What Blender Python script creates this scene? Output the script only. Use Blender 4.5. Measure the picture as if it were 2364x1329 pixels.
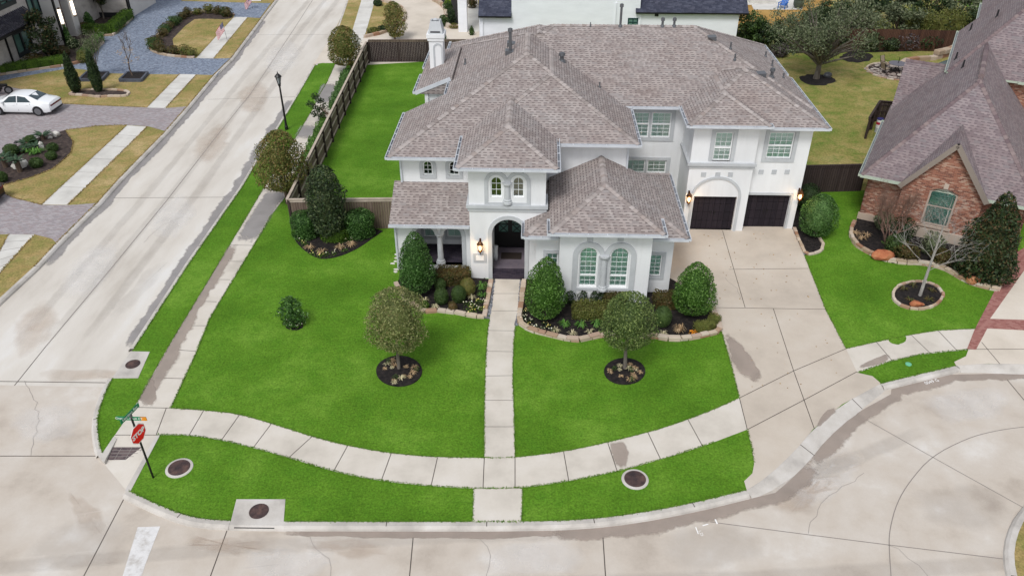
import bpy, math, random
import numpy as np
from mathutils import Vector as V, Matrix
for o in list(bpy.data.objects): bpy.data.objects.remove(o)
sc = bpy.context.scene
col = sc.collection
rad = math.radians

# ------------------------------------------------------------------ camera, sky, sun, exposure
FPX, CX, CY, CAMH = 1838., 1182., 664.5, 22.0          # focal length and centre in pixels of the 2364 px photograph
TILT, YAW = rad(33.4556), rad(1.8979)
cam = bpy.data.cameras.new('camera'); cam.sensor_width = 36; cam.lens = 36 * FPX / 2364; cam.clip_end = 2000
co = bpy.data.objects.new('camera', cam); col.objects.link(co)
co.location = (0, 0, CAMH); co.rotation_euler = (math.pi / 2 - TILT, 0, YAW); sc.camera = co

SUN_EL, SUN_AZ = rad(54), rad(203)                       # azimuth from +Y clockwise
w = bpy.data.worlds.new("World"); sc.world = w; w.use_nodes = True
nt = w.node_tree; bg = nt.nodes['Background']
sky = nt.nodes.new('ShaderNodeTexSky'); sky.sky_type = 'NISHITA'; sky.sun_disc = False
sky.sun_elevation = SUN_EL; sky.sun_rotation = SUN_AZ; sky.air_density = 1.0; sky.dust_density = 1.5; sky.ozone_density = 1.0
hs = nt.nodes.new('ShaderNodeHueSaturation'); hs.inputs['Saturation'].default_value = 0.30
nt.links.new(sky.outputs[0], hs.inputs['Color']); nt.links.new(hs.outputs[0], bg.inputs['Color'])
bg.inputs['Strength'].default_value = 0.135
sun = bpy.data.lights.new('sun', 'SUN'); sun.energy = 1.5; sun.angle = rad(18); sun.color = (1.0, .985, .965)
so = bpy.data.objects.new('sun', sun); col.objects.link(so)
so.rotation_euler = V((-math.sin(SUN_AZ) * math.cos(SUN_EL), -math.cos(SUN_AZ) * math.cos(SUN_EL), -math.sin(SUN_EL))).to_track_quat('-Z', 'Y').to_euler()
sc.view_settings.view_transform = 'Standard'; sc.view_settings.look = 'None'; sc.view_settings.gamma = 1
sc.view_settings.use_curve_mapping = False
sc.view_settings.exposure = 0.38

# ------------------------------------------------------------------ survey helpers: sight lines of the photograph onto planes of the place
Rv = V((math.cos(YAW), math.sin(YAW), 0)); Wv = V((-math.sin(YAW) * math.cos(TILT), math.cos(YAW) * math.cos(TILT), -math.sin(TILT))); Uv = Rv.cross(Wv)
CAM = V((0, 0, CAMH))
def ray(u, v): return Wv * FPX + Rv * (u - CX) - Uv * (v - CY)
def G(u, v, z=0.):
    d = ray(u, v); return CAM + d * ((z - CAMH) / d.z)
def PY(u, v, y):
    d = ray(u, v); return CAM + d * (y / d.y)
def PX(u, v, x):
    d = ray(u, v); return CAM + d * (x / d.x)
def g2(pts, z=0.): return [tuple(G(u, v, z)[:2]) for u, v in pts]

# ------------------------------------------------------------------ objects
def kids(o): return [c for c in bpy.data.objects if c.parent == o]
def root_loc(o):
    while o.parent: o = o.parent
    return o.location.copy()
def tag(o, label=None, cat=None, group=None, kind=None):
    if label: o['label'] = label
    if cat: o['category'] = cat
    if group: o['group'] = group
    if kind: o['kind'] = kind
    return o
def thing(name, label, cat, loc=(0, 0, 0), group=None):
    o = bpy.data.objects.new(name, None); col.objects.link(o); o.location = loc; o.empty_display_size = .3
    return tag(o, label, cat, group)
def link_mesh(me, name, parent, loc):
    o = bpy.data.objects.new(name, me); col.objects.link(o)
    if parent: o.parent = parent
    else: o.location = loc
    return o
def copy_tree(o, parent=None):
    c = o.copy(); col.objects.link(c); c.parent = parent
    for k in kids(o): copy_tree(k, c)
    return c

class MB:
    def __init__(s, M=None): s.v = []; s.f = []; s.m = []; s.M = M
    def face(s, pts, mi=0):
        b = len(s.v)
        for p in pts: s.v.append((s.M @ V(p)) if s.M else V(p))
        s.f.append(list(range(b, b + len(pts)))); s.m.append(mi); return s
    def mesh(s, pts, faces, mi=0):
        b = len(s.v)
        for p in pts: s.v.append((s.M @ V(p)) if s.M else V(p))
        for f in faces: s.f.append([b + i for i in f]); s.m.append(mi)
        return s
    def box(s, x0, x1, y0, y1, z0, z1, mi=0):
        p = [(x0, y0, z0), (x1, y0, z0), (x1, y1, z0), (x0, y1, z0), (x0, y0, z1), (x1, y0, z1), (x1, y1, z1), (x0, y1, z1)]
        return s.mesh(p, [(0, 3, 2, 1), (4, 5, 6, 7), (0, 1, 5, 4), (1, 2, 6, 5), (2, 3, 7, 6), (3, 0, 4, 7)], mi)
    def bar(s, a, b, wd, h, mi=0):                       # rectangular bar from a to b, centred
        a = V(a); b = V(b); d = (b - a).normalized(); x = d.cross(V((0, 0, 1)))
        x = x.normalized() if x.length > 1e-4 else V((1, 0, 0)); z = x.cross(d)
        x = x * wd / 2; z = z * h / 2
        p = [a - x - z, a + x - z, a + x + z, a - x + z, b - x - z, b + x - z, b + x + z, b - x + z]
        return s.mesh(p, [(0, 1, 2, 3), (7, 6, 5, 4), (0, 4, 5, 1), (1, 5, 6, 2), (2, 6, 7, 3), (3, 7, 4, 0)], mi)
    def prism(s, poly, z0, z1, mi=0, ms=None, bottom=False):
        n = len(poly)
        ar = sum(poly[i][0] * poly[(i + 1) % n][1] - poly[(i + 1) % n][0] * poly[i][1] for i in range(n))
        if ar < 0: poly = poly[::-1]
        s.face([(x, y, z1) for x, y in poly], mi)
        if bottom: s.face([(x, y, z0) for x, y in poly[::-1]], mi)
        for i in range(n):
            a = poly[i]; b = poly[(i + 1) % n]
            s.face([(a[0], a[1], z0), (b[0], b[1], z0), (b[0], b[1], z1), (a[0], a[1], z1)], mi if ms is None else ms)
        return s
    def tube(s, pts, rads, n=6, mi=0, cap=True):
        pts = [V(p) for p in pts]
        if not hasattr(rads, '__len__'): rads = [rads] * len(pts)
        vs = []; prev = None
        for i, p in enumerate(pts):
            d = (pts[min(i + 1, len(pts) - 1)] - pts[max(i - 1, 0)]).normalized()
            if prev is None:
                x = d.cross(V((0, 1, 0.3))); x = x.normalized() if x.length > 1e-3 else V((1, 0, 0))
            else: x = (prev - d * prev.dot(d)).normalized()
            prev = x; y = d.cross(x)
            for k in range(n):
                a = 2 * math.pi * k / n; vs.append(p + (x * math.cos(a) + y * math.sin(a)) * rads[i])
        fs = []
        for i in range(len(pts) - 1):
            for k in range(n):
                k2 = (k + 1) % n; fs.append((i * n + k, i * n + k2, (i + 1) * n + k2, (i + 1) * n + k))
        if cap: fs.append(tuple(range(n))[::-1]); fs.append(tuple((len(pts) - 1) * n + k for k in range(n)))
        return s.mesh(vs, fs, mi)
    def lathe(s, prof, cx=0, cy=0, n=14, mi=0, sx=1, sy=1):
        vs = [(cx + r * math.cos(2 * math.pi * k / n) * sx, cy + r * math.sin(2 * math.pi * k / n) * sy, z) for r, z in prof for k in range(n)]
        fs = []
        for i in range(len(prof) - 1):
            for k in range(n):
                k2 = (k + 1) % n; fs.append((i * n + k, i * n + k2, (i + 1) * n + k2, (i + 1) * n + k))
        fs.append(tuple(range(n))[::-1]); fs.append(tuple((len(prof) - 1) * n + k for k in range(n)))
        return s.mesh(vs, fs, mi)
    def rock(s, c, r, seed, n=3, mi=0):
        rn = random.Random(seed); bm = __import__('bmesh').new(); __import__('bmesh').ops.create_icosphere(bm, subdivisions=2, radius=1)
        ph = [V((rn.gauss(0, 1), rn.gauss(0, 1), rn.gauss(0, 1))).normalized() for _ in range(9)]; of = [rn.uniform(.55, .95) for _ in ph]
        vs = []
        for v in bm.verts:
            k = 1.
            for q, f in zip(ph, of):
                dd = v.co.dot(q)
                if dd > f: k = min(k, f / dd)
            vs.append((c[0] + v.co.x * r[0] * k, c[1] + v.co.y * r[1] * k, c[2] + v.co.z * r[2] * k))
        fs = [[v.index for v in f.verts] for f in bm.faces]; bm.free()
        return s.mesh(vs, fs, mi)
    def build(s, name, mats, parent=None, smooth=False, label=None, cat=None, group=None, kind=None):
        if not isinstance(mats, (list, tuple)): mats = [mats]
        xs = np.array([tuple(v) for v in s.v], dtype=np.float64)
        if parent: off = np.array(root_loc(parent))
        else: off = np.array([(xs[:, 0].min() + xs[:, 0].max()) / 2, (xs[:, 1].min() + xs[:, 1].max()) / 2, xs[:, 2].min()])
        me = bpy.data.meshes.new(name)
        me.from_pydata((xs - off).tolist(), [], s.f); 
        for m in mats: me.materials.append(m)
        me.polygons.foreach_set('material_index', s.m)
        if smooth: me.polygons.foreach_set('use_smooth', [True] * len(s.f))
        uv = me.uv_layers.new(name='metres'); arr = []
        Z = V((0, 0, 1))
        for p in me.polygons:
            n = p.normal; h = Z.cross(n)
            h = h.normalized() if h.length > .02 else V((1, 0, 0)); t = n.cross(h)
            for li in p.vertices:
                q = s.v[li]; arr += (q.dot(h), q.dot(t))
        uv.data.foreach_set('uv', arr); me.update()
        o = link_mesh(me, name, parent, off)
        return tag(o, label, cat, group, kind)

def quads_obj(name, verts, mats, parent=None, mi=None, core=None, **kw):      # many separate 4-point leaves as one mesh
    verts = np.asarray(verts, dtype=np.float64); n = len(verts) // 4
    if core is not None:
        cv, cf = core; allv = np.vstack([verts, cv])
    else: allv = verts; cf = []
    off = np.array(root_loc(parent)) if parent else np.array([allv[:, 0].mean(), allv[:, 1].mean(), allv[:, 2].min()])
    me = bpy.data.meshes.new(name); me.vertices.add(len(allv)); me.vertices.foreach_set('co', (allv - off).ravel())
    li = list(range(4 * n)); tot = [4] * n
    for f in cf: li += [4 * n + i for i in f]; tot.append(len(f))
    me.loops.add(len(li)); me.loops.foreach_set('vertex_index', li)
    me.polygons.add(len(tot)); st = np.concatenate([[0], np.cumsum(tot)[:-1]])
    me.polygons.foreach_set('loop_start', st.astype(np.int32)); me.polygons.foreach_set('loop_total', np.array(tot, dtype=np.int32))
    if not isinstance(mats, (list, tuple)): mats = [mats]
    for m in mats: me.materials.append(m)
    if mi is not None: me.polygons.foreach_set('material_index', list(mi) + [0] * len(cf))
    me.update(calc_edges=True)
    o = link_mesh(me, name, parent, off)
    return tag(o, kw.get('label'), kw.get('cat'), kw.get('group'), kw.get('kind'))

# ------------------------------------------------------------------ materials
def lin(c): c /= 255.; return c / 12.92 if c <= .04045 else ((c + .055) / 1.055) ** 2.4
def C(r, g, b, k=1.): return (lin(r) * k, lin(g) * k, lin(b) * k, 1)
class NT:
    def __init__(s, name):
        s.m = bpy.data.materials.new(name); s.m.use_nodes = True; s.t = s.m.node_tree; s.b = s.t.nodes['Principled BSDF']
        s.out = s.t.nodes['Material Output']
    def n(s, kind, **kw):
        x = s.t.nodes.new('ShaderNode' + kind)
        for k, v in kw.items(): setattr(x, k, v)
        return x
    def l(s, a, b): s.t.links.new(a, b)
    def val(s, inp, v):
        if hasattr(v, 'is_output'): s.l(v, inp)
        else: inp.default_value = v
    def math(s, op, a, b=0., c=0.):
        x = s.n('Math', operation=op); s.val(x.inputs[0], a); s.val(x.inputs[1], b); s.val(x.inputs[2], c); return x.outputs[0]
    def pos(s): return s.n('NewGeometry').outputs['Position']
    def noise(s, vec, scale, detail=4, rough=.55, stretch=None):
        if stretch:
            mp = s.n('Mapping'); mp.inputs['Scale'].default_value = stretch; s.l(vec, mp.inputs['Vector']); vec = mp.outputs[0]
        x = s.n('TexNoise'); s.l(vec, x.inputs['Vector']); x.inputs['Scale'].default_value = scale
        x.inputs['Detail'].default_value = detail; x.inputs['Roughness'].default_value = rough; return x.outputs['Fac']
    def ramp(s, fac, cols, lo=.32, hi=.68, const=False):
        r = s.n('ValToRGB'); e = r.color_ramp.elements
        if const: r.color_ramp.interpolation = 'CONSTANT'
        n = len(cols)
        for i, c in enumerate(cols):
            p = lo + (hi - lo) * i / max(1, (n if const else n - 1))
            if i < 2: e[i].position = p; e[i].color = c
            else: q = e.new(p); q.color = c
        s.l(fac, r.inputs[0]); return r.outputs[0]
    def mix(s, fac, a, b, mode='MIX'):
        x = s.n('Mix', data_type='RGBA', blend_type=mode); s.val(x.inputs['Factor'], fac); s.val(x.inputs['A'], a); s.val(x.inputs['B'], b); return x.outputs['Result']
    def fine(s, colr, vec, scale, amt):                 # fine grain of the surface itself
        f = s.noise(vec, scale, 3, .7); v = s.math('MULTIPLY_ADD', f, 2 * amt * 1.6, 1 - amt * 1.6)
        return s.mix(1., colr, s.comb(v), 'MULTIPLY')
    def comb(s, v):
        x = s.n('CombineXYZ'); s.l(v, x.inputs[0]); s.l(v, x.inputs[1]); s.l(v, x.inputs[2]); return x.outputs[0]
    def done(s, colr, rough=.85, bump=None, bstr=.3, bdist=.02, spec=.35):
        s.val(s.b.inputs['Base Color'], colr); s.val(s.b.inputs['Roughness'], rough); s.b.inputs['Specular IOR Level'].default_value = spec
        if bump is not None:
            x = s.n('Bump'); x.inputs['Strength'].default_value = bstr; x.inputs['Distance'].default_value = bdist
            s.l(bump, x.inputs['Height']); s.l(x.outputs[0], s.b.inputs['Normal'])
        return s.m
    def cells(s, w, h, shift=None):                     # random value per tab / brick / plank, and position inside it
        uv = s.n('UVMap').outputs[0]; sx = s.n('SeparateXYZ'); s.l(uv, sx.inputs[0])
        vv = s.math('DIVIDE', sx.outputs[1], h); row = s.math('FLOOR', vv); vf = s.math('FRACT', vv)
        uu = s.math('DIVIDE', sx.outputs[0], w)
        if shift == 'half': uu = s.math('ADD', uu, s.math('MULTIPLY', row, .5))
        elif shift == 'rand':
            wn0 = s.n('TexWhiteNoise', noise_dimensions='1D'); s.l(row, wn0.inputs['W']); uu = s.math('ADD', uu, wn0.outputs['Value'])
        c = s.math('FLOOR', uu); uf = s.math('FRACT', uu)
        cb = s.n('CombineXYZ'); s.l(c, cb.inputs[0]); s.l(row, cb.inputs[1])
        wn = s.n('TexWhiteNoise', noise_dimensions='2D'); s.l(cb.outputs[0], wn.inputs['Vector'])
        return wn.outputs['Value'], uf, vf, wn.outputs['Color'], uv

def m_noise(name, cols, scale=1., rough=.85, fs=60, fa=.12, stretch=None, bstr=0., lo=.32, hi=.68, detail=4, spec=.35):
    t = NT(name); p = t.pos(); c = t.ramp(t.noise(p, scale, detail, .6, stretch), cols, lo, hi)
    if fa: c = t.fine(c, p, fs, fa)
    return t.done(c, rough, t.noise(p, fs, 3, .6) if bstr else None, bstr, .01, spec)
def m_flat(name, c, rough=.5, metal=0., spec=.4, emit=0.):
    t = NT(name); t.b.inputs['Metallic'].default_value = metal
    if emit: t.b.inputs['Emission Color'].default_value = c; t.b.inputs['Emission Strength'].default_value = emit
    return t.done(c, rough, spec=spec)
def m_shingle(name, cols, dash, w=.30, h=.16, dashw=.50, ds=.72):
    t = NT(name); r, uf, vf, cc, uv = t.cells(w, h, 'rand'); p = t.pos()
    c = t.ramp(r, cols, 0, 1)
    big2 = t.noise(p, 1.4, 4, .65, (1, 1, .35)); c = t.mix(t.ramp(big2, [(0, 0, 0, 1), (.45, .45, .45, 1)], .52, .78), c, t.mix(1., c, C(206, 198, 194), 'MULTIPLY')); big = t.noise(p, .4, 3, .6); c = t.mix(t.math('MULTIPLY_ADD', big, 1.6, -.5), c, t.mix(1., c, C(236, 226, 222), 'MULTIPLY'))
    jit = t.math('MULTIPLY_ADD', r, .35, dashw - .15)
    dm = t.math('MULTIPLY', t.math('LESS_THAN', vf, .36), t.math('LESS_THAN', uf, jit))
    dm = t.math('MULTIPLY', dm, t.math('LESS_THAN', r, .93))
    c = t.mix(t.math('MULTIPLY', dm, ds), c, dash)  # dark dashes paint the shadow beneath the laminated tabs into the colour
    ln = t.math('LESS_THAN', vf, .1); c = t.mix(t.math('MULTIPLY', ln, .35), c, dash)
    c = t.fine(c, p, 45, .10)
    return t.done(c, .92, t.math('ADD', t.math('MULTIPLY', vf, -.7), t.math('MULTIPLY', dm, -.6)), .5, .012, .2)
def m_brick(name, cols, mortar, w=.21, h=.075, mw=.12, shift='half', rough=.9, bstr=.4):
    t = NT(name); r, uf, vf, cc, uv = t.cells(w, h, shift); p = t.pos()
    c = t.ramp(r, cols, 0, 1, True); c = t.fine(c, p, 40, .12)
    mk = t.math('MAXIMUM', t.math('LESS_THAN', vf, mw), t.math('LESS_THAN', uf, mw * h / w))
    c = t.mix(t.math('MULTIPLY', mk, .7), c, mortar)
    big = t.noise(p, .8, 3); c = t.mix(t.math('MULTIPLY', big, .35), c, t.mix(1., c, C(205, 200, 196), 'MULTIPLY'))
    return t.done(c, rough, t.math('MULTIPLY', mk, -1.), bstr, .008, .25)
def m_plank(name, cols, w=.14, gap=C(20, 16, 14)):
    t = NT(name); r, uf, vf, cc, uv = t.cells(w, 50., None); p = t.pos()
    c = t.ramp(r, cols, 0, 1)
    st = t.noise(p, 3, 4, .6, (9, 9, .7)); c = t.mix(t.math('MULTIPLY_ADD', st, 1.3, -.2), c, t.mix(1., c, C(170, 158, 150), 'MULTIPLY'))
    gp = t.math('LESS_THAN', uf, .09); c = t.mix(gp, c, gap); c = t.fine(c, p, 30, .1)
    return t.done(c, .9, t.math('MULTIPLY', gp, -1.), .4, .01, .2)
def m_leaf(name, cols, trans=.25, rough=.55, big=.5):
    t = NT(name); g = t.n('NewGeometry'); r = g.outputs['Random Per Island']
    c = t.ramp(r, cols, 0, 1)
    nz = t.noise(g.outputs['Position'], 1.6, 2); v = t.math('MULTIPLY_ADD', nz, big * 2, 1 - big)
    c = t.mix(1., c, t.comb(v), 'MULTIPLY')
    t.val(t.b.inputs['Base Color'], c); t.b.inputs['Roughness'].default_value = rough; t.b.inputs['Specular IOR Level'].default_value = .3
    tr = t.n('BsdfTranslucent'); t.l(c, tr.inputs['Color']); ms = t.n('MixShader'); ms.inputs[0].default_value = trans
    t.l(t.b.outputs[0], ms.inputs[1]); t.l(tr.outputs[0], ms.inputs[2]); t.l(ms.outputs[0], t.out.inputs['Surface'])
    return t.m
def m_grass(name, base, patch, fs=22, amt=.22, lo=.35, hi=.65, ps=.25):
    t = NT(name); p = t.pos()
    c = t.ramp(t.noise(p, ps, 5, .65), base, lo, hi)
    if patch: c = t.mix(t.ramp(t.noise(p, 1.1, 4, .7), [(0, 0, 0, 1), (1, 1, 1, 1)], .45, .75), c, patch)
    c = t.fine(c, p, 5.5, amt * .45); c = t.fine(c, p, fs, amt)
    return t.done(c, .95, t.noise(p, fs * 1.4, 4, .7), .75, .05, .12)
def m_glass(name, tint, dark):
    t = NT(name); tr = t.n('BsdfTransparent'); tr.inputs[0].default_value = tint; gl = t.n('BsdfGlossy'); gl.inputs['Roughness'].default_value = .03
    fr = t.n('Fresnel'); fr.inputs[0].default_value = 1.5; ms = t.n('MixShader')
    t.l(t.math('MULTIPLY_ADD', fr.outputs[0], 1.2, .05), ms.inputs[0]); t.l(tr.outputs[0], ms.inputs[1]); t.l(gl.outputs[0], ms.inputs[2]); t.l(ms.outputs[0], t.out.inputs['Surface'])
    return t.m

M = {}
K = .78
M['street'] = m_noise('street_concrete', [C(192, 184, 173, .9), C(207, 200, 190, .9), C(215, 209, 200, .9), C(222, 219, 214, .9)], .28, .9, 26, .05, (1.6, .45, 1), 0, .3, .72, 6)
M['court'] = m_noise('court_concrete', [C(181, 169, 156, .87), C(200, 189, 176, .87), C(208, 199, 188, .87), C(222, 217, 210, .87)], .42, .9, 26, .05, (1, 1, 1), 0, .3, .72, 7)
M['kerb'] = m_noise('kerb_concrete', [C(180, 174, 167, .84), C(203, 197, 189, .84), C(214, 209, 203, .84)], .9, .9, 25, .08)
M['walk'] = m_noise('walk_concrete', [C(198, 190, 178, .86), C(214, 206, 194, .86), C(222, 215, 205, .86)], .5, .9, 30, .05)
M['walk_far'] = m_noise('walk_concrete_old', [C(196, 193, 187, .88), C(213, 210, 203, .88), C(222, 220, 215, .88)], .6, .9, 20, .06)
M['drive'] = m_noise('drive_concrete', [C(189, 177, 163, .84), C(205, 193, 178, .84), C(213, 203, 190, .84)], .35, .9, 25, .05, None, 0, .3, .7, 6)
M['cream'] = m_noise('cream_concrete', [C(205, 194, 179, .84), C(220, 209, 194, .84), C(228, 218, 205, .84)], .3, .9, 12, .05)
M['joint'] = m_flat('joint_dark', C(92, 84, 78, K), .95)
M['joint_soft'] = m_flat('joint_soft', C(150, 142, 136, K), .95)
M['wet'] = m_noise('damp_concrete', [C(112, 103, 98, K), C(138, 126, 118, K), C(150, 137, 128, K)], .9, .7, 25, .08)
M['wetgrey'] = m_noise('damp_grey_concrete', [C(120, 118, 122, K), C(142, 139, 141, K), C(152, 148, 148, K)], .9, .7, 25, .06)
M['rustmark'] = m_noise('tan_stain', [C(190, 164, 138, K), C(205, 184, 162, K)], .8, .9, 25, .06)
M['lawn'] = m_grass('lawn_green', [C(74, 112, 26, .98), C(88, 128, 34, .98), C(106, 144, 48, .98)], C(78, 122, 30, .98), 12, .55)
M['dorm'] = m_grass('lawn_dormant', [C(134, 128, 74, .95), C(158, 138, 90, .95), C(178, 156, 112, .98)], C(120, 128, 66, .95), 9, .5)
M['dormdark'] = m_grass('lawn_back', [C(108, 118, 56, 1.03), C(144, 134, 80, 1.03), C(166, 152, 102, 1.03)], C(88, 118, 44, 1.), 8, .5, .36, .66, .16)
M['gold'] = m_grass('lawn_gold', [C(176, 136, 74, K), C(198, 160, 96, K)], None, 14, .15)
M['soil'] = m_grass('soil', [C(104, 104, 60, K), C(128, 118, 72, K)], None)
M['mulch'] = m_noise('mulch', [C(18, 15, 15, K), C(36, 31, 30, K), C(56, 48, 45, K)], 6, .95, 30, .35, None, .8)
M['mulchbrown'] = m_noise('mulch_brown', [C(44, 36, 34, K), C(72, 60, 56, K), C(98, 84, 76, K)], 4, .95, 26, .3, None, .8)
M['shingle'] = m_shingle('roof_shingle', [C(146, 137, 134, .88), C(158, 149, 146, .88), C(174, 166, 162, .88), C(153, 147, 145, .88)], C(90, 80, 78, .85))
M['ridge'] = m_leaf('ridge_tile', [C(138, 128, 124, .9), C(158, 149, 145, .9), C(176, 167, 163, .9), C(150, 137, 131, .9)], 0., .9, .1)
M['shingle2'] = m_shingle('roof_shingle_mauve', [C(128, 116, 119, .86), C(140, 128, 130, .86), C(152, 140, 141, .86), C(134, 127, 129, .86)], C(88, 77, 82, .9), .30, .15, .5, .65)
M['ridge2'] = m_leaf('ridge_tile_mauve', [C(112, 96, 100, K), C(130, 113, 114, K), C(148, 132, 130, K)], 0., .9, .1)
M['slate'] = m_shingle('roof_shingle_slate', [C(62, 66, 82, K), C(76, 80, 96, K), C(92, 96, 112, K)], C(48, 50, 64, K), .3, .16, .5, .5)
t_ = NT('stucco'); p_ = t_.pos(); c_ = t_.ramp(t_.noise(p_, .5, 4, .6, (1, 1, .5)), [C(216, 217, 218, .97), C(224, 225, 226, .97), C(229, 230, 231, .97)])
c_ = t_.mix(t_.math('MULTIPLY', t_.ramp(t_.noise(p_, 1.6, 4, .6, (2.2, 2.2, .16)), [(0, 0, 0, 1), (1, 1, 1, 1)], .5, .85), .3), c_, C(198, 197, 195, .97)); c_ = t_.fine(c_, p_, 38, .04)
M['stucco'] = t_.done(c_, .95, t_.noise(p_, 45, 3, .6), .2, .01)
M['stone'] = m_noise('cast_stone', [C(178, 181, 184, .95), C(192, 195, 197, .95)], 1.5, .85, 40, .04)
M['gutter'] = m_noise('gutter_white', [C(196, 200, 206, .88), C(212, 216, 221, .88)], 2, .45, 30, .03)
M['gutter_in'] = m_noise('gutter_floor', [C(120, 124, 132, K), C(150, 154, 162, K)], 3, .6, 20, .1)
M['gutter_green'] = m_flat('gutter_pale_green', C(196, 208, 190, K), .5)
M['frame'] = m_flat('window_white', C(236, 238, 238, .95), .45)
M['slat'] = m_flat('shutter_green', C(222, 244, 234, 1.1), .6)
M['slat2'] = m_flat('shutter_grey', C(236, 242, 238, 1.1), .6)
M['blind'] = m_noise('blind_gold', [C(120, 96, 52, K), C(160, 138, 92, K)], 2, .8, 10, .05, (1, 1, 6))
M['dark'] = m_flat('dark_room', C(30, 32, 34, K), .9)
M['glass'] = m_glass('window_glass', (.86, .94, .915, 1), None)
M['glass_dark'] = m_flat('dark_glass', C(40, 48, 48, K), .06, 0, .6)
M['glass_teal'] = m_noise('teal_glass', [C(84, 120, 112, K), C(124, 160, 148, K)], .7, .1, 6, .08)
M['garage'] = m_plank('garage_door_black', [C(46, 41, 49, K), C(52, 46, 54, K), C(60, 53, 61, K)], .3, C(14, 12, 15))
M['iron'] = m_flat('iron_black', C(22, 21, 22, K), .45)
M['steel'] = m_flat('vent_steel', C(110, 112, 116, K), .45, .4)
M['ventblack'] = m_flat('vent_black', C(40, 40, 44, K), .6)
M['lamp'] = m_flat('lamp_glow', (1., .62, .25, 1), .4, 0, .3, 5.)
M['lampwhite'] = m_flat('sconce_glow', (1., .86, .68, 1), .4, 0, .3, 3.)
M['amber'] = m_glass('amber_glass', (.95, .75, .5, 1), None)
M['bronze'] = m_flat('lantern_bronze', C(96, 58, 24, K), .4, .5)
M['porch'] = m_brick('porch_brick', [C(58, 52, 66, K), C(68, 60, 72, K), C(52, 46, 58, K)], C(88, 82, 92, K), .24, .12, .1)
M['porchtile'] = m_noise('porch_tile', [C(104, 96, 106, K), C(124, 114, 122, K)], 2, .7, 30, .05)
M['fence'] = m_plank('fence_grey', [C(128, 113, 102, 1.), C(144, 128, 116, 1.), C(114, 99, 89, 1.)])
M['fence_dark'] = m_plank('fence_dark', [C(74, 64, 64, 1.), C(84, 73, 71, 1.), C(66, 55, 54, 1.)])
M['fence_rail'] = m_noise('fence_rail', [C(164, 150, 136, 1.), C(188, 174, 160, 1.)], 2, .9, 20, .1)
M['fence_post'] = m_noise('fence_post', [C(58, 46, 44, K), C(76, 62, 57, K)], 2, .9, 20, .12)
M['brick'] = m_brick('house_brick', [C(160, 104, 84, K), C(178, 120, 98, K), C(190, 142, 120, K), C(146, 96, 80, K), C(172, 114, 94, K), C(200, 166, 146, K), C(128, 86, 74, K)], C(188, 162, 146, K), .2, .068, .16)
M['redbrick'] = m_brick('paver_red', [C(160, 104, 98, K), C(174, 118, 110, K), C(182, 130, 121, K)], C(176, 134, 126, K), .2, .1, .12)
M['paver'] = m_brick('paver_mauve', [C(152, 145, 147, 1.), C(163, 156, 158, 1.), C(157, 145, 146, 1.), C(170, 164, 165, 1.)], C(136, 130, 133, 1.), .22, .11, .14)
M['cobble'] = m_brick('cobble_blue', [C(112, 124, 142, 1.), C(126, 138, 156, 1.), C(142, 152, 168, 1.), C(104, 114, 132, 1.)], C(146, 152, 164, 1.), .16, .14, .14, 'rand')
M['limestone'] = m_leaf('limestone', [C(186, 164, 140, K), C(206, 188, 166, K), C(214, 200, 184, K), C(170, 128, 102, K), C(194, 176, 152, K)], 0., .9, .12)
M['flag'] = m_leaf('flagstone', [C(160, 146, 138, K), C(206, 196, 186, K), C(130, 112, 106, K)], 0., .9, .15)
M['pebble'] = m_leaf('pebbles', [C(88, 92, 102, K), C(132, 136, 146, K), C(176, 178, 184, K), C(60, 62, 72, K)], 0., .8, .1)
M['orange_rock'] = m_noise('orange_rock', [C(150, 84, 56, K), C(186, 114, 78, K), C(196, 150, 110, K)], 2, .9, 14, .15, None, .4)
M['white_rock'] = m_noise('white_rock', [C(196, 186, 172, K), C(226, 222, 214, K), C(236, 232, 226, K)], 2.5, .9, 12, .1, None, .3)
M['rust'] = m_noise('manhole_rust', [C(58, 48, 50, K), C(84, 66, 64, K), C(112, 86, 78, K)], 3, .8, 20, .25, None, .5)
M['bark'] = m_noise('bark_grey', [C(96, 88, 80, K), C(136, 128, 118, K)], 4, .95, 30, .2, (2, 2, .5), .4)
M['bark_brown'] = m_noise('bark_brown', [C(84, 68, 56, K), C(118, 100, 86, K)], 4, .95, 30, .2, (2, 2, .5), .4)
M['bark_pale'] = m_noise('bark_pale', [C(142, 136, 130, K), C(188, 184, 178, K)], 5, .95, 30, .15, (2, 2, .5), .3)
M['bark_red'] = m_noise('bark_reddish', [C(110, 82, 72, K), C(150, 122, 108, K)], 4, .95, 20, .15, (2, 2, .5))
L = 1.35
M['holly'] = m_leaf('leaf_holly', [C(28, 52, 18, L), C(42, 72, 26, L), C(62, 96, 40, L), C(98, 128, 74, L)])
M['holly_lime'] = m_leaf('leaf_holly_light', [C(32, 58, 16, L), C(50, 82, 24, L), C(74, 108, 38, L), C(110, 142, 74, L)])
M['oak'] = m_leaf('leaf_oak', [C(58, 66, 34, L), C(82, 92, 48, L), C(106, 114, 64, L), C(136, 140, 92, L), C(110, 100, 64, L)])
M['oak_green'] = m_leaf('leaf_oak_green', [C(44, 60, 28, L), C(66, 84, 40, L), C(92, 108, 56, L), C(122, 134, 80, L)])
M['oak_rust'] = m_leaf('leaf_oak_rust', [C(56, 66, 28, L), C(84, 92, 40, L), C(104, 102, 54, L), C(114, 90, 56, L), C(76, 98, 40, L)])
M['olive'] = m_leaf('leaf_olive', [C(48, 58, 38, L), C(72, 82, 56, L), C(98, 106, 78, L), C(120, 124, 98, L)])
M['dkgreen'] = m_leaf('leaf_dark', [C(18, 30, 14, L), C(30, 46, 22, L), C(44, 62, 30, L), C(60, 76, 42, L)])
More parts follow.
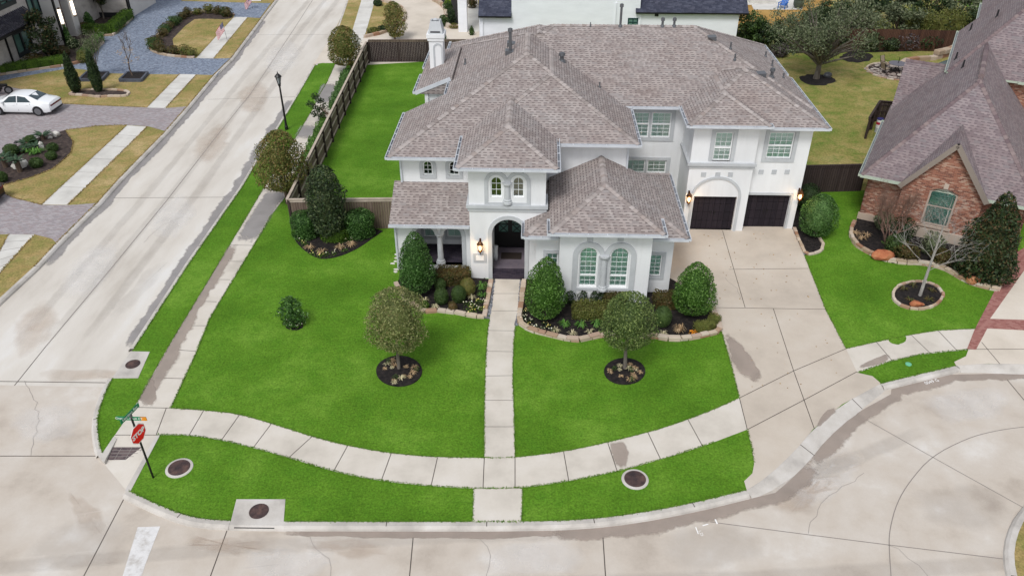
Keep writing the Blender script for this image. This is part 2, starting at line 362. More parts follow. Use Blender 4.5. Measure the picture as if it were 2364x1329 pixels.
M['evergreen'] = m_leaf('leaf_evergreen', [C(26, 38, 22, L), C(40, 54, 32, L), C(58, 74, 44, L), C(84, 92, 60, L)])
M['magnolia'] = m_leaf('leaf_magnolia', [C(22, 34, 16, L), C(34, 50, 24, L), C(50, 66, 36, L), C(84, 66, 42, L)])
M['hedge'] = m_leaf('leaf_hedge', [C(42, 62, 18, L), C(62, 88, 24, L), C(88, 116, 36, L)])
M['boxwood'] = m_leaf('leaf_boxwood', [C(38, 56, 26, L), C(54, 74, 34, L), C(74, 94, 48, L)])
M['redleaf'] = m_leaf('leaf_red_tinged', [C(50, 48, 26, L), C(70, 66, 34, L), C(92, 72, 44, L), C(66, 80, 36, L)])
M['yellowleaf'] = m_leaf('leaf_yellow_tinged', [C(58, 66, 28, L), C(82, 90, 40, L), C(108, 110, 56, L), C(76, 74, 36, L)])
M['reed'] = m_leaf('leaf_strap', [C(46, 84, 30, L), C(72, 112, 44, L), C(100, 136, 60, L)])
M['reed_pale'] = m_leaf('leaf_strap_pale', [C(128, 126, 96, L), C(168, 160, 128, L), C(190, 180, 150, L)])
M['reed_tan'] = m_leaf('leaf_strap_tan', [C(146, 122, 92, L), C(168, 146, 114, L), C(126, 102, 76, L)])
M['sago'] = m_leaf('leaf_sago', [C(34, 54, 40, L), C(52, 74, 52, L), C(70, 92, 66, L)])
M['petal_white'] = m_leaf('petal_white', [C(226, 226, 214, L), C(240, 232, 196, L)])
M['petal_yellow'] = m_leaf('petal_yellow', [C(226, 200, 80, L), C(236, 224, 150, L)])
M['petal_orange'] = m_leaf('petal_orange', [C(220, 130, 30, L), C(230, 164, 40, L)])
M['lime'] = m_leaf('leaf_lime', [C(120, 150, 20, L), C(168, 190, 30, L)])
M['purple'] = m_leaf('leaf_purple', [C(70, 62, 66, L), C(92, 82, 84, L), C(58, 60, 52, L)])
M['twig'] = m_noise('twig_tan', [C(134, 118, 104, K), C(168, 152, 138, K)], 4, .95, 20, .1)
M['carwhite'] = m_flat('car_paint_white', C(238, 240, 242, .95), .18, 0, .6)
M['tyre'] = m_flat('tyre', C(26, 26, 28, K), .8)
M['rim'] = m_flat('rim', C(150, 152, 156, K), .3, .7)
M['carglass'] = m_flat('car_glass', C(70, 84, 90, K), .06, 0, .7)
M['tail'] = m_flat('tail_lamp', C(110, 20, 48, K), .2, 0, .6)
M['red'] = m_flat('sign_red', C(240, 12, 28, 1.), .4)
M['white'] = m_flat('sign_white', C(242, 240, 238, .95), .45)
M['signgreen'] = m_flat('sign_green', C(0, 132, 86, .85), .4)
M['signorange'] = m_flat('sign_orange', C(226, 146, 20, .85), .4)
M['navy'] = m_flat('flag_navy', C(52, 50, 110, K), .8)
M['flagred'] = m_flat('flag_red', C(200, 44, 70, K), .8)
M['blue'] = m_flat('chair_blue', C(30, 110, 200, K), .5)
M['tan'] = m_flat('sling_tan', C(170, 154, 134, K), .8)
M['pot'] = m_noise('pot_green', [C(66, 78, 66, K), C(90, 100, 86, K)], 2, .6, 20, .1)
M['pvc'] = m_flat('pvc_white', C(232, 234, 232, .9), .4)
M['pool'] = m_flat('pool_water', C(92, 112, 120, K), .05, 0, .6)
M['greencap'] = m_flat('valve_cap_green', C(120, 200, 160, K), .5)
M['brownwood'] = m_noise('door_brown', [C(60, 32, 22, K), C(84, 48, 34, K)], 3, .5, 10, .1, (5, 5, .5))
M['mansion'] = m_noise('mansion_stone', [C(182, 174, 168, K), C(204, 197, 190, K), C(214, 208, 202, K)], 1., .95, 8, .07, (1, 1, 2))
M['mansionwhite'] = m_noise('mansion_stucco', [C(208, 204, 200, .85), C(220, 217, 213, .85)], .6, .95, 10, .03)
M['darkframe'] = m_flat('window_dark_frame', C(38, 46, 48, K), .5)
M['tile'] = m_brick('roof_tile_grey', [C(84, 84, 94, K), C(100, 98, 106, K), C(72, 72, 84, K)], C(44, 42, 50, K), .28, .3, .22)
M['whitebrick'] = m_noise('painted_brick_white', [C(226, 228, 232, .97), C(236, 238, 242, .97)], .5, .9, 14, .02, (1, 1, 3))
M['teal'] = m_flat('window_teal', C(24, 66, 66, K), .5)

def m_stain(name, c, alpha=.8, soft=.35, ns=3.2):         # a damp or dirty patch that thins out raggedly towards its rim
    t = NT(name); at = t.n('Attribute'); at.attribute_name = 'fade'; p = t.pos(); n1 = t.noise(p, ns, 5, .65)
    f = t.math('ADD', t.math('MULTIPLY', at.outputs['Fac'], 1.25), t.math('MULTIPLY_ADD', n1, 1.5, -1.05)); mr = t.n('MapRange'); mr.clamp = True; mr.inputs['From Min'].default_value = 0; mr.inputs['From Max'].default_value = soft; mr.inputs['To Max'].default_value = alpha; t.l(f, mr.inputs['Value'])
    cc = t.fine(t.ramp(t.noise(p, 1.1, 4), [c, tuple(x * 1.25 for x in c[:3]) + (1,)]), p, 25, .06); t.val(t.b.inputs['Base Color'], cc); t.b.inputs['Roughness'].default_value = .75
    tr = t.n('BsdfTransparent'); ms = t.n('MixShader'); t.l(mr.outputs[0], ms.inputs[0]); t.l(tr.outputs[0], ms.inputs[1]); t.l(t.b.outputs[0], ms.inputs[2]); t.l(ms.outputs[0], t.out.inputs['Surface']); return t.m
M['s_wet'] = m_stain('stain_damp_brown', C(164, 150, 139, .84), .7, .6); M['s_grey'] = m_stain('stain_damp_grey', C(152, 148, 147, .84), .72, .6); M['s_tan'] = m_stain('stain_tan', C(196, 172, 150, .8), .28, 1.1, 1.3); M['s_faint'] = m_stain('stain_faint', C(160, 152, 146, .8), .14, 1.1, 1.1); M['s_pale'] = m_stain('bloom_pale', C(232, 230, 228, .9), .4, 1.2, 1.0)

# ------------------------------------------------------------------ building helpers
class Fac:                                                # a wall plane: x along the wall, y into the wall, z up
    def __init__(s, ox, oy, ang=0):
        s.M = Matrix.Translation((ox, oy, 0)) @ Matrix.Rotation(rad(ang), 4, 'Z'); s.I = s.M.inverted()
        s.o = V((ox, oy, 0)); s.nv = s.M.to_3x3() @ V((0, -1, 0))
    def px(s, u, v):
        d = ray(u, v); q = s.I @ (CAM + d * ((s.o - CAM).dot(s.nv) / d.dot(s.nv))); return (q.x, q.z)
    def rect(s, u0, v0, u1, v1):
        um, vm = (u0 + u1) / 2, (v0 + v1) / 2
        return s.px(u0, vm)[0], s.px(u1, vm)[0], s.px(um, v1)[1], s.px(um, v0)[1]
from mathutils.geometry import tessellate_polygon
def archpts(s0, s1, t0, t1, n=12):                        # arch with top at t1
    r = (s1 - s0) / 2; ts = t1 - r; c = (s0 + s1) / 2
    return [(s0, t0), (s1, t0)] + [(c + r * math.cos(math.pi * k / n), ts + r * math.sin(math.pi * k / n)) for k in range(n + 1)]
def rectpts(s0, s1, t0, t1): return [(s0, t0), (s1, t0), (s1, t1), (s0, t1)]
def shape(s0, s1, t0, t1, arch): return archpts(s0, s1, t0, t1) if arch else rectpts(s0, s1, t0, t1)
def panel(mb, outer, holes, y0, y1, mi=0):
    polys = [outer] + holes; flat = [p for q in polys for p in q]
    tris = tessellate_polygon([[V((x, z, 0)) for x, z in q] for q in polys])
    vs = [(x, y0, z) for x, z in flat] + [(x, y1, z) for x, z in flat]; n = len(flat); fs = []
    for a, b, c in tris:
        A, B, D = flat[a], flat[b], flat[c]
        if (B[0] - A[0]) * (D[1] - A[1]) - (B[1] - A[1]) * (D[0] - A[0]) < 0: b, c = c, b
        fs.append((a, b, c)); fs.append((n + a, n + c, n + b))
    i = 0
    for q in polys:
        m = len(q); ar = sum(q[k][0] * q[(k + 1) % m][1] - q[(k + 1) % m][0] * q[k][1] for k in range(m)) * (1 if q is outer else -1)
        for k in range(m):
            a, b = i + k, i + (k + 1) % m
            fs.append((b, a, n + a, n + b) if ar > 0 else (a, b, n + b, n + a))
        i += m
    return mb.mesh(vs, fs, mi)
def ringp(mb, outer, inner, y0, y1, mi=0, closed=True):
    n = len(outer); vs = [(x, y0, z) for x, z in outer] + [(x, y0, z) for x, z in inner] + [(x, y1, z) for x, z in outer] + [(x, y1, z) for x, z in inner]
    fs = []
    for k in range(n if closed else n - 1):
        j = (k + 1) % n
        fs += [(k, j, n + j, n + k), (k, 2 * n + k, 2 * n + j, j), (n + k, n + j, 3 * n + j, 3 * n + k)]
    return mb.mesh(vs, fs, mi)
def window(parent, fac, s0, s1, t0, t1, arch=False, cols=2, rows=3, split=None, slat='slat', fw=.07, inset=.07, trim=0., back='dark', frame='frame', pane='glass', name='window', mw=.02, slatsplit=True, trim_bottom=True, trimat='stone'):
    mb = MB(fac.M); y0, y1 = inset - .03, inset + .05
    o = shape(s0, s1, t0, t1, arch); i = shape(s0 + fw, s1 - fw, t0 + fw, t1 - fw, arch); ringp(mb, o, i, y0, y1)
    a0, a1, b0, b1 = s0 + fw, s1 - fw, t0 + fw, t1 - fw; r = (a1 - a0) / 2
    def top(x):
        if not arch: return b1
        q = r * r - (x - (a0 + a1) / 2) ** 2; return b1 - r + math.sqrt(max(0, q))
    def half(z):
        if not arch or z < b1 - r: return a0, a1
        q = math.sqrt(max(0, r * r - (z - (b1 - r)) ** 2)); c = (a0 + a1) / 2; return c - q, c + q
    for k in range(1, cols):
        x = a0 + (a1 - a0) * k / cols; mb.box(x - mw / 2, x + mw / 2, y0 + .025, y0 + .05, b0, top(x))
    for k in range(1, rows):
        z = b0 + (b1 - b0) * k / rows; e, f = half(z); mb.box(e, f, y0 + .027, y0 + .048, z - mw / 2, z + mw / 2)
    if split is not None: mb.box(a0, a1, y0 - .004, y1 - .02, split - .045, split + .045)
    w_ = mb.build(name, M[frame], parent)
    pb = MB(fac.M); panel(pb, shape(a0, a1, b0, b1, arch), [], inset + .015, inset + .02); pb.build('pane', M[pane], w_)
    if slat:
        sb = MB(fac.M); n = max(3, int((b1 - b0) / .115)); st = (b1 - b0) / n
        for k in range(n):
            z = b0 + st * (k + .5); e, f = half(z + st * .3)
            if f - e < .1: continue
            sb.mesh([(e, inset + .03, z - st * .44), (f, inset + .03, z - st * .44), (f, inset + .075, z + st * .36), (e, inset + .075, z + st * .36)], [(0, 1, 2, 3)])
        c = (a0 + a1) / 2
        if slatsplit: sb.box(c - .03, c + .03, inset + .04, inset + .1, b0, b1 - .02)
        sb.build('shutter', M[slat], w_)
    bb = MB(fac.M); panel(bb, shape(a0 - .02, a1 + .02, b0 - .02, b1 + .02, arch), [], inset + .16, inset + .2); bb.build('backing', M[back], w_)
    if trim:
        tb = MB(fac.M); e = .0 if trim_bottom is False else trim
        ringp(tb, shape(s0 - trim, s1 + trim, t0 - e, t1 + trim, arch), shape(s0, s1, t0 - (0 if trim_bottom else .0), t1, arch), -.045, inset - .03); tb.build('window_trim', M[trimat], parent)
    return w_

def clip_poly(poly, n, p0):
    out = []
    for i in range(len(poly)):
        a, b = poly[i], poly[(i + 1) % len(poly)]; da, db = (a - p0).dot(n), (b - p0).dot(n)
        if da <= 1e-6: out.append(a)
        if (da < -1e-6 and db > 1e-6) or (da > 1e-6 and db < -1e-6): out.append(a + (b - a) * (da / (da - db)))
    return out
def solid(planes):
    res = []
    for i, (n, p) in enumerate(planes):
        h = n.orthogonal().normalized(); k = n.cross(h); poly = [p + h * 90 * a + k * 90 * b for a, b in ((-1, -1), (1, -1), (1, 1), (-1, 1))]
        for j, (m, q) in enumerate(planes):
            if j != i and poly: poly = clip_poly(poly, m, q)
        res.append(poly if len(poly) > 2 else None)
    return res
def captiles(rb, a, b, d1, d2, up, w=.17, st=.24, M_=None):
    L_ = (b - a).length; n = max(1, int(L_ / st)); e = (b - a) / n
    for k in range(n):
        p, q = a + e * k, a + e * (k + 1.12); lo, hi = up * .035, up * .015
        rb.mesh([p + lo + d1 * w, p + lo * 1.5, p + lo + d2 * w, q + hi + d1 * w, q + hi * 1.5, q + hi + d2 * w], [(0, 1, 4, 3), (1, 2, 5, 4)])
def hip(mb, rb, x0, x1, y0, y1, ze, pf=None, pb=None, pl=None, pr=None, th=.13, clips=(), off=(0, 0, 0, 0), w=.17, vm=1):
    """one roof mass: footprint at the eaves, a pitch for each sloping side, None = cut vertical. off = eave height offsets f,b,l,r"""
    pls = [(V((0, 0, -1)), V((0, 0, ze - th)))]; sl = []
    for pitch, nx, ny, px_, py_, of in ((pf, 0, -1, 0, y0, off[0]), (pb, 0, 1, 0, y1, off[1]), (pl, -1, 0, x0, 0, off[2]), (pr, 1, 0, x1, 0, off[3])):
        pls.append((V((nx, ny, 0)), V((px_, py_, ze))))
        if pitch: sl.append(len(pls)); pls.append((V((nx * pitch, ny * pitch, 1)).normalized(), V((px_, py_, ze + of))))
    for n, p in clips: pls.append((V(n).normalized(), V(p)))
    pls.append((V((0, 0, 1)), V((0, 0, ze + 14))))
    fs = solid(pls)
    for i, poly in enumerate(fs):
        if poly: mb.face(poly, 0 if i in sl else (1 if i == 0 else vm))
    if rb is None: return
    for ia in range(len(sl)):
        for ib in range(ia):
            A, B = fs[sl[ia]], fs[sl[ib]]
            if not A or not B: continue
            n2, p2 = pls[sl[ib]]; sh = [q for q in A if abs((q - p2).dot(n2)) < 1e-4]
            if len(sh) < 2: continue
            a, b = max(((u_, v_) for u_ in sh for v_ in sh), key=lambda t: (t[0] - t[1]).length)
            if (a - b).length < .3: continue
            if a.z > b.z: a, b = b, a
            e = (b - a).normalized(); n1 = pls[sl[ia]][0]; dirs = []
            for n_, F_ in ((n1, A), (n2, B)):
                d = n_.cross(e).normalized(); cen = sum(F_, V()) / len(F_)
                if d.dot(cen - a) < 0: d = -d
                dirs.append(d)
            T = mb.M; up = (n1 + n2).normalized()
            captiles(rb, a, b, dirs[0], dirs[1], up, w)
def gutter(parent, a, b, out, brackets=True, mats=('gutter', 'gutter_in'), Mx=None):
    a, b, o = V(a), V(b), V((out[0], out[1], 0)); mb = MB(Mx); z = V((0, 0, 1)); d = (b - a).normalized()
    mb.bar(a + o * .06 - z * .12, b + o * .06 - z * .12, .10, .03, 1)
    mb.bar(a + o * .13 - z * .065, b + o * .13 - z * .065, .03, .115, 0)
    mb.bar(a + o * .005 - z * .07, b + o * .005 - z * .07, .02, .13, 0)
    for e in (a, b): mb.bar(e - z * .07 + o * .002, e + o * .13 - z * .07, .03, .13, 0)
    if brackets:
        n = int((b - a).length / .75)
        for k in range(1, n): q = a + (b - a) * k / n; mb.bar(q + o * .0 - z * .01, q + o * .14 - z * .01, .05, .02, 0)
    return mb.build('gutter', [M[mats[0]], M[mats[1]]], parent)
def downpipe(parent, a, b, m='gutter'):
    mb = MB(); mb.bar(a, b, .09, .07); mb.bar(V(a) + V((0, -.0, 0)), V(a) + V((.12, -.0, .12)), .085, .065); return mb.build('downpipe', M[m], parent)

# ------------------------------------------------------------------ ground helpers
def sheet(name, poly, z, mat, z0=None, joints=(), jw=.03, jm='joint', curves=(), kind='structure', **kw):
    mb = MB(); mb.prism(poly, z - .06 if z0 is None else z0, z, 0)
    for a, b in joints: strip(mb, [a, b], jw, z + .004, 1)
    for c in curves: strip(mb, c, jw, z + .004, 1)
    return mb.build(name, [M[mat], M[jm]], kind=kind, **kw)
def strip(mb, pts, wd, z, mi=0):
    pts = [V((p[0], p[1], 0)) for p in pts]; L_, R_ = [], []
    for i, p in enumerate(pts):
        d = pts[min(i + 1, len(pts) - 1)] - pts[max(i - 1, 0)]; n = V((-d.y, d.x, 0)).normalized()
        wv = wd[i] if hasattr(wd, '__len__') else (wd, wd)
        if not hasattr(wv, '__len__'): wv = (wv, wv)
        L_.append(p + n * wv[0] / (1 if hasattr(wd, '__len__') else 2)); R_.append(p - n * wv[1] / (1 if hasattr(wd, '__len__') else 2))
    for i in range(len(pts) - 1):
        q = [R_[i], R_[i + 1], L_[i + 1], L_[i]]; mb.face([(a.x, a.y, z) for a in q], mi)
def resample(pts, st):
    pts = [V((p[0], p[1], 0)) for p in pts]; out = [pts[0]]
    for a, b in zip(pts, pts[1:]):
        n = max(1, int((b - a).length / st)); out += [a + (b - a) * k / n for k in range(1, n + 1)]
    return [(p.x, p.y) for p in out]
def smooth(pts, it=2, closed=False):
    for _ in range(it):
        o = [] if closed else [pts[0]]; n = len(pts)
        for i in range(n if closed else n - 1):
            a, b = pts[i], pts[(i + 1) % n]
            o += [(a[0] * .75 + b[0] * .25, a[1] * .75 + b[1] * .25), (a[0] * .25 + b[0] * .75, a[1] * .25 + b[1] * .75)]
        if not closed: o.append(pts[-1])
        pts = o
    return pts
def offset(pts, d):
    o = []
    for i, p in enumerate(pts):
        a, b = V(pts[max(i - 1, 0)]), V(pts[min(i + 1, len(pts) - 1)]); t = (b - a).normalized(); o.append((p[0] - t.y * d, p[1] + t.x * d))
    return o
def kerb(path, d, flat=.6, zt=.012, zb=-.14, name='kerb', gaps=3.0, mat='kerb', taper=0):
    """path = lawn edge; d = signed distance to the gutter line"""
    path = resample(path, .5); n_ = len(path); tp = [1.] * n_
    if taper: tp = [min(1, taper + (1 - taper) * min(i, n_ - 1 - i) / 4.) for i in range(n_)]
    def ofs(f): return [offset(path, d * f * tp[i])[i] for i in range(n_)]
    o1, o2, o3 = ofs(flat), ofs(flat * .25 + .75), ofs(1); mb = MB()
    for i in range(len(path) - 1):
        rows = [(path, zt), (o1, zt), (o2, zt + (zb - zt) * (.45 if flat > .4 else .75)), (o3, zb)]
        for (A, za), (B, zb_) in zip(rows, rows[1:]):
            mb.face([(*A[i], za), (*A[i + 1], za), (*B[i + 1], zb_), (*B[i], zb_)][::(1 if d < 0 else -1)])
    acc = 0
    for i in range(1, len(path)):
        acc += .5
        if acc >= gaps and gaps:
            acc = 0; a, b, c = path[i], o1[i], o3[i]; t = V((path[i][0] - path[i - 1][0], path[i][1] - path[i - 1][1], 0)).normalized() * .015
            for (p, zp), (q, zq) in (((a, zt), (b, zt)), ((b, zt), (c, zb))):
                mb.face([(p[0] - t.x, p[1] - t.y, zp + .006), (p[0] + t.x, p[1] + t.y, zp + .006), (q[0] + t.x, q[1] + t.y, zq + .006), (q[0] - t.x, q[1] - t.y, zq + .006)], 1)
    return mb.build(name, [M[mat], M['joint']], kind='structure')
def faded(name, vs, fs, fade, mat):
    mb = MB(); mb.mesh(vs, fs); o = mb.build(name, M[mat], kind='structure'); at = o.data.attributes.new('fade', 'FLOAT', 'POINT'); at.data.foreach_set('value', fade); return o
def dedupe(path):
    o = [path[0]]
    for p in path[1:]:
        if (V(p) - V(o[-1])).length > .12: o.append(p)
    return o
def stain(name, path, wa, wb, z, mat, seed=1, rag=.5, st=.35, inner=1.):
    """a damp or dirty band along a path, wa to its left and wb to its right, fading raggedly at the outer rim"""
    rn = random.Random(seed); pts = resample(dedupe(path), st); n = len(pts); k = 5; vs, fd = [], []; a = b = 1.
    for i in range(n):
        a = .75 * a + .25 * rn.uniform(1 - rag, 1 + rag); b = .75 * b + .25 * rn.uniform(1 - rag, 1 + rag); e = min(1, min(i, n - 1 - i) / 3.)
        d = V(pts[min(i + 1, n - 1)]) - V(pts[max(i - 1, 0)]); nv = V((-d.y, d.x)).normalized()
        for q, f in ((wa * a * 1.3, 0), (wa * a * .6, 1 if wa > .05 else inner), (0, 1), (-wb * b * .7, 1), (-wb * b * 1.3, 0)): p = V(pts[i]) + nv * q; vs.append((p.x, p.y, z)); fd.append(f * e)
    if wa <= .05: fd = [(f if j % 5 else 1. * min(1, min(j // 5, n - 1 - j // 5) / 3.)) for j, f in enumerate(fd)]
    return faded(name, vs, [(i * k + j + 1, (i + 1) * k + j + 1, (i + 1) * k + j, i * k + j) for i in range(n - 1) for j in range(k - 1)], fd, mat)
def blob(name, poly, z, mat, seed=1, amp=.12):
    rn = random.Random(seed); pts = smooth(poly, 2, True); pts = [(x + rn.uniform(-amp, amp), y + rn.uniform(-amp, amp)) for x, y in pts]; pts = smooth(pts, 1, True)
    if not mat.startswith('s_'): mb = MB(); mb.face([(x, y, z) for x, y in pts]); return mb.build(name, M[mat], kind='structure')
    c = (sum(p[0] for p in pts) / len(pts), sum(p[1] for p in pts) / len(pts)); n = len(pts); ring = lambda f: [(c[0] + (x - c[0]) * f, c[1] + (y - c[1]) * f, z) for x, y in pts]
    vs = ring(1.12) + ring(.72) + [(*c, z)]; fs = [(i, (i + 1) % n, n + (i + 1) % n, n + i) for i in range(n)] + [(n + i, n + (i + 1) % n, 2 * n) for i in range(n)]
    return faded(name, vs, fs, [0.] * n + [.85] * n + [1.], mat)
def edging(path, label, wd=.24, h=.16, seed=1, lo=.3, hi=.6, mat='limestone', layers=1, group=None, z=0.0, closed=False):
    rn = random.Random(seed); pts = [V((p[0], p[1], 0)) for p in path]; mb = MB()
    if closed: pts.append(pts[0])
    seg = [(b - a).length for a, b in zip(pts, pts[1:])]; tot = sum(seg)
    def at(s):
        for a, b, l_ in zip(pts, pts[1:], seg):
            if s <= l_: return a + (b - a) * (s / max(l_, 1e-6))
            s -= l_
        return pts[-1]
    for ly in range(layers):
        s = -rn.uniform(0, .2) * ly
        while s < tot - .05:
            l_ = rn.uniform(lo, hi); a, b = at(max(0, s)), at(min(tot, s + l_ - .02)); s += l_
            if (b - a).length < .08: continue
            j = V((rn.uniform(-.02, .02), rn.uniform(-.02, .02), 0)); hh = h * rn.uniform(.85, 1.1) / layers; zz = z + ly * h / layers
            d = (b - a).normalized(); n = V((-d.y, d.x, 0)) * wd / 2 * rn.uniform(.85, 1.1); c = .018
            bot = [a - n + j, b - n + j, b + n + j, a + n + j]; cen = sum(bot, V()) / 4
            topp = [p + (cen - p).normalized() * c * 2 for p in bot]; up = V((0, 0, 1))
            vs = [p + up * zz for p in bot] + [p + up * (zz + hh * .8) for p in bot] + [p + up * (zz + hh) for p in topp]
            mb.mesh(vs, [(0, 1, 5, 4), (1, 2, 6, 5), (2, 3, 7, 6), (3, 0, 4, 7), (4, 5, 9, 8), (5, 6, 10, 9), (6, 7, 11, 10), (7, 4, 8, 11), (8, 9, 10, 11)])
    return mb.build('stone_edging', M[mat], label=label, cat='stone edging', group=group)
def scatter_bits(name, poly, n, size, mat, seed, z=.03, kind='stuff', flat=.6):
    """loose pebbles, bark or flagstones within a polygon: far too many to count"""
    rn = random.Random(seed); xs = [p[0] for p in poly]; ys = [p[1] for p in poly]; mb = MB()
    def inside(x, y):
        c = False; m = len(poly)
        for i in range(m):
            (x1, y1), (x2, y2) = poly[i], poly[(i + 1) % m]
            if (y1 > y) != (y2 > y) and x < (x2 - x1) * (y - y1) / (y2 - y1) + x1: c = not c
        return c
    k = 0; t = 0
    while k < n and t < n * 20:
        t += 1; x, y = rn.uniform(min(xs), max(xs)), rn.uniform(min(ys), max(ys))
        if not inside(x, y): continue
        k += 1; s = rn.uniform(*size); a = rn.uniform(0, 6.28); h = s * flat; m = 5; q = []
        rr = [s * rn.uniform(.7, 1.1) for _ in range(m)]
        bot = [(x + rr[i] * math.cos(a + i * 6.283 / m), y + rr[i] * math.sin(a + i * 6.283 / m), z - .02) for i in range(m)]
        top_ = [(x + rr[i] * .75 * math.cos(a + i * 6.283 / m), y + rr[i] * .75 * math.sin(a + i * 6.283 / m), z + h) for i in range(m)]
        mb.mesh(bot + top_, [(i, (i + 1) % m, m + (i + 1) % m, m + i) for i in range(m)] + [tuple(range(m, 2 * m))])
    return mb.build(name, M[mat], kind=kind)

# ------------------------------------------------------------------ THE SETTING: ground, streets, lots, pavements
sheet('ground', [(-400, -250), (400, -250), (400, 500), (-400, 500)], -.22, 'soil', -.5)
K1 = g2([(806, -14), (781, 58), (757, 100), (728, 151), (687, 223), (652, 281), (590, 381), (560, 431), (440, 603), (308, 806)])
sheet('street', [(-28.5, -60), (-15, -60), (-12, 160), (-36, 160)], -.146, 'street', -.4,
      joints=[(G(480, 229.7, -.14), G(700, 223, -.14)), (G(594, 80.7, -.14), G(757, 80.7, -.14)), (G(263, 457, -.14), G(540, 455, -.14))], jw=.035,
      curves=[g2([(0, 929), (44, 876), (105, 800)], -.14)])
ms = MB(); strip(ms, g2([(105, 800), (256, 620), (384, 464), (505, 308), (579, 216), (679, 67), (722, 0)], -.14), .05, -.1415); ms.build('street_seam', M['joint_soft'], kind='structure')
bx = g2([(-2500, 878), (246, 884), (246, 960), (222, 1052)], -.14)
sheet('street', [(-60, -70), (70, -70), (70, 37.), (30, 36), (10, 32), (2, 25), (-10, 23), (-14.4, 23.4), (-16.6, 25.3), (-40, 25.2), (-60, 25.2)], -.140, 'court', -.4, jw=.035,
      joints=[(G(a, b, -.14), G(c, d, -.14)) for a, b, c, d in ((-300, 876, 252, 883), (-200, 1052, 224, 1052), (290, 1143, 185, 1345), (524, 1224, 480, 1345), (955, 1226, 944, 1345), (1390, 1210, 1399, 1345), (2310, 858, 2420, 990))],
      curves=[])
mc = MB()
for c in ([(1640, 1204), (1863, 1233), (2052, 1257), (2323, 1290)], smooth([(2450, 980), (2364, 984), (2290, 995), (2230, 1012), (2150, 1053), (2100, 1110), (2070, 1160), (2054, 1220), (2052, 1257), (2058, 1345)], 2), [(1957, 944), (2150, 1053), (2420, 1203)]):
    strip(mc, g2(c, -.14), .03, -.135)
mc.build('court_seam', M['joint_soft'], kind='structure')

# main corner lot with its kerb
E1 = g2([(302, 812), (260, 872)]); E2 = smooth(g2([(260, 873), (246, 899), (231, 939), (224, 975), (229, 1023), (237, 1046)]), 1)
E3 = smooth(g2([(296, 1132), (340, 1153), (380, 1171), (430, 1190), (480, 1199), (533, 1201.5)]), 1)
E4 = g2([(533, 1202), (660, 1203.5)]); E5 = smooth(g2([(660, 1203.5), (880, 1204), (1205, 1204), (1340, 1200), (1460, 1187), (1600, 1161), (1723, 1131)]), 1)
AP = smooth(g2([(1723, 1132), (1771, 1101), (1837, 1039), (1877, 990.5), (1944, 933), (2032, 886)]), 1)
E6 = smooth(g2([(2032, 886), (2103, 868.6), (2207, 844)]), 1); AP2 = smooth(g2([(2207, 844), (2281, 839), (2420, 842), (2600, 862)]), 1)
lot = [p for p in K1[3:]] + E1 + E2[1:] + [tuple(G(262, 1009)[:2]), tuple(G(362, 1003)[:2])] + E3 + E5 + AP[1:] + E6[1:] + AP2[1:] + [(48, 38), (48, 95), (20, 95), (20, 69.5), (-9.5, 69.3), (-18.9, 69.3)]
sheet('lawn', lot, 0, 'lawn', -.2)
KD = -.26
kerb(K1[:4], .26, name='kerb', gaps=0); kerb(K1[3:], KD); kerb(E2, KD); kerb(E3, -.3); kerb(E4, -.3, gaps=0); kerb(E5, -.3); kerb(E6, -.3)
kerb(AP, -.62, .05, .014, taper=.48); kerb(AP2, -.55, .05, .014, taper=.54)
# the kerb returns at the pedestrian ramp
mb = MB(); mb.prism(g2([(223, 1046), (238, 1044), (262, 1008), (270, 1012), (241, 1066), (235, 1062)]), -.14, .014); mb.build('kerb', M['kerb'], kind='structure')
mb = MB(); mb.prism(g2([(362, 1003), (370, 1003), (302, 1132), (292, 1139), (289, 1131)]), -.14, .014); mb.build('kerb', M['kerb'], kind='structure')
rp = g2([(275, 1003), (362, 1003), (294, 1128), (240, 1062)]); mb = MB()
a, b, c, d = [G(*q) for q in ((268, 1003), (362, 1003), (293, 1130), (238, 1064))]
mb.face([(d.x, d.y, -.134), (c.x, c.y, -.134), (b.x, b.y, .012), (a.x, a.y, .012)]); mb.build('ramp', M['walk'], kind='structure')
mt = MB(); q = [G(258, 1032, -.05), G(341, 1032, -.05), G(326, 1061, -.1), G(240, 1061, -.1)]
mt.face([(p.x, p.y, p.z + .012) for p in q[::-1]])
for k in range(1, 7):
    s_, e_ = q[0].lerp(q[1], k / 7), q[3].lerp(q[2], k / 7)
    if k % 2 == 0: mt.bar((s_.x, s_.y, s_.z + .016), (e_.x, e_.y, e_.z + .016), .02, .008, 1)
for k in range(1, 4):
    s_, e_ = q[0].lerp(q[3], k / 4), q[1].lerp(q[2], k / 4); mt.bar((s_.x, s_.y, s_.z + .016), (e_.x, e_.y, e_.z + .016), .02, .008, 1)
tag(mt.build('tactile_mat', [m_brick('tactile_brick', [C(104, 90, 92, K), C(118, 104, 104, K), C(92, 80, 84, K)], C(140, 126, 122, K), .2, .1, .1), M['joint_soft']]), 'grey brick patterned tactile mat across the corner pedestrian ramp', 'tactile mat')

J = lambda *ls: [(G(a, b), G(c, d)) for a, b, c, d in ls]
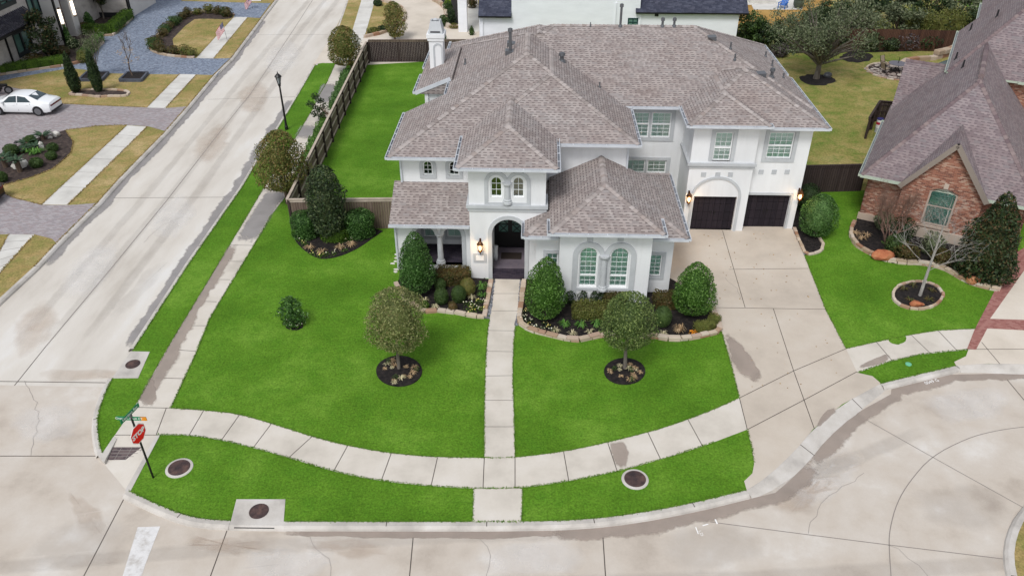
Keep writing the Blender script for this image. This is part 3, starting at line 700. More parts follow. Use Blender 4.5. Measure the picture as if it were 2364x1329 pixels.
# pavement along the side street and its landing at the corner
SL = [(775.5, 144), (755.6, 189), (738, 218.5), (721.5, 253), (683, 317.5), (617, 420), (560, 517), (384, 808), (312, 937), (262, 1009)]
SR = [(362, 1004), (394, 941), (454, 812), (484, 735), (606, 533), (627, 495), (655, 459), (709, 340), (757, 280), (772, 235), (791, 171), (804, 144)]
sheet('sidewalk', g2(SL + SR), .012, 'walk', -.06, joints=J((310, 940, 394, 942), (266, 1004, 362, 1004), (348, 872, 426, 874), (384, 806, 455, 811), (419, 752, 482, 752), (454, 695, 500, 697), (484, 645, 531, 646), (508, 603, 560, 604), (533, 566, 586, 567), (560, 520, 617, 522), (584, 478, 640, 479), (606, 440, 657, 441), (680, 330, 716, 331), (705, 285, 742, 286), (735, 232, 768, 233), (756, 190, 785, 191), (384, 942, 361, 1003)))
# curved front pavement
FU = smooth([(392, 942), (470, 947), (548, 955), (615, 974), (672, 992), (735, 1012), (800, 1028), (868, 1041), (940, 1050), (1010, 1055), (1118, 1057), (1189, 1056), (1260, 1048), (1330, 1037), (1403, 1021), (1496, 998), (1555, 980), (1610, 960), (1660, 940), (1707, 918)], 1)
FL = smooth([(1725, 991), (1622, 1030), (1525, 1060), (1425, 1088), (1315, 1110), (1205, 1126), (1115, 1128), (995, 1122), (880, 1110), (770, 1088), (667, 1056), (585, 1033), (510, 1015), (437, 1004), (362, 1003)], 1)
sheet('sidewalk', g2(FU + FL), .0125, 'walk', -.06, joints=J((470, 948, 437, 1004), (554, 956, 512, 1015), (628, 976, 585, 1033), (720, 1008, 667, 1056), (803, 1028, 770, 1088), (904, 1044, 880, 1110), (1010, 1056, 995, 1122), (1118, 1058, 1115, 1128), (1189, 1057, 1189, 1127), (1301, 1042, 1313, 1110), (1403, 1022, 1425, 1088), (1496, 999, 1525, 1060), (1588, 968, 1622, 1030), (1707, 919, 1725, 991)))
mb = MB(); mb.prism(g2([(1103, 1068), (1190, 1068), (1190, 1128), (1103, 1128)]), -.05, .006)
# entry walk from the court to the door
sheet('walkway', g2(smooth([(1143, 644), (1133, 720), (1125, 770), (1120, 860), (1118, 960), (1118, 1058)], 1) + smooth([(1189, 1058), (1187, 960), (1183, 860), (1187, 770), (1196, 720), (1201, 644)], 1)), .014, 'walk', -.06,
      joints=J((1140, 678, 1198, 678), (1136, 718, 1196, 718), (1129, 763, 1189, 764), (1123, 811, 1184, 812), (1120, 868, 1183, 867), (1119, 924, 1185, 924), (1118, 985, 1187, 985)), jw=.022)
sheet('walkway', g2([(1093, 1128), (1206, 1127), (1204, 1204), (1091, 1204)]), .0135, 'walk', -.06)
# driveway
DR = [(1480, 690), (1480, 560), (1570, 520), (1592, 529), (1690, 531), (1712, 523), (1829, 523), (1857, 590), (1905, 713), (1953, 805), (1979, 860), (2014, 868), (2034, 885)]
DR += [(1944, 933), (1877, 990), (1837, 1039), (1771, 1101), (1724, 1131), (1718, 1110), (1737, 1092), (1741, 1070), (1735, 1030), (1725, 991), (1707, 919), (1690, 850), (1666, 766), (1656, 742), (1640, 700)]
sheet('driveway', g2(DR), .010, 'drive', -.06, joints=J((1640, 710, 1905, 714), (1668, 533, 1720, 710), (1785, 712, 1832, 856), (1832, 856, 1880, 990), (1706, 919, 1832, 856), (1832, 856, 1953, 805), (1726, 991, 1862, 920), (1862, 920, 1978, 858), (1683, 622, 1866, 620)), jw=.03)
# right hand pavement and strip
sheet('sidewalk', g2([(1953, 805), (2023, 789.5), (2103, 773), (2165, 763), (2256, 758.5), (2238, 807), (2192, 811), (2125, 818), (2059, 833), (1979, 860)]), .012, 'walk', -.06, joints=J((2023, 789.5, 2059, 832), (2103, 773, 2148, 816), (2165, 763, 2210, 810)))
blob('lawn', g2([(2048, 782), (2062, 770), (2085, 769), (2093, 780), (2088, 792), (2072, 796), (2055, 792)]), .018, 'lawn', 3, .03)
# neighbour's driveway with red brick bands
sheet('driveway', g2([(2253, 760), (2282, 735), (2330, 640), (2364, 600), (2600, 700), (2640, 880), (2420, 842), (2281, 839), (2207, 844), (2203, 835), (2230, 822)]), .010, 'cream', -.06, joints=J((2266, 790, 2308, 840), (2228, 806, 2420, 806)))
sheet('brick_band', g2([(2338, 588), (2364, 572), (2410, 556), (2366, 622), (2328, 676), (2286, 735), (2280, 757), (2253, 807), (2232, 806), (2250, 760), (2297, 670)]), .016, 'redbrick', -.05)
sheet('brick_band', g2([(2283, 736), (2440, 741), (2440, 766), (2277, 758)]), .017, 'redbrick', -.05)
# back gardens
sheet('lawn', [tuple(G(1878, 285)[:2])] + [(16.35, 44.6), (30, 45.5), (46, 60), (46, 94), (15.2, 94), (15.2, 72)], .005, 'dormdark', -.05)
sheet('lawn', g2([(1690, 62), (1905, 62), (1930, -30), (1690, -30)]), .009, 'gold', -.05)
sheet('patio', g2([(1650, -40), (1860, -40), (1852, 23), (1740, 23), (1735, 12), (1650, 12)]), .02, 'walk_far', -.05)
# left-hand lots across the side street
KL = g2([(-60, 742), (79, 615), (130, 561), (225, 468), (271, 416), (381, 304), (433, 245), (492, 175), (533, 135), (602, 43), (638, -4), (700, -90)])
sheet('lawn', KL + [(-32, 170), (-110, 170), (-110, -30), (-26.6, -30)], 0, 'dorm', -.2)
kerb([(-26.6, -20)] + KL, -.28)
LW = [((97, 472), (293, 290), (340, 293), (157, 473)), ((-60, 690), (20, 541), (79, 542), (-20, 652)), ((339, 249), (415, 171.5), (454, 172.7), (382, 250)), ((453, 135), (540, 40), (572, 41), (493, 136)), ((573, 3), (582, -10), (612, -10), (603, 3))]
for a, b, c, d in LW:
    js = [(G(a[0] + (b[0] - a[0]) * k, a[1] + (b[1] - a[1]) * k), G(d[0] + (c[0] - d[0]) * k, d[1] + (c[1] - d[1]) * k)) for k in (.22, .41, .58, .74, .88)]
    sheet('sidewalk', g2([a, b, c, d]), .012, 'walk_far', -.06, joints=js, jw=.03, jm='joint_soft')
pav1 = g2([(385, 304), (343, 292), (292, 289), (225, 291), (153, 300.5), (90, 318), (60, 330), (0, 357), (-200, 420), (-500, 300), (-300, 180), (0, 197), (74, 211), (144, 240), (226, 244), (336, 248.5), (384, 250), (434, 246)])
sheet('driveway', pav1, .010, 'paver', -.06)
pav2 = g2([(225, 469), (157, 474), (97, 473), (31, 457), (5, 444), (0, 431), (-200, 470), (-200, 560), (0, 541), (80, 541), (120, 551), (130, 561)])
sheet('driveway', pav2, .011, 'paver', -.06)
cob = [(500, 174), (454, 172.5), (343, 171.5), (226, 169), (194, 161), (158, 158), (29, 181), (0, 188), (-300, 240), (-300, 190), (0, 175), (80, 160), (150, 150), (195, 142), (212, 122), (240, 101), (235, 88), (212, 86), (250, 84), (262, 82), (306, 40), (330, 27), (336, -40), (640, -40), (640, 0), (612, 6), (598, 9), (560, 6), (400, 2), (330, -2)]
cobp = [(500, 174), (454, 172.5), (343, 171.5), (226, 169), (194, 161), (158, 158), (29, 181), (0, 188), (-300, 240), (-300, 190), (0, 176), (80, 161), (150, 150), (195, 142), (212, 122), (238, 101), (233, 86), (262, 82), (306, 40), (327, 27), (320, -60), (360, -60), (420, 3), (570, 7), (625, 8), (533, 135)]
sheet('driveway', g2(cobp), .0105, 'cobble', -.06)
isl = smooth([(449, 134), (384, 130), (352, 120), (345, 110), (352, 95), (406, 45), (436, 29), (500, 25), (540, 36)], 1) + [(540, 40), (453, 135)]
sheet('lawn', g2([(493, 136), (453, 135)] + isl[:-2] + [(540, 40), (572, 41), (603, 43), (531, 135)]), .022, 'dorm', -.05)
sheet('sidewalk', g2([(453, 135), (540, 40), (572, 41), (493, 136)]), .030, 'walk_far', -.03, joints=J((470, 117, 508, 117), (487, 99, 524, 99), (505, 79, 541, 79), (522, 60, 556, 60)), jw=.03, jm='joint_soft')
sheet('mulch_bed', g2(smooth([(449, 134), (384, 130), (352, 120), (345, 110), (352, 95), (406, 45), (436, 29), (500, 25), (540, 36), (532, 46), (470, 44), (442, 46), (384, 106), (455, 128)], 1)), .028, 'mulchbrown', 0)
sheet('mulch_bed', g2(smooth([(151, 301), (170, 328), (164, 354), (123, 390), (77, 408), (0, 430), (-60, 440), (-60, 380), (0, 356), (60, 329), (92, 317)], 1)), .02, 'mulchbrown', 0)
sheet('mulch_bed', g2(smooth([(157, 221), (180, 210), (212, 208), (260, 209), (294, 211), (299, 218), (290, 224), (255, 223), (228, 226), (205, 222), (180, 220)], 1, True)), .03, 'mulchbrown', 0)
sheet('mulch_bed', g2([(-300, 236), (-60, 184), (0, 175), (150, 152), (195, 142), (213, 121), (235, 100), (226, 86), (262, 83), (306, 41)]) + [(-43, 84), (-60, 84), (-60, 52)], .02, 'mulchbrown', 0)
# far side of the street beyond the fence
KE = [K1[0], K1[1], K1[2], K1[3]]
sheet('lawn', [(-19.33, 69.6), (-20.2, 81), (-21.5, 95), (-25, 160), (14, 160), (14, 69.6)], -.004, 'dorm', -.2)
sheet('driveway', g2([(735, 146), (775, 141), (806, 98), (840, 88), (887, 78), (928, 58), (938, 37), (928, 20), (905, 8), (866, 2), (866, -40), (1100, -40), (1110, 80), (1200, 130), (850, 150), (806, 144), (775.5, 146)]), .010, 'cream', -.06)
sheet('lawn', g2([(735, 140), (757, 110), (782, 60), (800, 20), (806, -12), (833, 8), (815, 66), (800, 100), (780, 140)]), .008, 'dorm', -.06)
sheet('driveway', g2([(724, 149), (757, 98), (806, 97), (803, 143), (776, 141)]), .0125, 'cream', -.08)
sheet('sidewalk', g2([(776, 144), (806, 96), (815, 66), (833, 6), (836, -12), (868, -12), (863, 10), (845, 74), (838, 90), (804, 144)]), .014, 'walk_far', -.05, joints=J((818, 56, 848, 56), (812, 76, 843, 76), (824, 36, 855, 36)), jw=.03, jm='joint_soft')
sheet('mulch_bed', g2(smooth([(846, 80), (884, 73), (905, 60), (897, 52), (878, 66), (850, 70)], 1, True)), .014, 'mulchbrown', 0)
# island in the court, bottom right
IS = smooth(g2([(2520, 1090), (2420, 1140), (2368, 1192), (2346, 1240), (2340, 1290), (2352, 1345), (2390, 1420), (2500, 1500)], 0), 1)
sheet('lawn', IS + [(30, 17.5), (30, 23)], 0, 'dorm', -.2); kerb(IS, -.3)

# wet gutters, damp slabs and stains
stain('damp_gutter', offset(K1[3:], -.26)[1:], .0, .5, -.1385, 's_grey', 3, .8)
stain('damp_gutter', offset(K1[:4], .26)[1:], .0, .3, -.1385, 's_grey', 13, .8)
stain('damp_gutter', offset(KL[1:-2], -.27), .0, .36, -.1388, 's_grey', 5, .75)
stain('damp_gutter', offset(AP[4:], -.6) + offset(E6[1:-1], -.3) + offset(AP2[2:], -.52), .02, .42, -.1325, 's_wet', 6, .75)
stain('damp_gutter', offset(E5[5:], -.29) + offset(AP[2:6], -.6), .0, .55, -.1328, 's_wet', 7, .7)
stain('damp_gutter', g2([(640, 1229), (760, 1230), (900, 1232), (1100, 1234), (1330, 1228)], -.14), .12, .16, -.133, 's_wet', 4, .9)
for i, q in enumerate(([(646, 434), (622, 468), (600, 500), (578, 538), (560, 566)], [(762, 190), (752, 212), (738, 244)], [(716, 284), (702, 308), (690, 326)], [(660, 404), (650, 424)])):
    stain('damp_slab', g2(q), .62, .55, .0175, 's_grey', 20 + i, .22)
stain('damp_slab', offset(g2([(312, 938), (384, 808), (420, 748), (470, 665), (500, 615), (530, 560)]), -.02), .0, .5, .0172, 's_wet', 12, .9)
blob('damp_slab', g2([(314, 938), (360, 940), (362, 900), (356, 872), (342, 872)]), .0178, 's_wet', 5, .05)
blob('damp_slab', g2([(1668, 766), (1700, 780), (1740, 830), (1764, 872), (1744, 886), (1704, 866), (1686, 830)]), .0155, 's_wet', 6, .06)
blob('damp_slab', g2([(1404, 1020), (1444, 1014), (1456, 1050), (1442, 1082), (1420, 1076), (1412, 1046)]), .0180, 's_wet', 7, .04)
blob('damp_slab', g2([(1892, 984), (1934, 950), (1926, 936), (1900, 954), (1878, 994)]), .0157, 's_wet', 9, .03)
blob('damp_slab', g2([(1982, 854), (2058, 834), (2048, 814), (2034, 822), (1986, 840)]), .0168, 's_wet', 10, .03)
for i, (q, mt_) in enumerate([([(100, 850), (330, 852), (320, 880), (80, 880)], 's_tan'), ([(420, 1232), (620, 1244), (640, 1280), (440, 1270)], 's_tan'), ([(1760, 1160), (1900, 1090), (1940, 1110), (1840, 1190)], 's_tan'), ([(160, 1120), (240, 1190), (240, 1250), (150, 1190)], 's_tan'), ([(700, 1240), (900, 1250), (900, 1290), (720, 1280)], 's_tan'),
        ([(60, 1220), (280, 1180), (320, 1300), (80, 1330)], 's_faint'), ([(1500, 1240), (1740, 1200), (1800, 1300), (1560, 1330)], 's_faint'), ([(1780, 1000 + 120), (1960, 1010), (2000, 1100), (1840, 1190)], 's_pale'), ([(2120, 900), (2330, 880), (2340, 960), (2160, 990)], 's_pale'), ([(1120, 1250), (1350, 1240), (1370, 1330), (1100, 1330)], 's_pale'), ([(560, 1260), (800, 1270), (760, 1340), (540, 1330)], 's_pale'), ([(2100, 1130), (2320, 1110), (2330, 1230), (2120, 1220)], 's_faint'), ([(20, 940), (180, 920), (200, 1010), (40, 1030)], 's_pale')]):
    blob('street_stain', g2(q, -.14), -.1352, mt_, 30 + i, .2)
for i, (q, mt_) in enumerate([([(140, 620), (260, 540), (290, 620), (170, 720)], 's_pale'), ([(330, 500), (430, 430), (460, 500), (370, 580)], 's_pale'), ([(430, 330), (520, 270), (540, 330), (470, 400)], 's_tan'), ([(600, 120), (690, 80), (700, 150), (620, 190)], 's_pale'), ([(20, 740), (120, 680), (140, 780), (40, 840)], 's_tan'), ([(280, 740), (400, 600), (360, 600), (240, 730)], 's_faint'), ([(540, 210), (610, 180), (630, 240), (560, 280)], 's_tan')]):
    blob('street_stain', g2(q, -.146), -.1418, mt_, 60 + i, .25)
for i, q in enumerate([[(318, 1216), (370, 1214), (336, 1300), (322, 1345), (278, 1345)]]):
    t_ = MB(); t_.face([(x, y, -.1345) for x, y in g2(q, -.14)]); t_.build('painted_bar', m_noise('worn_paint', [C(205, 200, 194, K), C(232, 230, 228, K), C(242, 240, 238, K)], 3, .8, 20, .12), kind='structure')

# tyre tracks, drips and hairline cracks
for i, path in enumerate(([(-20.6, 27), (-20.9, 45), (-21.8, 66), (-22.6, 96)], [(-22.2, 27), (-22.4, 45), (-23.2, 66), (-24.0, 96)], [(-23.6, 27), (-23.9, 45), (-24.8, 66), (-25.8, 96)])): stain('tyre_track', path, .28, .28, -.1425, 's_faint', 140 + i, .5, 1.2)
for i, path in enumerate((smooth([(-28, 12), (-18, 14), (-6, 16), (6, 16.5), (20, 18)], 2), smooth([(-28, 15), (-18, 16.2), (-6, 17.8), (4, 18.4), (10, 21), (16, 24)], 2), smooth([(-27, 24), (-22, 20), (-19, 15), (-14, 13)], 2))): stain('tyre_track', path, .3, .3, -.1352, 's_faint', 150 + i, .5, .8)
def crack(path, z, seed):
    rn = random.Random(seed); pts = [(x + rn.gauss(0, .05), y + rn.gauss(0, .05)) for x, y in resample(path, .3)]; mb = MB(); strip(mb, pts, .014, z); mb.build('crack', M['joint_soft'], kind='structure')
for i, (px, z) in enumerate((([(700, 1226), (760, 1290), (770, 1345)], -.1345), ([(2054, 1257), (2120, 1300), (2150, 1345)], -.1345), ([(1860, 1232), (1905, 1150), (1990, 1090)], -.1345), ([(60, 878), (90, 960), (70, 1050)], -.1345), ([(330, 560), (372, 520), (420, 500)], -.141), ([(1668, 640), (1700, 665), (1712, 690)], .0146), ([(1100, 1226), (1130, 1280), (1120, 1345)], -.1345))): crack(g2(px, z), z, 160 + i)

# ------------------------------------------------------------------ THE MAIN HOUSE
H = thing('house', 'large white stucco house with brown hip roofs, arched entry tower and twin black garage doors', 'house', (2, 38, 0))
mats_r = [M['shingle'], M['gutter']]
rm, rb = MB(), MB()
hip(rm, rb, -3.71, 1.0, 33.65, 39.8, 6.35, pf=.488, pl=.488, pr=.488)                        # entry tower
hip(rm, rb, -3.68, 5.08, 36.95, 48.5, 6.2, pf=.475, pl=.475, pr=.475)                        # centre
hip(rm, rb, -7.36, .72, 36.22, 42.2, 5.69, pf=.4726, pl=.4726, pr=.475, off=(0, 0, 0, 2.551))   # left wing, front
hip(rm, rb, -5.0, .72, 42.2, 53.4, 5.69, pf=.4726, pb=.4726, pl=.4726, pr=.475, off=(2.826, 0, 1.115, 2.551), th=.1)
hip(rm, None, -7.03, -4.86, 44.1, 52.6, 6.2, pl=.40, pb=.4726, off=(0, -.4, 0, 0), vm=0)            # left wing, rear
hip(rm, rb, -5.93, 6.03, 46.7, 54.3, 5.97, pl=.487, pr=.487, pb=.487, vm=0)
hip(rm, rb, -4.95, 14.9, 41.8, 53.4, 6.35, pf=.475, pb=.475, pl=.475, pr=.475)               # long rear roof
hip(rm, rb, 7.83, 12.03, 39.06, 45.5, 6.4, pf=.48, pl=.48, pr=.48)                           # garage bay
hip(rm, rb, 8.1, 15.1, 39.4, 47.3, 6.2, pf=.48, pb=.48, pl=.48, pr=.48, off=(0, 0, .284, 0))
hip(rm, rb, .69, 5.9, 31.69, 37.55, 4.1, pf=.467, pl=.467, pr=.467)                          # study bay
hip(rm, rb, -.507, 7.18, 32.6, 39.6, 3.4, pf=.467, pb=.467, pl=.467, pr=.467)
hip(rm, None, -7.24, -3.15, 34.4, 36.8, 2.9, pf=.51)                                          # porch
roof = rm.build('roof', mats_r, H); rb.build('ridge_cap', M['ridge'], roof)
from mathutils.bvhtree import BVHTree
BV = BVHTree.FromPolygons([v for v in rm.v], rm.f)
def roof_at(u, v): return BV.ray_cast(CAM, ray(u, v).normalized())[0]
# gutters
for a, b, o in [((-3.71, 33.65, 6.35), (1.0, 33.65, 6.35), (0, -1)), ((-3.71, 33.6, 6.35), (-3.71, 37.4, 6.35), (-1, 0)), ((1.0, 33.6, 6.35), (1.0, 37.3, 6.35), (1, 0)),
                ((1.0, 36.95, 6.2), (5.08, 36.95, 6.2), (0, -1)), ((5.08, 36.9, 6.2), (5.08, 41.8, 6.2), (1, 0)), ((-7.36, 36.22, 5.69), (-3.4, 36.22, 5.69), (0, -1)), ((-7.36, 36.15, 5.69), (-7.36, 42.2, 5.69), (-1, 0)),
                ((-7.03, 44.1, 6.2), (-7.03, 47.2, 6.2), (-1, 0)), ((-5.0, 42.15, 6.8), (-5.0, 44.1, 6.8), (-1, 0)), ((-7.03, 48.5, 6.2), (-7.03, 52, 6.2), (-1, 0)), ((-5.93, 52, 6.1), (-5.93, 54.3, 6.1), (-1, 0)),
                ((5.2, 41.8, 6.35), (7.8, 41.8, 6.35), (0, -1)), ((7.83, 39.06, 6.4), (12.03, 39.06, 6.4), (0, -1)), ((7.83, 39.0, 6.4), (7.83, 41.9, 6.4), (-1, 0)), ((12.03, 39.0, 6.4), (12.03, 39.45, 6.4), (1, 0)),
                ((12.1, 39.4, 6.2), (15.1, 39.4, 6.2), (0, -1)), ((15.1, 39.35, 6.2), (15.1, 47.3, 6.2), (1, 0)), ((14.9, 47.4, 6.35), (14.9, 53.4, 6.35), (1, 0)),
                ((.69, 31.69, 4.1), (5.9, 31.69, 4.1), (0, -1)), ((.69, 31.63, 4.1), (.69, 33.0, 4.1), (-1, 0)), ((5.9, 31.63, 4.1), (5.9, 33.2, 4.1), (1, 0)),
                ((-.507, 32.6, 3.4), (1.1, 32.6, 3.4), (0, -1)), ((-.507, 32.55, 3.4), (-.507, 34.0, 3.4), (-1, 0)), ((5.5, 32.6, 3.4), (7.18, 32.6, 3.4), (0, -1)), ((7.18, 32.55, 3.4), (7.18, 39.6, 3.4), (1, 0)),
                ((-7.24, 34.4, 2.9), (-3.25, 34.4, 2.9), (0, -1))]: gutter(H, a, b, o)
# walls, each storey-high facade with its real openings
def wall(fac, outer, holes=(), th=.3, mat='stucco'):
    mb = MB(fac.M); panel(mb, outer, list(holes), 0, th); return mb.build('wall', M[mat], H)
def sidewall(x, y0, y1, z0, z1, th=.2):
    mb = MB(); mb.box(x, x + th, y0, y1, z0, z1); return mb.build('wall', M['stucco'], H)
FT, FP, FB, FW, FL1, FL2, FR, FG1, FG2 = Fac(0, 34.1), Fac(0, 34.85), Fac(0, 32.15), Fac(0, 33.1), Fac(0, 36.75), Fac(0, 37.5), Fac(0, 42.35), Fac(0, 39.5), Fac(0, 39.85)
def R_(f, u0, v0, u1, v1): return f.rect(u0, v0, u1, v1)
# entry tower
ea = (-2.12, -.5, 0., 3.45); tw = [R_(FT, 1132.5, 409, 1159, 455), R_(FT, 1183.5, 409, 1210, 455)]
tw = [(a, b, tw[0][2], tw[0][3]) for a, b, c, d in tw]
wall(FT, rectpts(-3.2, .48, 0, 6.3), [archpts(*ea)] + [archpts(*q) for q in tw], .4)
for s in (-3.2, .28): sidewall(s, 34.5, 37.0, 0, 6.3)
for q in tw: window(H, FT, *q, arch=True, cols=2, rows=3, slat=None, back='blind', fw=.05, inset=.1)
mb = MB(FT.M)                                              # stone surround of the paired tower windows
cx_ = [(q[0] + q[1]) / 2 for q in tw]; r0 = (tw[0][1] - tw[0][0]) / 2; zs = tw[0][3] - r0
for k, c in enumerate(cx_):
    o = [(c + (r0 + .30) * math.cos(math.pi * i / 14), zs + (r0 + .30) * math.sin(math.pi * i / 14)) for i in range(15)]; n_ = [(c + (r0 + .13) * math.cos(math.pi * i / 14), zs + (r0 + .13) * math.sin(math.pi * i / 14)) for i in range(15)]
    if k == 0: o = [(min(p[0], sum(cx_) / 2 - .002), p[1]) for p in o]
    else: o = [(max(p[0], sum(cx_) / 2 + .002), p[1]) for p in o]
    ringp(mb, o, n_, -.05, .02, closed=False)
zb = 4.22
for a, b in ((cx_[0] - r0 - .30, cx_[0] - r0 - .13), (cx_[1] + r0 + .13, cx_[1] + r0 + .30)): mb.box(a, b, -.05, .02, zb, zs)
mb.box(cx_[0] - r0 - .13, cx_[1] + r0 + .13, -.03, .02, zb, zb + .14); mb.build('window_trim', M['stone'], H)
def pilaster(fac, c, z0, z1, r, mat='stone'):
    mb = MB(fac.M); mb.lathe([(r * 1.5, z0), (r * 1.5, z0 + .1), (r * 1.2, z0 + .14), (r * 1.3, z0 + .2), (r * 1.02, z0 + .26), (r, z0 + .35), (r * .9, z1 - .2), (r * 1.05, z1 - .16), (r * 1.3, z1 - .08), (r * 1.55, z1 - .07), (r * 1.55, z1)], c, -.02, 14)
    return mb.build('column', M[mat], H, smooth=False)
pilaster(FT, sum(cx_) / 2, zb + .1, zs + .02, .15)
mb = MB(FT.M); mb.box(-3.34, .60, -.14, .0, 4.08, 4.24); mb.box(-3.27, .54, -.07, .0, 3.90, 4.08); mb.box(-3.34, -3.2, 0, 1.2, 4.08, 4.24); mb.box(.48, .60, 0, 1.2, 4.08, 4.24); mb.build('cornice', M['stone'], H)
mb = MB(FT.M); ringp(mb, shape(ea[0] - .2, ea[1] + .2, 0, ea[3] + .2, 1), shape(*ea, 1), -.05, .12); mb.build('arch_trim', M['stone'], H)
mb = MB(FT.M); mb.box(.08, .13, -.03, 0, 0, 3.3); mb.build('wall_joint', M['stone'], H)
# porch floor and front steps, double door
mb = MB(); mb.box(-2.11, -.51, 34.22, 36.75, 0.0, .44); mb.box(-2.11, -.51, 34.06, 34.22, 0, .28); mb.build('step', M['porch'], H)
mb = MB(); mb.box(-2.1, -.52, 34.4, 36.5, .44, .452); mb.build('porch_floor', M['porchtile'], H)
for s in (-2.36, -.5): sidewall(s, 34.5, 36.9, 0, 3.8, .22)
mb = MB(); mb.box(-3.2, .4, 34.5, 36.9, 3.6, 3.7); mb.build('ceiling', M['stucco'], H)
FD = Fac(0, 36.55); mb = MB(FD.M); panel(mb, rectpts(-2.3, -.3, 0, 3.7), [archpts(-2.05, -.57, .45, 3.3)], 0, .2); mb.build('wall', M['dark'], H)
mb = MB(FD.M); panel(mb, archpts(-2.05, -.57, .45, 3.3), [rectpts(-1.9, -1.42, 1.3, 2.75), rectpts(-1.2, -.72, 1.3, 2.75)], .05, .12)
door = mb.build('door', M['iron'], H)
mb = MB(FD.M)
for a in (-1.9, -1.2):
    mb.box(a, a + .48, .10, .11, 1.3, 2.75)
mb.build('door_pane', M['glass_teal'], door)
mb = MB(FD.M)
for a in (-1.9, -1.2):
    for k in range(3):
        z0 = 1.3 + .4833 * k; mb.bar((a, .07, z0), (a + .48, .07, z0 + .4833), .03, .03); mb.bar((a + .48, .07, z0), (a, .07, z0 + .4833), .03, .03); mb.box(a, a + .48, .05, .09, z0 - .015, z0 + .015)
mb.build('door_grille', M['iron'], door)
mb = MB(); mb.box(-1.75, -.68, 35.3, 35.95, .452, .47); tag(mb.build('doormat', m_flat('mat_dark', C(48, 38, 32, K), .95)), 'dark brown doormat in front of the arched double door', 'doormat')
mb = MB(); mb.lathe([(.08, .452), (.11, .7), (.10, 1.05), (.12, 1.25), (.13, 1.28), (.1, 1.3)], -2.0, 35.2, 12); tag(mb.build('urn', M['stone'], smooth=True), 'tall grey stone urn just inside the left of the entry arch', 'urn')
# left porch
pa = (-6.04, -5.05), (-4.62, -3.70); zs = 2.1; z0 = .3
def multiarch(arcs, zs, z0, n=10):
    p = [(arcs[0][0], z0), (arcs[-1][1], z0)]
    for a, b in arcs[::-1]:
        c, r = (a + b) / 2, (b - a) / 2; p += [(c + r * math.cos(math.pi * i / n), zs + r * .92 * math.sin(math.pi * i / n)) for i in range(n + 1)]
    return p
wall(FP, rectpts(-7.0, -3.2, 0, 2.85), [multiarch(pa, zs, z0)], .3); sidewall(-7.0, 35.15, 37, 0, 2.9)
mb = MB(FP.M)
for k, (a, b) in enumerate(pa):
    c, r = (a + b) / 2, (b - a) / 2
    o = [(c + (r + .2) * math.cos(math.pi * i / 12), zs + (r * .92 + .2) * math.sin(math.pi * i / 12)) for i in range(13)]; n_ = [(c + r * math.cos(math.pi * i / 12), zs + r * .92 * math.sin(math.pi * i / 12)) for i in range(13)]
    o = [(min(p[0], -4.836), p[1]) if k == 0 else (max(p[0], -4.834), p[1]) for p in o]; ringp(mb, o, n_, -.04, .1, closed=False)
mb.box(pa[0][0] - .2, pa[0][0], -.04, .1, .0, zs); mb.box(pa[1][1], pa[1][1] + .2, -.04, .1, 0, zs); mb.build('arch_trim', M['stone'], H)
mb = MB(); mb.lathe([(.24, .3), (.24, .42), (.2, .45), (.21, .52), (.16, .58), (.155, .7), (.13, 1.85), (.16, 1.9), (.15, 1.95), (.22, 2.02), (.24, 2.04), (.24, 2.12)], -4.835, 35.0, 16); mb.build('column', M['stone'], H)
mb = MB(); mb.box(-6.98, -3.22, 34.86, 37.2, 0, .3); mb.build('porch_floor', M['porch'], H)
FPB = Fac(0, 37.0); q1, q2 = (-5.95, -5.22, .72, 2.3), (-4.7, -3.92, .72, 2.3)
wall(FPB, rectpts(-6.95, -3.2, 0, 3.9), [rectpts(*q1), rectpts(*q2)], .2)
for q in (q1, q2): window(H, FPB, *q, cols=2, rows=4, slat='slat2', trim=.13)
# left wing upper wall
w1, w2 = [R_(FL1, a, 371, b, 404) for a, b in ((976, 999), (1036, 1060))]; w2 = (w2[0], w2[1], w1[2], w1[3])
wall(FL1, rectpts(-6.8, -3.2, 3.6, 5.75), [archpts(*w1), archpts(*w2)], .25)
for q in (w1, w2): window(H, FL1, *q, arch=True, cols=2, rows=3, slat=None, back='dark', fw=.06, inset=.05, trim=.17)
sidewall(-6.8, 37, 42.0, 0, 5.7); sidewall(-6.5, 44.2, 53, 0, 6.2); mb = MB(); mb.box(-6.8, -5.2, 41.9, 42.05, 0, 5.6); mb.build('wall', M['stucco'], H)
FWR = Fac(0, 44.3); wall(FWR, [(-6.5, 0), (-4.9, 0), (-4.9, 6.95), (-6.5, 6.3)], (), .2)
mb = MB(); mb.bar((-7.03, 44.08, 6.12), (-4.95, 44.08, 6.98), .03, .22); mb.build('fascia', M['gutter'], H)
downpipe(H, (-6.84, 36.68, 5.5), (-6.84, 36.68, 4.1)); downpipe(H, (-7.04, 34.80, 2.75), (-7.04, 34.80, .05)); downpipe(H, (4.62, 37.42, 6.0), (4.62, 37.42, 4.6))
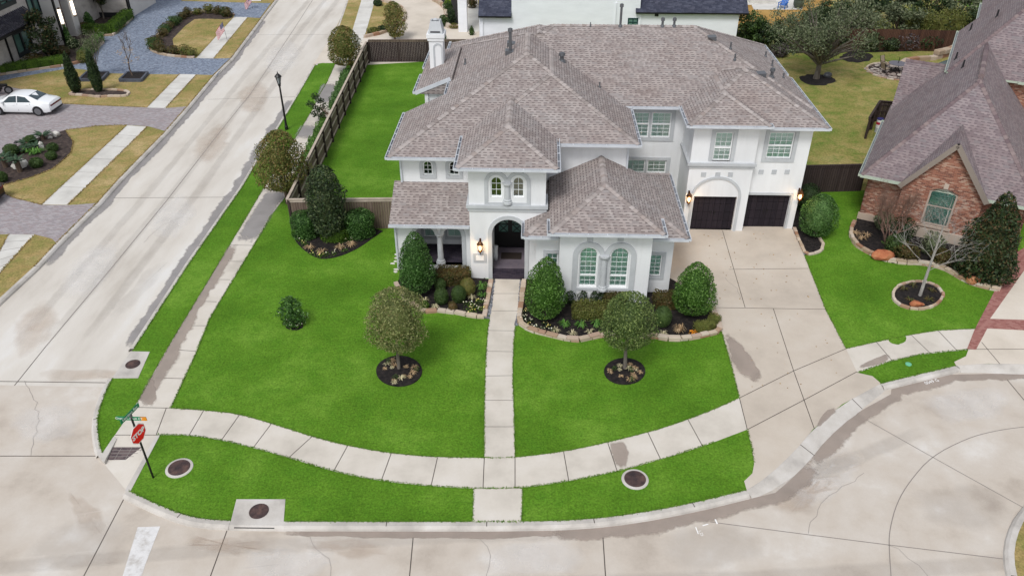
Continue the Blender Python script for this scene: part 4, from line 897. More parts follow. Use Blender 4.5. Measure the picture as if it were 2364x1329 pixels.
# centre upper wall and the study bay
wall(FL2, rectpts(.4, 4.6, 2.5, 6.25), (), .2); sidewall(4.4, 37.7, 42.3, 2.5, 6.2)
bw = [R_(FB, 1337, 572, 1379, 663), R_(FB, 1408, 572, 1451, 663)]; bw = [(a, b, bw[0][2], bw[0][3]) for a, b, c, d in bw]
wall(FB, rectpts(1.17, 5.46, 0, 4.0), [archpts(*q) for q in bw], .35)
for s in (1.17, 5.26): sidewall(s, 32.5, 34.2, 0, 4.0)
for q in bw: window(H, FB, *q, arch=True, cols=3, rows=8, split=q[2] + .62, fw=.06, inset=.16, mw=.014)
bc = [(q[0] + q[1]) / 2 for q in bw]; r0 = (bw[0][1] - bw[0][0]) / 2; zs = bw[0][3] - r0; mid = sum(bc) / 2; mb = MB(FB.M)
for k, c in enumerate(bc):
    o = [(c + (r0 + .33) * math.cos(math.pi * i / 16), zs + (r0 + .33) * math.sin(math.pi * i / 16)) for i in range(17)]; n_ = [(c + (r0 + .09) * math.cos(math.pi * i / 16), zs + (r0 + .09) * math.sin(math.pi * i / 16)) for i in range(17)]
    o = [(min(p[0], mid - .002), p[1]) if k == 0 else (max(p[0], mid + .002), p[1]) for p in o]; ringp(mb, o, n_, -.06, .02, closed=False)
for a, b in ((bc[0] - r0 - .33, bc[0] - r0 - .09), (bc[1] + r0 + .09, bc[1] + r0 + .33)): mb.box(a, b, -.06, .02, .2, zs)
mb.box(bc[0] - r0 - .09, bc[1] + r0 + .09, -.04, .02, bw[0][2] - .16, bw[0][2] - .02); mb.box(bc[0] + r0 + .03, bc[1] - r0 - .03, -.012, .02, bw[0][2], zs); mb.build('window_trim', M['stone'], H)
pilaster(FB, mid, bw[0][2] - .1, zs + .05, .16)
def wall_vent(f, u, v, s=.14):
    x, z = f.px(u, v); mb = MB(f.M); ringp(mb, rectpts(x - s, x + s, z - s, z + s), rectpts(x - s + .03, x + s - .03, z - s + .03, z + s - .03), -.02, .0)
    for k in range(4): zz = z - s + .05 + k * .058; mb.box(x - s + .03, x + s - .03, -.014, -.004, zz, zz + .035)
    mb.build('wall_vent', M['stone'], H)
wall_vent(FB, 1362.5, 551); wall_vent(FB, 1433, 551)
for u in (1624, 1657, 1686): wall_vent(FG1, u, 403, .13)
for u in (1757, 1787, 1817): wall_vent(FG2, u, 397, .13)
wl = R_(FW, 1261, 584, 1288, 640); wr = R_(FW, 1498, 588, 1527, 637)
wall(FW, rectpts(.06, 1.3, 0, 3.3), [rectpts(*wl)], .25); wall(FW, rectpts(5.4, 6.65, 0, 3.3), [rectpts(*wr)], .25)
for q in (wl, wr): window(H, FW, *q, cols=2, rows=5, fw=.06, inset=.06, trim=.16, slatsplit=False)
sidewall(.06, 33.35, 34.1, 0, 3.3); sidewall(6.45, 33.3, 39.1, 0, 3.3); mb = MB(); mb.box(.5, 6.65, 39.0, 39.2, 0, 3.3); mb.build('wall', M['stucco'], H)
# recessed wall between study and garage
u1, u2 = R_(FR, 1463.5, 259, 1499, 317), R_(FR, 1503, 259, 1549, 317); u2 = (u2[0], u2[1], u1[2], u1[3]); u1 = (u2[0] - .1 - (u2[1] - u2[0]), u2[0] - .1, u1[2], u1[3])
l1, l2 = (u1[0], u1[1], 1.3, 2.96), (u2[0], u2[1], 1.3, 2.96)
wall(FR, rectpts(4.5, 8.3, 0, 6.3), [rectpts(*q) for q in (u1, u2, l1, l2)], .25)
for q in (u1, u2, l1, l2): window(H, FR, *q, cols=3, rows=6, split=(q[2] + q[3]) / 2 + .05, fw=.07, inset=.06, slat='slat2')
for q, p in ((u1, u2), (l1, l2)):
    mb = MB(FR.M); ringp(mb, rectpts(q[0] - .2, p[1] + .2, q[2] - .2, q[3] + .17), rectpts(q[0], p[1], q[2], q[3]), -.05, .02); mb.box(q[1], p[0], -.04, .02, q[2], q[3]); mb.build('window_trim', M['stone'], H)
# garage
d1, d2 = (8.69, 11.03, 0, 2.12), (11.68, 14.05, 0, 2.1)
g1 = R_(FG1, 1648, 305, 1690, 371); g2_ = R_(FG2, 1772, 305, 1831, 366)
wall(FG1, rectpts(8.22, 11.62, 0, 6.35), [rectpts(*d1), rectpts(*g1)], .35); wall(FG2, rectpts(11.57, 14.5, 0, 6.15), [rectpts(*d2), rectpts(*g2_)], .35)
sidewall(8.22, 39.85, 42.6, 0, 6.35); sidewall(14.3, 40.2, 53.2, 0, 6.2); sidewall(11.42, 39.85, 40.3, 0, 6.2)
window(H, FG1, *g1, cols=3, rows=6, split=(g1[2] + g1[3]) / 2 - .08, slat='slat2', trim=.2, trim_bottom=False, slatsplit=False); window(H, FG2, *g2_, cols=4, rows=6, split=(g2_[2] + g2_[3]) / 2 - .02, slat='slat2', trim=.2)
for f, d in ((FG1, d1), (FG2, d2)):
    mb = MB(f.M)
    for k in range(4):
        z0 = d[2] + (d[3] - d[2]) * k / 4; mb.box(d[0], d[1], .2, .24, z0 + .012, z0 + (d[3] - d[2]) / 4 - .012)
    mb.box(d[0], d[1], .235, .26, 0, d[3])
    for k in range(5):
        x = d[0] + (d[1] - d[0]) * k / 4; a = max(d[0], x - .04); mb.box(a, min(d[1], x + .04), .18, .2, .02, d[3] - .01)
    o = mb.build('garage_door', M['garage'], H)
    mb = MB(f.M); mb.box((d[0] + d[1]) / 2 - .12, (d[0] + d[1]) / 2 - .08, .16, .18, .9, 1.15); mb.box((d[0] + d[1]) / 2 + .08, (d[0] + d[1]) / 2 + .12, .16, .18, .9, 1.15); mb.build('handle', M['iron'], o)
mb = MB(FG1.M); c, r = (d1[0] + d1[1]) / 2, (d1[1] - d1[0]) / 2 + .06                     # arch over the left garage door
o = [(c + (r + .13) * math.cos(math.pi * i / 20), 2.12 + (r * .88 + .13) * math.sin(math.pi * i / 20)) for i in range(21)]; n_ = [(c + r * math.cos(math.pi * i / 20), 2.12 + r * .88 * math.sin(math.pi * i / 20)) for i in range(21)]
ringp(mb, o, n_, -.06, .0, closed=False)
for a in (c - r - .13, c + r): mb.box(a, a + .13, -.06, .0, 0, 2.12)
mb.build('arch_trim', M['stone'], H)
mb = MB(FG2.M); mb.box(d2[0] - .1, d2[1] + .12, -.04, 0, 2.1, 2.24); mb.box(d2[0] - .1, d2[0], -.04, 0, 0, 2.1); mb.box(d2[1], d2[1] + .12, -.04, 0, 0, 2.1); mb.build('door_trim', M['stone'], H)
mb = MB(FG1.M); mb.box(8.08, 11.74, -.14, 0, 3.98, 4.14); mb.box(8.15, 11.68, -.07, 0, 3.84, 3.98); mb.box(8.08, 8.22, 0, 2.6, 3.98, 4.14); mb.box(8.15, 8.22, 0, 2.6, 3.84, 3.98); mb.build('cornice', M['stone'], H)
# house number plaque
x, z = FT.px(1108, 594); mb = MB(FT.M); mb.box(x - .32, x + .32, -.05, 0, z - .24, z + .24); pl = mb.build('number_plaque', M['stone'], H)
mb = MB(FT.M); mb.box(x - .2, x + .2, -.065, -.05, z - .14, z + .14); mb.build('plate', M['white'], pl)
# wall lanterns
def lantern(p, out, en=14):
    p = V(p); o = V(out) * .22; mb = MB(); c = p + o
    mb.lathe([(.012, c.z + .46), (.03, c.z + .40), (.05, c.z + .34), (.12, c.z + .27), (.17, c.z + .2), (.165, c.z + .16)], c.x, c.y, 6)
    mb.lathe([(.11, c.z - .2), (.09, c.z - .25), (.04, c.z - .29), (.02, c.z - .36), (.008, c.z - .44)], c.x, c.y, 6)
    for k in range(6):
        a = k * math.pi / 3; mb.bar((c.x + .15 * math.cos(a), c.y + .15 * math.sin(a), c.z + .17), (c.x + .10 * math.cos(a), c.y + .10 * math.sin(a), c.z - .21), .016, .016)
    mb.bar(p + V((0, 0, .3)), c + V((0, 0, .36)), .03, .03); mb.bar(p + V((0, 0, -.1)), p + V((0, 0, .4)) - V(out) * -.01, .09, .03)
    ln = mb.build('wall_lantern', M['bronze'], H)
    mb = MB(); mb.lathe([(.03, c.z - .16), (.07, c.z - .08), (.08, c.z + .02), (.05, c.z + .1), (.02, c.z + .13)], c.x, c.y, 8); mb.build('bulb', M['lamp'], ln)
    l_ = bpy.data.lights.new('lantern_light', 'POINT'); l_.energy = en; l_.color = (1, .66, .34); l_.shadow_soft_size = .08; q = bpy.data.objects.new('lantern_light', l_); col.objects.link(q); q.location = c + V(out) * .22 + V((0, 0, -.02))
for f, u, v in ((FT, 1109, 566), (FG1, 1589, 455)): x, z = f.px(u, v); lantern((x, f.o.y, z), (0, -1, 0))
lantern((14.42, 39.85, FG2.px(1843, 449)[1]), (.25, -1, 0)); lantern((6.66, 36.0, PX(1555, 592, 6.9).z), (1, 0, 0), 8)
# chimney
cb = MB(); x0, x1, y0, y1, zt = -6.55, -5.72, 47.6, 48.5, PY(1010, 79, 47.6).z - .12
cb.box(x0, x1, y0, y1, 5.6, zt); cb.box(x0 - .07, x1 + .07, y0 - .07, y1 + .07, zt - .28, zt - .1); cb.box(x0 - .12, x1 + .12, y0 - .12, y1 + .12, zt - .1, zt + .12)
ch = cb.build('chimney', M['stucco'], roof)
z1 = zt + .82; mb = MB(); b = [(x0 - .02, y0 - .02), (x1 + .02, y0 - .02), (x1 + .02, y1 + .02), (x0 - .02, y1 + .02)]; t_ = [(x0 + .12, y0 + .16), (x1 - .12, y0 + .16), (x1 - .12, y1 - .16), (x0 + .12, y1 - .16)]
mb.mesh([(x, y, zt + .12) for x, y in b] + [(x, y, zt + .2) for x, y in b] + [(x, y, z1) for x, y in t_] + [(x + (.06 if x < -6.1 else -.06), y + (.06 if y < 48 else -.06), z1 - .02) for x, y in t_] + [(x + (.06 if x < -6.1 else -.06), y + (.06 if y < 48 else -.06), z1 - .35) for x, y in t_],
        [(i, (i + 1) % 4, 4 + (i + 1) % 4, 4 + i) for i in range(4)] + [(4 + i, 4 + (i + 1) % 4, 8 + (i + 1) % 4, 8 + i) for i in range(4)] + [(8 + i, 8 + (i + 1) % 4, 12 + (i + 1) % 4, 12 + i) for i in range(4)] + [(12 + i, 12 + (i + 1) % 4, 16 + (i + 1) % 4, 16 + i) for i in range(4)])
mb.face([(x, y, z1 - .34) for x, y in t_], 1); mb.box(x0 + .12, x1 - .12, y0 - .035, y0 - .025, zt + .2, zt + .28, 1); mb.lathe([(.12, z1 - .3), (.12, z1 + .02), (.16, z1 + .03), (.02, z1 + .12)], (x0 + x1) / 2, (y0 + y1) / 2, 10)
mb.build('chimney_cap', [M['stone'], M['ventblack']], ch)
FC = Fac(0, y0); a = FC.rect(1000, 88, 1022, 140); c = (a[0] + a[1]) / 2; mb = MB(FC.M); ringp(mb, archpts(c - .29, c + .29, zt - 1.95, zt - .42), archpts(c - .19, c + .19, zt - 1.85, zt - .52), -.03, 0); mb.build('chimney_trim', M['stone'], ch)
# roof furniture
for (u, v, h, r) in ((1178, 121, 1.15, .085), (1074, 149, .35, .05), (1297, 141, .3, .11), (1384, 202, .3, .04), (1432, 61, 1.1, .07), (1363, 62, .25, .03), (1529, 61, .32, .07), (1556, 61, .32, .07), (1686, 114, .4, .05), (1696, 139, .35, .05), (1767, 131, .32, .05), (1782, 153, .38, .05), (1781, 178, .34, .09), (1808, 180, .3, .045)):
    p = roof_at(u, v)
    if not p: continue
    mb = MB(); pr = [(r * 2.1, p.z - .1), (r * 1.6, p.z + .06), (r, p.z + .1), (r, p.z + h)]
    if r > .06: pr += [(r * 1.7, p.z + h), (r * 1.5, p.z + h + .16), (r * .3, p.z + h + .2)]
    mb.lathe(pr, p.x, p.y, 10); mb.build('vent_pipe', M['steel'], roof)
for (u, v, nx) in ((1180, 103, -1), (1176, 122, -1), (1643, 89, 1), (1757, 173, 1)):
    p = roof_at(u, v)
    if not p: continue
    s = .4126 if nx < 0 else .48; mb = MB(); ax = V((nx, 0, -s)).normalized(); up = V((0, 0, 1)); a = p - ax * .28; b = p + ax * .25
    y = V((0, .26, 0)); mb.mesh([a - y, a + y, b - y + up * .26, b + y + up * .26, b - y, b + y, (b + up * .26) + y * 0 + up * .06], [(0, 1, 3, 2), (0, 2, 4), (1, 5, 3)]); mb.mesh([b - y * .96 + up * .25, b + y * .96 + up * .25, b + y * .96, b - y * .96], [(0, 1, 2, 3)], 1)
    mb.build('roof_vent', [M['steel'], M['ventblack']], roof)

# ------------------------------------------------------------------ NEIGHBOURING HOUSES AND FENCES
def mid_quad(f, tl, bl, br, tr):
    a, b, c, d = f.px(*tl), f.px(*bl), f.px(*br), f.px(*tr); return (a[0] + b[0]) / 2, (c[0] + d[0]) / 2, (b[1] + c[1]) / 2, (a[1] + d[1]) / 2
# brick house on the right, turned about its own axis
FBK = Fac(18.61, 41.22, -27); MX = FBK.M
BH = thing('brick_house', 'brick house with steep mauve shingle hips and an arched gable window', 'house', tuple(MX @ V((5, 8, 0))))
rm2, rb2 = MB(MX), MB(MX)
hip(rm2, rb2, -.4, 8.3, -.5, 11.6, 2.9, pf=1.1, pl=1.1, pr=1.1)
hip(rm2, None, 1.68, 5.86, -.5, 4.0, 2.95, pl=1.33, pr=1.33)
for x_ in (1.68, 5.86):                                  # gable overhang
    rm2.mesh([(x_, -.82, 2.95), (3.77, -.82, 5.73), (3.77, -.5, 5.73), (x_, -.5, 2.95), (x_, -.82, 2.81), (3.77, -.82, 5.59), (3.77, -.5, 5.59), (x_, -.5, 2.81)], [(0, 1, 2, 3), (7, 6, 5, 4)] if x_ < 3 else [(3, 2, 1, 0), (4, 5, 6, 7)])
hip(rm2, rb2, -.3, 2.8, 10.4, 15.4, 2.9, pf=1.1, pb=1.1)
hip(rm2, rb2, 2.27, 17, 10.3, 20.4, 6.0, pf=1.12, pl=1.12)
hip(rm2, rb2, 3.3, 17, 20.4, 34, 6.0, pl=1.12)
rf2 = rm2.build('roof', [M['shingle2'], M['gutter_green']], BH); rb2.build('ridge_cap', M['ridge2'], rf2)
def wallm(par, fac, outer, holes, th, mat):
    mb = MB(fac.M); panel(mb, outer, holes, 0, th); return mb.build('wall', M[mat], par)
FGB = Fac(*(MX @ V((0, -.55, 0)))[:2], -27)
a_, b_, c_, d_ = mid_quad(FGB, (2151, 440), (2133, 516), (2186, 528), (2208, 444)); gw = (a_ - .14, b_ + .08, c_, d_ + .14)
def segarch(s0, s1, t0, t1, n=10):
    h = .22; return [(s0, t0), (s1, t0)] + [(s1 + (s0 - s1) * i / n, t1 - h + h * math.sin(math.pi * i / n)) for i in range(n + 1)]
wallm(BH, FBK, rectpts(0, 1.9, 0, 2.9), [], .25, 'brick'); wallm(BH, FBK, rectpts(5.7, 7.9, 0, 2.9), [], .25, 'brick'); wallm(BH, FGB, [(1.8, 0), (5.74, 0), (5.74, 2.95), (3.77, 5.55), (1.8, 2.95)], [segarch(*gw)], .6, 'brick')
FS = Fac(*(MX @ V((0, 11.5, 0)))[:2], -27 - 90); wallm(BH, FS, rectpts(0, 11.5, 0, 2.9), [], .25, 'brick')
FD_ = Fac(*(MX @ V((2.6, 10.65, 0)))[:2], -27); wallm(BH, FD_, rectpts(0, 14, 0, 6), [], .25, 'brick')
FD2 = Fac(*(MX @ V((2.6, 34, 0)))[:2], -117); FD2 = Fac(*(MX @ V((2.6, 20.2, 0)))[:2], -117); wallm(BH, FD2, rectpts(0, 9.5, 0, 6), [], .25, 'brick'); FD3 = Fac(*(MX @ V((3.6, 34, 0)))[:2], -117); wallm(BH, FD3, rectpts(0, 13.6, 0, 6), [], .25, 'brick'); FC_ = Fac(*(MX @ V((-.05, 15, 0)))[:2], -117); wallm(BH, FC_, [(0, 0), (4.2, 0), (4.2, 2.9), (2.1, 5.2), (0, 2.9)], [], .2, 'brick')
FR8 = Fac(*(MX @ V((7.9, 0, 0)))[:2], 63); wallm(BH, FR8, rectpts(0, 11, 0, 2.9), [], .2, 'brick')
mb = MB(FGB.M); i_ = segarch(gw[0] + .09, gw[1] - .09, gw[2] + .09, gw[3] - .09); ringp(mb, segarch(*gw), i_, .05, .14); mb.box(gw[0] + .09, gw[1] - .09, .08, .12, (gw[2] + gw[3]) / 2 - .03, (gw[2] + gw[3]) / 2 + .03)
wb = mb.build('window', m_flat('window_tan_frame', C(196, 178, 164, K)), BH); mb = MB(FGB.M); panel(mb, i_, [], .10, .105); mb.build('pane', M['glass'], wb)
mb = MB(FGB.M); n = 18
for k in range(n):
    z = gw[2] + .1 + (gw[3] - gw[2] - .3) * k / n; mb.mesh([(gw[0] + .1, .13, z), (gw[1] - .1, .13, z), (gw[1] - .1, .17, z + .08), (gw[0] + .1, .17, z + .08)], [(0, 1, 2, 3)])
mb.build('shutter', m_flat('blind_teal', C(150, 205, 192, 1.)), wb)
mb = MB(FGB.M); panel(mb, segarch(gw[0] + .05, gw[1] - .05, gw[2] + .05, gw[3] - .05), [], .22, .24); mb.build('backing', M['dark'], wb)
mb = MB(FGB.M); cxw = (gw[0] + gw[1]) / 2; mb.box(gw[0] - .15, gw[1] + .15, -.1, .06, gw[2] - .12, gw[2]); mb.box(cxw - .11, cxw + .11, -.05, 0, gw[3] + .02, gw[3] + .32); mb.build('keystone', M['limestone'], BH)
mb = MB(FGB.M)
for k in range(22):
    x = gw[0] - .1 + (gw[1] - gw[0] + .2) * k / 22; zz = gw[3] - .2 + .22 * math.sin(math.pi * (k + .5) / 22); mb.box(x, x + .075, -.02, 0, zz, zz + .24)
mb.build('brick_arch', M['brick'], BH)
mb = MB(FBK.M); mb.box(-.05, 1.8, -.08, 0, 0, .42, 0); mb.box(1.75, 5.8, -.68, -.55, 0, .6, 0); mb.build('stone_base', M['limestone'], BH)
for a, b in (((1.64, -.82, 2.87), (3.77, -.82, 5.69)), ((5.9, -.82, 2.87), (3.77, -.82, 5.69))):
    mb = MB(FBK.M); mb.bar(V(a) - V((0, 0, .1)), V(b) - V((0, 0, .1)), .05, .26); mb.build('bargeboard', m_flat('trim_taupe', C(150, 138, 128, K), .7), BH)
def lgut(par, M_, a, b, o, mt='gutter_green'):
    a, b = M_ @ V(a), M_ @ V(b); ov = M_.to_3x3() @ V((o[0], o[1], 0)); return gutter(par, a, b, (ov.x, ov.y), False, (mt, 'gutter_in'))
lgut(BH, MX, (-.4, -.5, 2.9), (-.4, 8.6, 2.9), (-1, 0)); lgut(BH, MX, (-.4, -.5, 2.9), (1.65, -.5, 2.9), (0, -1)); lgut(BH, MX, (5.9, -.5, 2.9), (8.3, -.5, 2.9), (0, -1)); lgut(BH, MX, (2.27, 10.5, 6), (2.27, 20.4, 6), (-1, 0)); lgut(BH, MX, (6.2, 10.3, 6), (17, 10.3, 6), (0, -1)); lgut(BH, MX, (3.3, 20.6, 6), (3.3, 30, 6), (-1, 0))
mb = MB(MX); zr = 2.9 + 4.35 * 1.1                      # raised ridge vent
for k in range(9):
    y = 4.3 + k * .62; mb.tube([(3.95, y, zr + .05), (3.95, y + .6, zr + .05)], .16, 8)
mb.build('ridge_vent', M['ridge2'], rf2)
BV2 = BVHTree.FromPolygons(rm2.v, rm2.f)
for u, v in ((2222, 156), (2301, 39), (2240, 70), (2206, 137)):
    p = BV2.ray_cast(CAM, ray(u, v).normalized())[0]
    if p: mb = MB(); mb.lathe([(.1, p.z - .05), (.06, p.z + .05), (.05, p.z + .45)], p.x, p.y, 8); mb.build('vent_pipe', M['ventblack'], rf2)

# stone and stucco mansion, top left
MH = thing('mansion', 'pale stone mansion with dark framed windows and a tiled awning roof', 'house', (-48, 70, 0))
F1 = Fac(-45.2, 40, 90)
lw = mid_quad(F1, (22, 65), (46, 139), (78, 112), (59, 47)); tw_ = mid_quad(F1, (50, -26), (72, 45), (98, 34), (78, -40)); uw = mid_quad(F1, (-22, -2), (-12, 36), (36, 4), (26, -30))
wallm(MH, F1, rectpts(5, 33.2, 0, 9), [rectpts(*q) for q in (lw, tw_, uw)], .3, 'mansion')
def dwin(f, q, cols, par, sill=.35):
    s0, s1, t0, t1 = q; mb = MB(f.M); ringp(mb, rectpts(s0, s1, t0, t1), rectpts(s0 + .14, s1 - .14, t0 + sill, t1 - .14), -.05, .2)
    for k in range(1, cols): x = s0 + (s1 - s0) * k / cols; mb.box(x - .1, x + .1, -.02, .15, t0 + sill, t1 - .14)
    mb.box(s0 + .14, s1 - .14, -.01, .14, t1 - .72, t1 - .62); w_ = mb.build('window', M['darkframe'], par)
    mb = MB(f.M); mb.box(s0 + .1, s1 - .1, .1, .12, t0 + sill - .05, t1 - .1); mb.build('pane', M['glass_teal'], w_)
for q, c in ((lw, 2), (tw_, 2), (uw, 3)): dwin(F1, q, c, MH)
ae = lw[1] + .35; mb = MB(F1.M); ze = lw[3] + .15; mb.mesh([(5, -1.15, ze), (ae, -1.15, ze), (ae - .25, 0, ze + .95), (5, 0, ze + .95)], [(0, 1, 2, 3)]); mb.mesh([(ae, -1.15, ze), (ae, 0, ze), (ae - .25, 0, ze + .95)], [(0, 1, 2)])
k = 5.
while k < ae - .1: mb.tube([(k, -1.2, ze + .03), (k, 0, ze + .99)], .055, 6); k += .26
mb.box(5, ae, -1.22, -1.1, ze - .22, ze - .02, 1); mb.mesh([(5, -1.15, ze - .1), (ae, -1.15, ze - .1), (ae, 0, ze - .1), (5, 0, ze - .1)], [(3, 2, 1, 0)], 1); mb.build('awning_roof', [M['tile'], M['iron']], MH)
mb = MB(F1.M); x, z = F1.px(32, 153); mb.bar((x, -.08, .1), (x, -.08, ze), .12, .12); mb.build('downpipe', M['iron'], MH)
mb = MB(); mb.box(-45.3, -43.9, 72.75, 73.7, 0, 9); mb.box(-45.3, -44.2, 75.6, 76.55, 0, 9); mb.build('pillar', M['mansionwhite'], MH)
mb = MB(); mb.box(-43.9, -43.78, 72.55, 72.78, .1, 9); mb.build('downpipe', M['iron'], MH)
mb = MB(); mb.box(-46.5, -45.2, 73.2, 82.5, 0, 9); mb.build('wall', M['mansion'], MH)
mb = MB(); mb.box(-44.6, -44.3, 73.75, 74.55, .3, 9); mb.build('door', M['brownwood'], MH)
mb = MB(); mb.box(-45.22, -45.12, 76.9, 77.9, 2.6, 8); mb.build('window_slot', M['darkframe'], MH)
for y, x, zz in ((73.2, -43.9, PX(140, 39, -43.8).z), (76.1, -44.2, PX(164, 21, -44.1).z)):
    mb = MB(); mb.box(x, x + .14, y - .1, y + .1, zz - .65, zz + .65); mb.build('sconce', M['lampwhite'], MH)
    mb = MB(); mb.box(x, x + .17, y - .1, y + .1, zz - .78, zz - .65); mb.box(x, x + .17, y - .1, y + .1, zz + .65, zz + .78); mb.build('sconce_cap', M['bronze'], MH)
FM2 = Fac(0, 82.4); x1 = G(308, 39)[0]; q = (FM2.px(199, 10)[0], FM2.px(211, 10)[0], FM2.px(208, 21)[1], 7.); wallm(MH, FM2, rectpts(-56, x1, .5, 9), [rectpts(*q)], .3, 'mansion'); dwin(FM2, q, 1, MH, .1)
mb = MB(); mb.box(-56, x1 - .05, 82.36, 82.5, 0, .5); mb.build('plinth', M['ventblack'], MH)
mb = MB(); mb.box(x1 - .3, x1, 82.45, 88.5, 0, 9); mb.build('wall', M['mansionwhite'], MH)
mb = MB(); mb.bar((x1 - .05, 82.3, .2), (x1 - .05, 82.3, 9), .16, .16); mb.build('downpipe', M['iron'], MH)
mb = MB(); mb.box(-58, -45, 45, 83, 9, 9.4); mb.box(-58, x1 + .4, 82, 92, 9, 9.4); mb.build('roof', M['tile'], MH)

# white painted brick house behind
WH = thing('white_house', 'white painted brick house with slate grey shingle roofs behind the main roof', 'house', (3, 75, 0))
FH = Fac(0, 72.2); xl = FH.px(1106, 40)[0]; xm = FH.px(1181, 20)[0]; xr = FH.px(1478, 20)[0]
zl, zr_ = PY(1110, 38, 71.8).z, PY(1475, 29, 71.8).z
wq = R_(FH, 1449, 42, 1473, 62)
wallm(WH, FH, rectpts(xl, xm, 0, zl + .2), [], .3, 'whitebrick'); wallm(WH, FH, rectpts(xm, xr, 0, 9.), [rectpts(*wq)], .3, 'whitebrick'); wallm(WH, FH, rectpts(xr, 17.6, 0, zr_ + .2), [], .3, 'whitebrick')
for x, z in ((xl, zl), (17.4, zr_)): mb = MB(); mb.box(x, x + .25, 72.4, 84, 0, z + .2); mb.build('wall', M['whitebrick'], WH)
for x in (xm, xr - .3): mb = MB(); mb.box(x, x + .3, 72.4, 84, 0, 9); mb.build('wall', M['whitebrick'], WH)
rm3 = MB(); hip(rm3, None, xl - .05, xm, 71.8, 78.5, zl, pf=.8); hip(rm3, None, FH.px(1468, 20)[0], 18.3, 71.8, 77, zr_, pf=.62, pb=.62); hip(rm3, None, xm - .4, xr + .4, 71.8, 86, 9, pf=.6, pb=.6, pl=.6, pr=.6)
rm3.build('roof', [M['slate'], M['iron']], WH)
mb = MB(FH.M); ringp(mb, rectpts(*wq), rectpts(wq[0] + .08, wq[1] - .08, wq[2] + .08, wq[3] - .08), -.02, .12); c = (wq[0] + wq[1]) / 2; mb.box(c - .03, c + .03, 0, .1, wq[2] + .08, wq[3] - .08); c = (wq[2] + wq[3]) / 2; mb.box(wq[0] + .08, wq[1] - .08, .002, .098, c - .03, c + .03)
w_ = mb.build('window', M['teal'], WH); mb = MB(FH.M); mb.box(wq[0] + .05, wq[1] - .05, .06, .07, wq[2] + .05, wq[3] - .05); mb.build('pane', M['glass_teal'], w_)
for u in (1419, 1114, 1477): x = FH.px(u, 60)[0]; mb = MB(FH.M); mb.box(x - .05, x + .05, -.1, 0, 0, 4.4 if u == 1419 else (zl if u == 1114 else zr_) - .1); mb.build('downpipe', M['whitebrick'], WH)
x, z = FH.px(1516, 33); mb = MB(FH.M); mb.box(x - .16, x + .16, -.08, 0, z - .18, z + .18); mb.build('wall_vent', M['ventblack'], WH)
p = G(1071, 73); mb = MB(); mb.box(p.x - .5, p.x + .35, p.y - .25, p.y + .6, 0, 6.5); mb.box(p.x - .9, p.x + 3, p.y - .3, p.y + 8, 4.6, 6.6); mb.build('porch_post', M['whitebrick'], WH)
sheet('porch', g2([(1080, 74), (1108, 74), (1106, 19), (1080, 20)]), .05, 'walk_far', 0)

# fences
def fence(label, pts, h, mat, side=1, rails=True, cap=True, post=True, step=2.4, name='fence', railmat='fence_rail'):
    c = sum((V((*p, 0)) for p in pts), V()) / len(pts); t = thing(name, label, 'fence', (c.x, c.y, 0))
    for a, b in zip(pts, pts[1:]):
        a, b = V((*a, 0)), V((*b, 0)); d = (b - a).normalized(); n = V((-d.y, d.x, 0)) * side; L_ = (b - a).length; up = V((0, 0, 1))
        mb = MB(); k = 0.; rn = random.Random(int(L_ * 100))
        while k < L_ - .02:
            w_ = min(.14, L_ - k); hh = h + rn.uniform(-.012, .012); p, q = a + d * (k + .004), a + d * (k + w_ - .004); o = n * rn.uniform(0, .006)
            mb.mesh([p + o, q + o, q + o + n * .02, p + o + n * .02] + [v + up * hh for v in (p + o, q + o, q + o + n * .02, p + o + n * .02)], [(0, 1, 5, 4), (1, 2, 6, 5), (2, 3, 7, 6), (3, 0, 4, 7), (4, 5, 6, 7)]); k += .14
        mb.build('boards', M[mat], t)
        if cap: mb = MB(); mb.bar(a + up * (h + .03) + n * .02, b + up * (h + .03) + n * .02, .15, .045); mb.bar(a + up * (h - .08) - n * .015, b + up * (h - .08) - n * .015, .025, .12); mb.build('cap_rail', M[railmat], t)
        if rails:
            for z in (.25, h * .52, h - .25): mb = MB(); mb.bar(a + n * .05 + up * z, b + n * .05 + up * z, .05, .1); mb.build('rail', M[railmat], t)
        if post:
            m = max(1, round(L_ / step))
            for i in range(m + 1): p = a + (b - a) * (i / m) + n * .09; mb = MB(); mb.box(p.x - .06, p.x + .06, p.y - .06, p.y + .06, 0, h - .03); mb.build('post', M['fence_post'], t)
    return t
A_, B_, C_ = (-13.72, 38.85), (-14.86, 68.5), (-8.1, 39.1)
fence('long weathered board fence with grey cap rail along the street pavement', [B_, A_], 1.85, 'fence', side=1, step=2.42)
fence('weathered grey board fence behind the black mulch bed, joining the house', [(A_[0] + .12, A_[1]), (-7.0, 39.2)], 1.85, 'fence', side=1, rails=False)
fence('dark stained board fence across the back of the side lawn', [(-14.7, 68.75), (-2, 69.3)], 1.9, 'fence_dark', side=1, rails=False, railmat='fence')
fence('dark brown fence between the garage and the brick house', [(14.55, 44.25), (19.9, 44.75)], 1.75, 'fence_dark', side=1, rails=False, railmat='fence_dark')
pb_ = [tuple(G(1830, 112)[:2]), tuple(G(2010, 116)[:2]), tuple(G(2300, 122)[:2])]
M['fence_red'] = m_plank('fence_reddish', [C(92, 66, 54, 1.), C(108, 80, 66, 1.), C(80, 58, 50, 1.)])
fence('old reddish brown fence behind the back garden shrubs', pb_, 1.9, 'fence_red', side=1, rails=False, cap=False)
fs_ = [tuple(G(1994, 320)[:2]), tuple(G(2019, 279)[:2]), tuple(G(2075, 284)[:2])]
fence('small dark timber screen hiding the pool equipment beside the brick house', fs_, 1.5, 'fence_dark', side=-1, step=1.6, railmat='fence_dark')

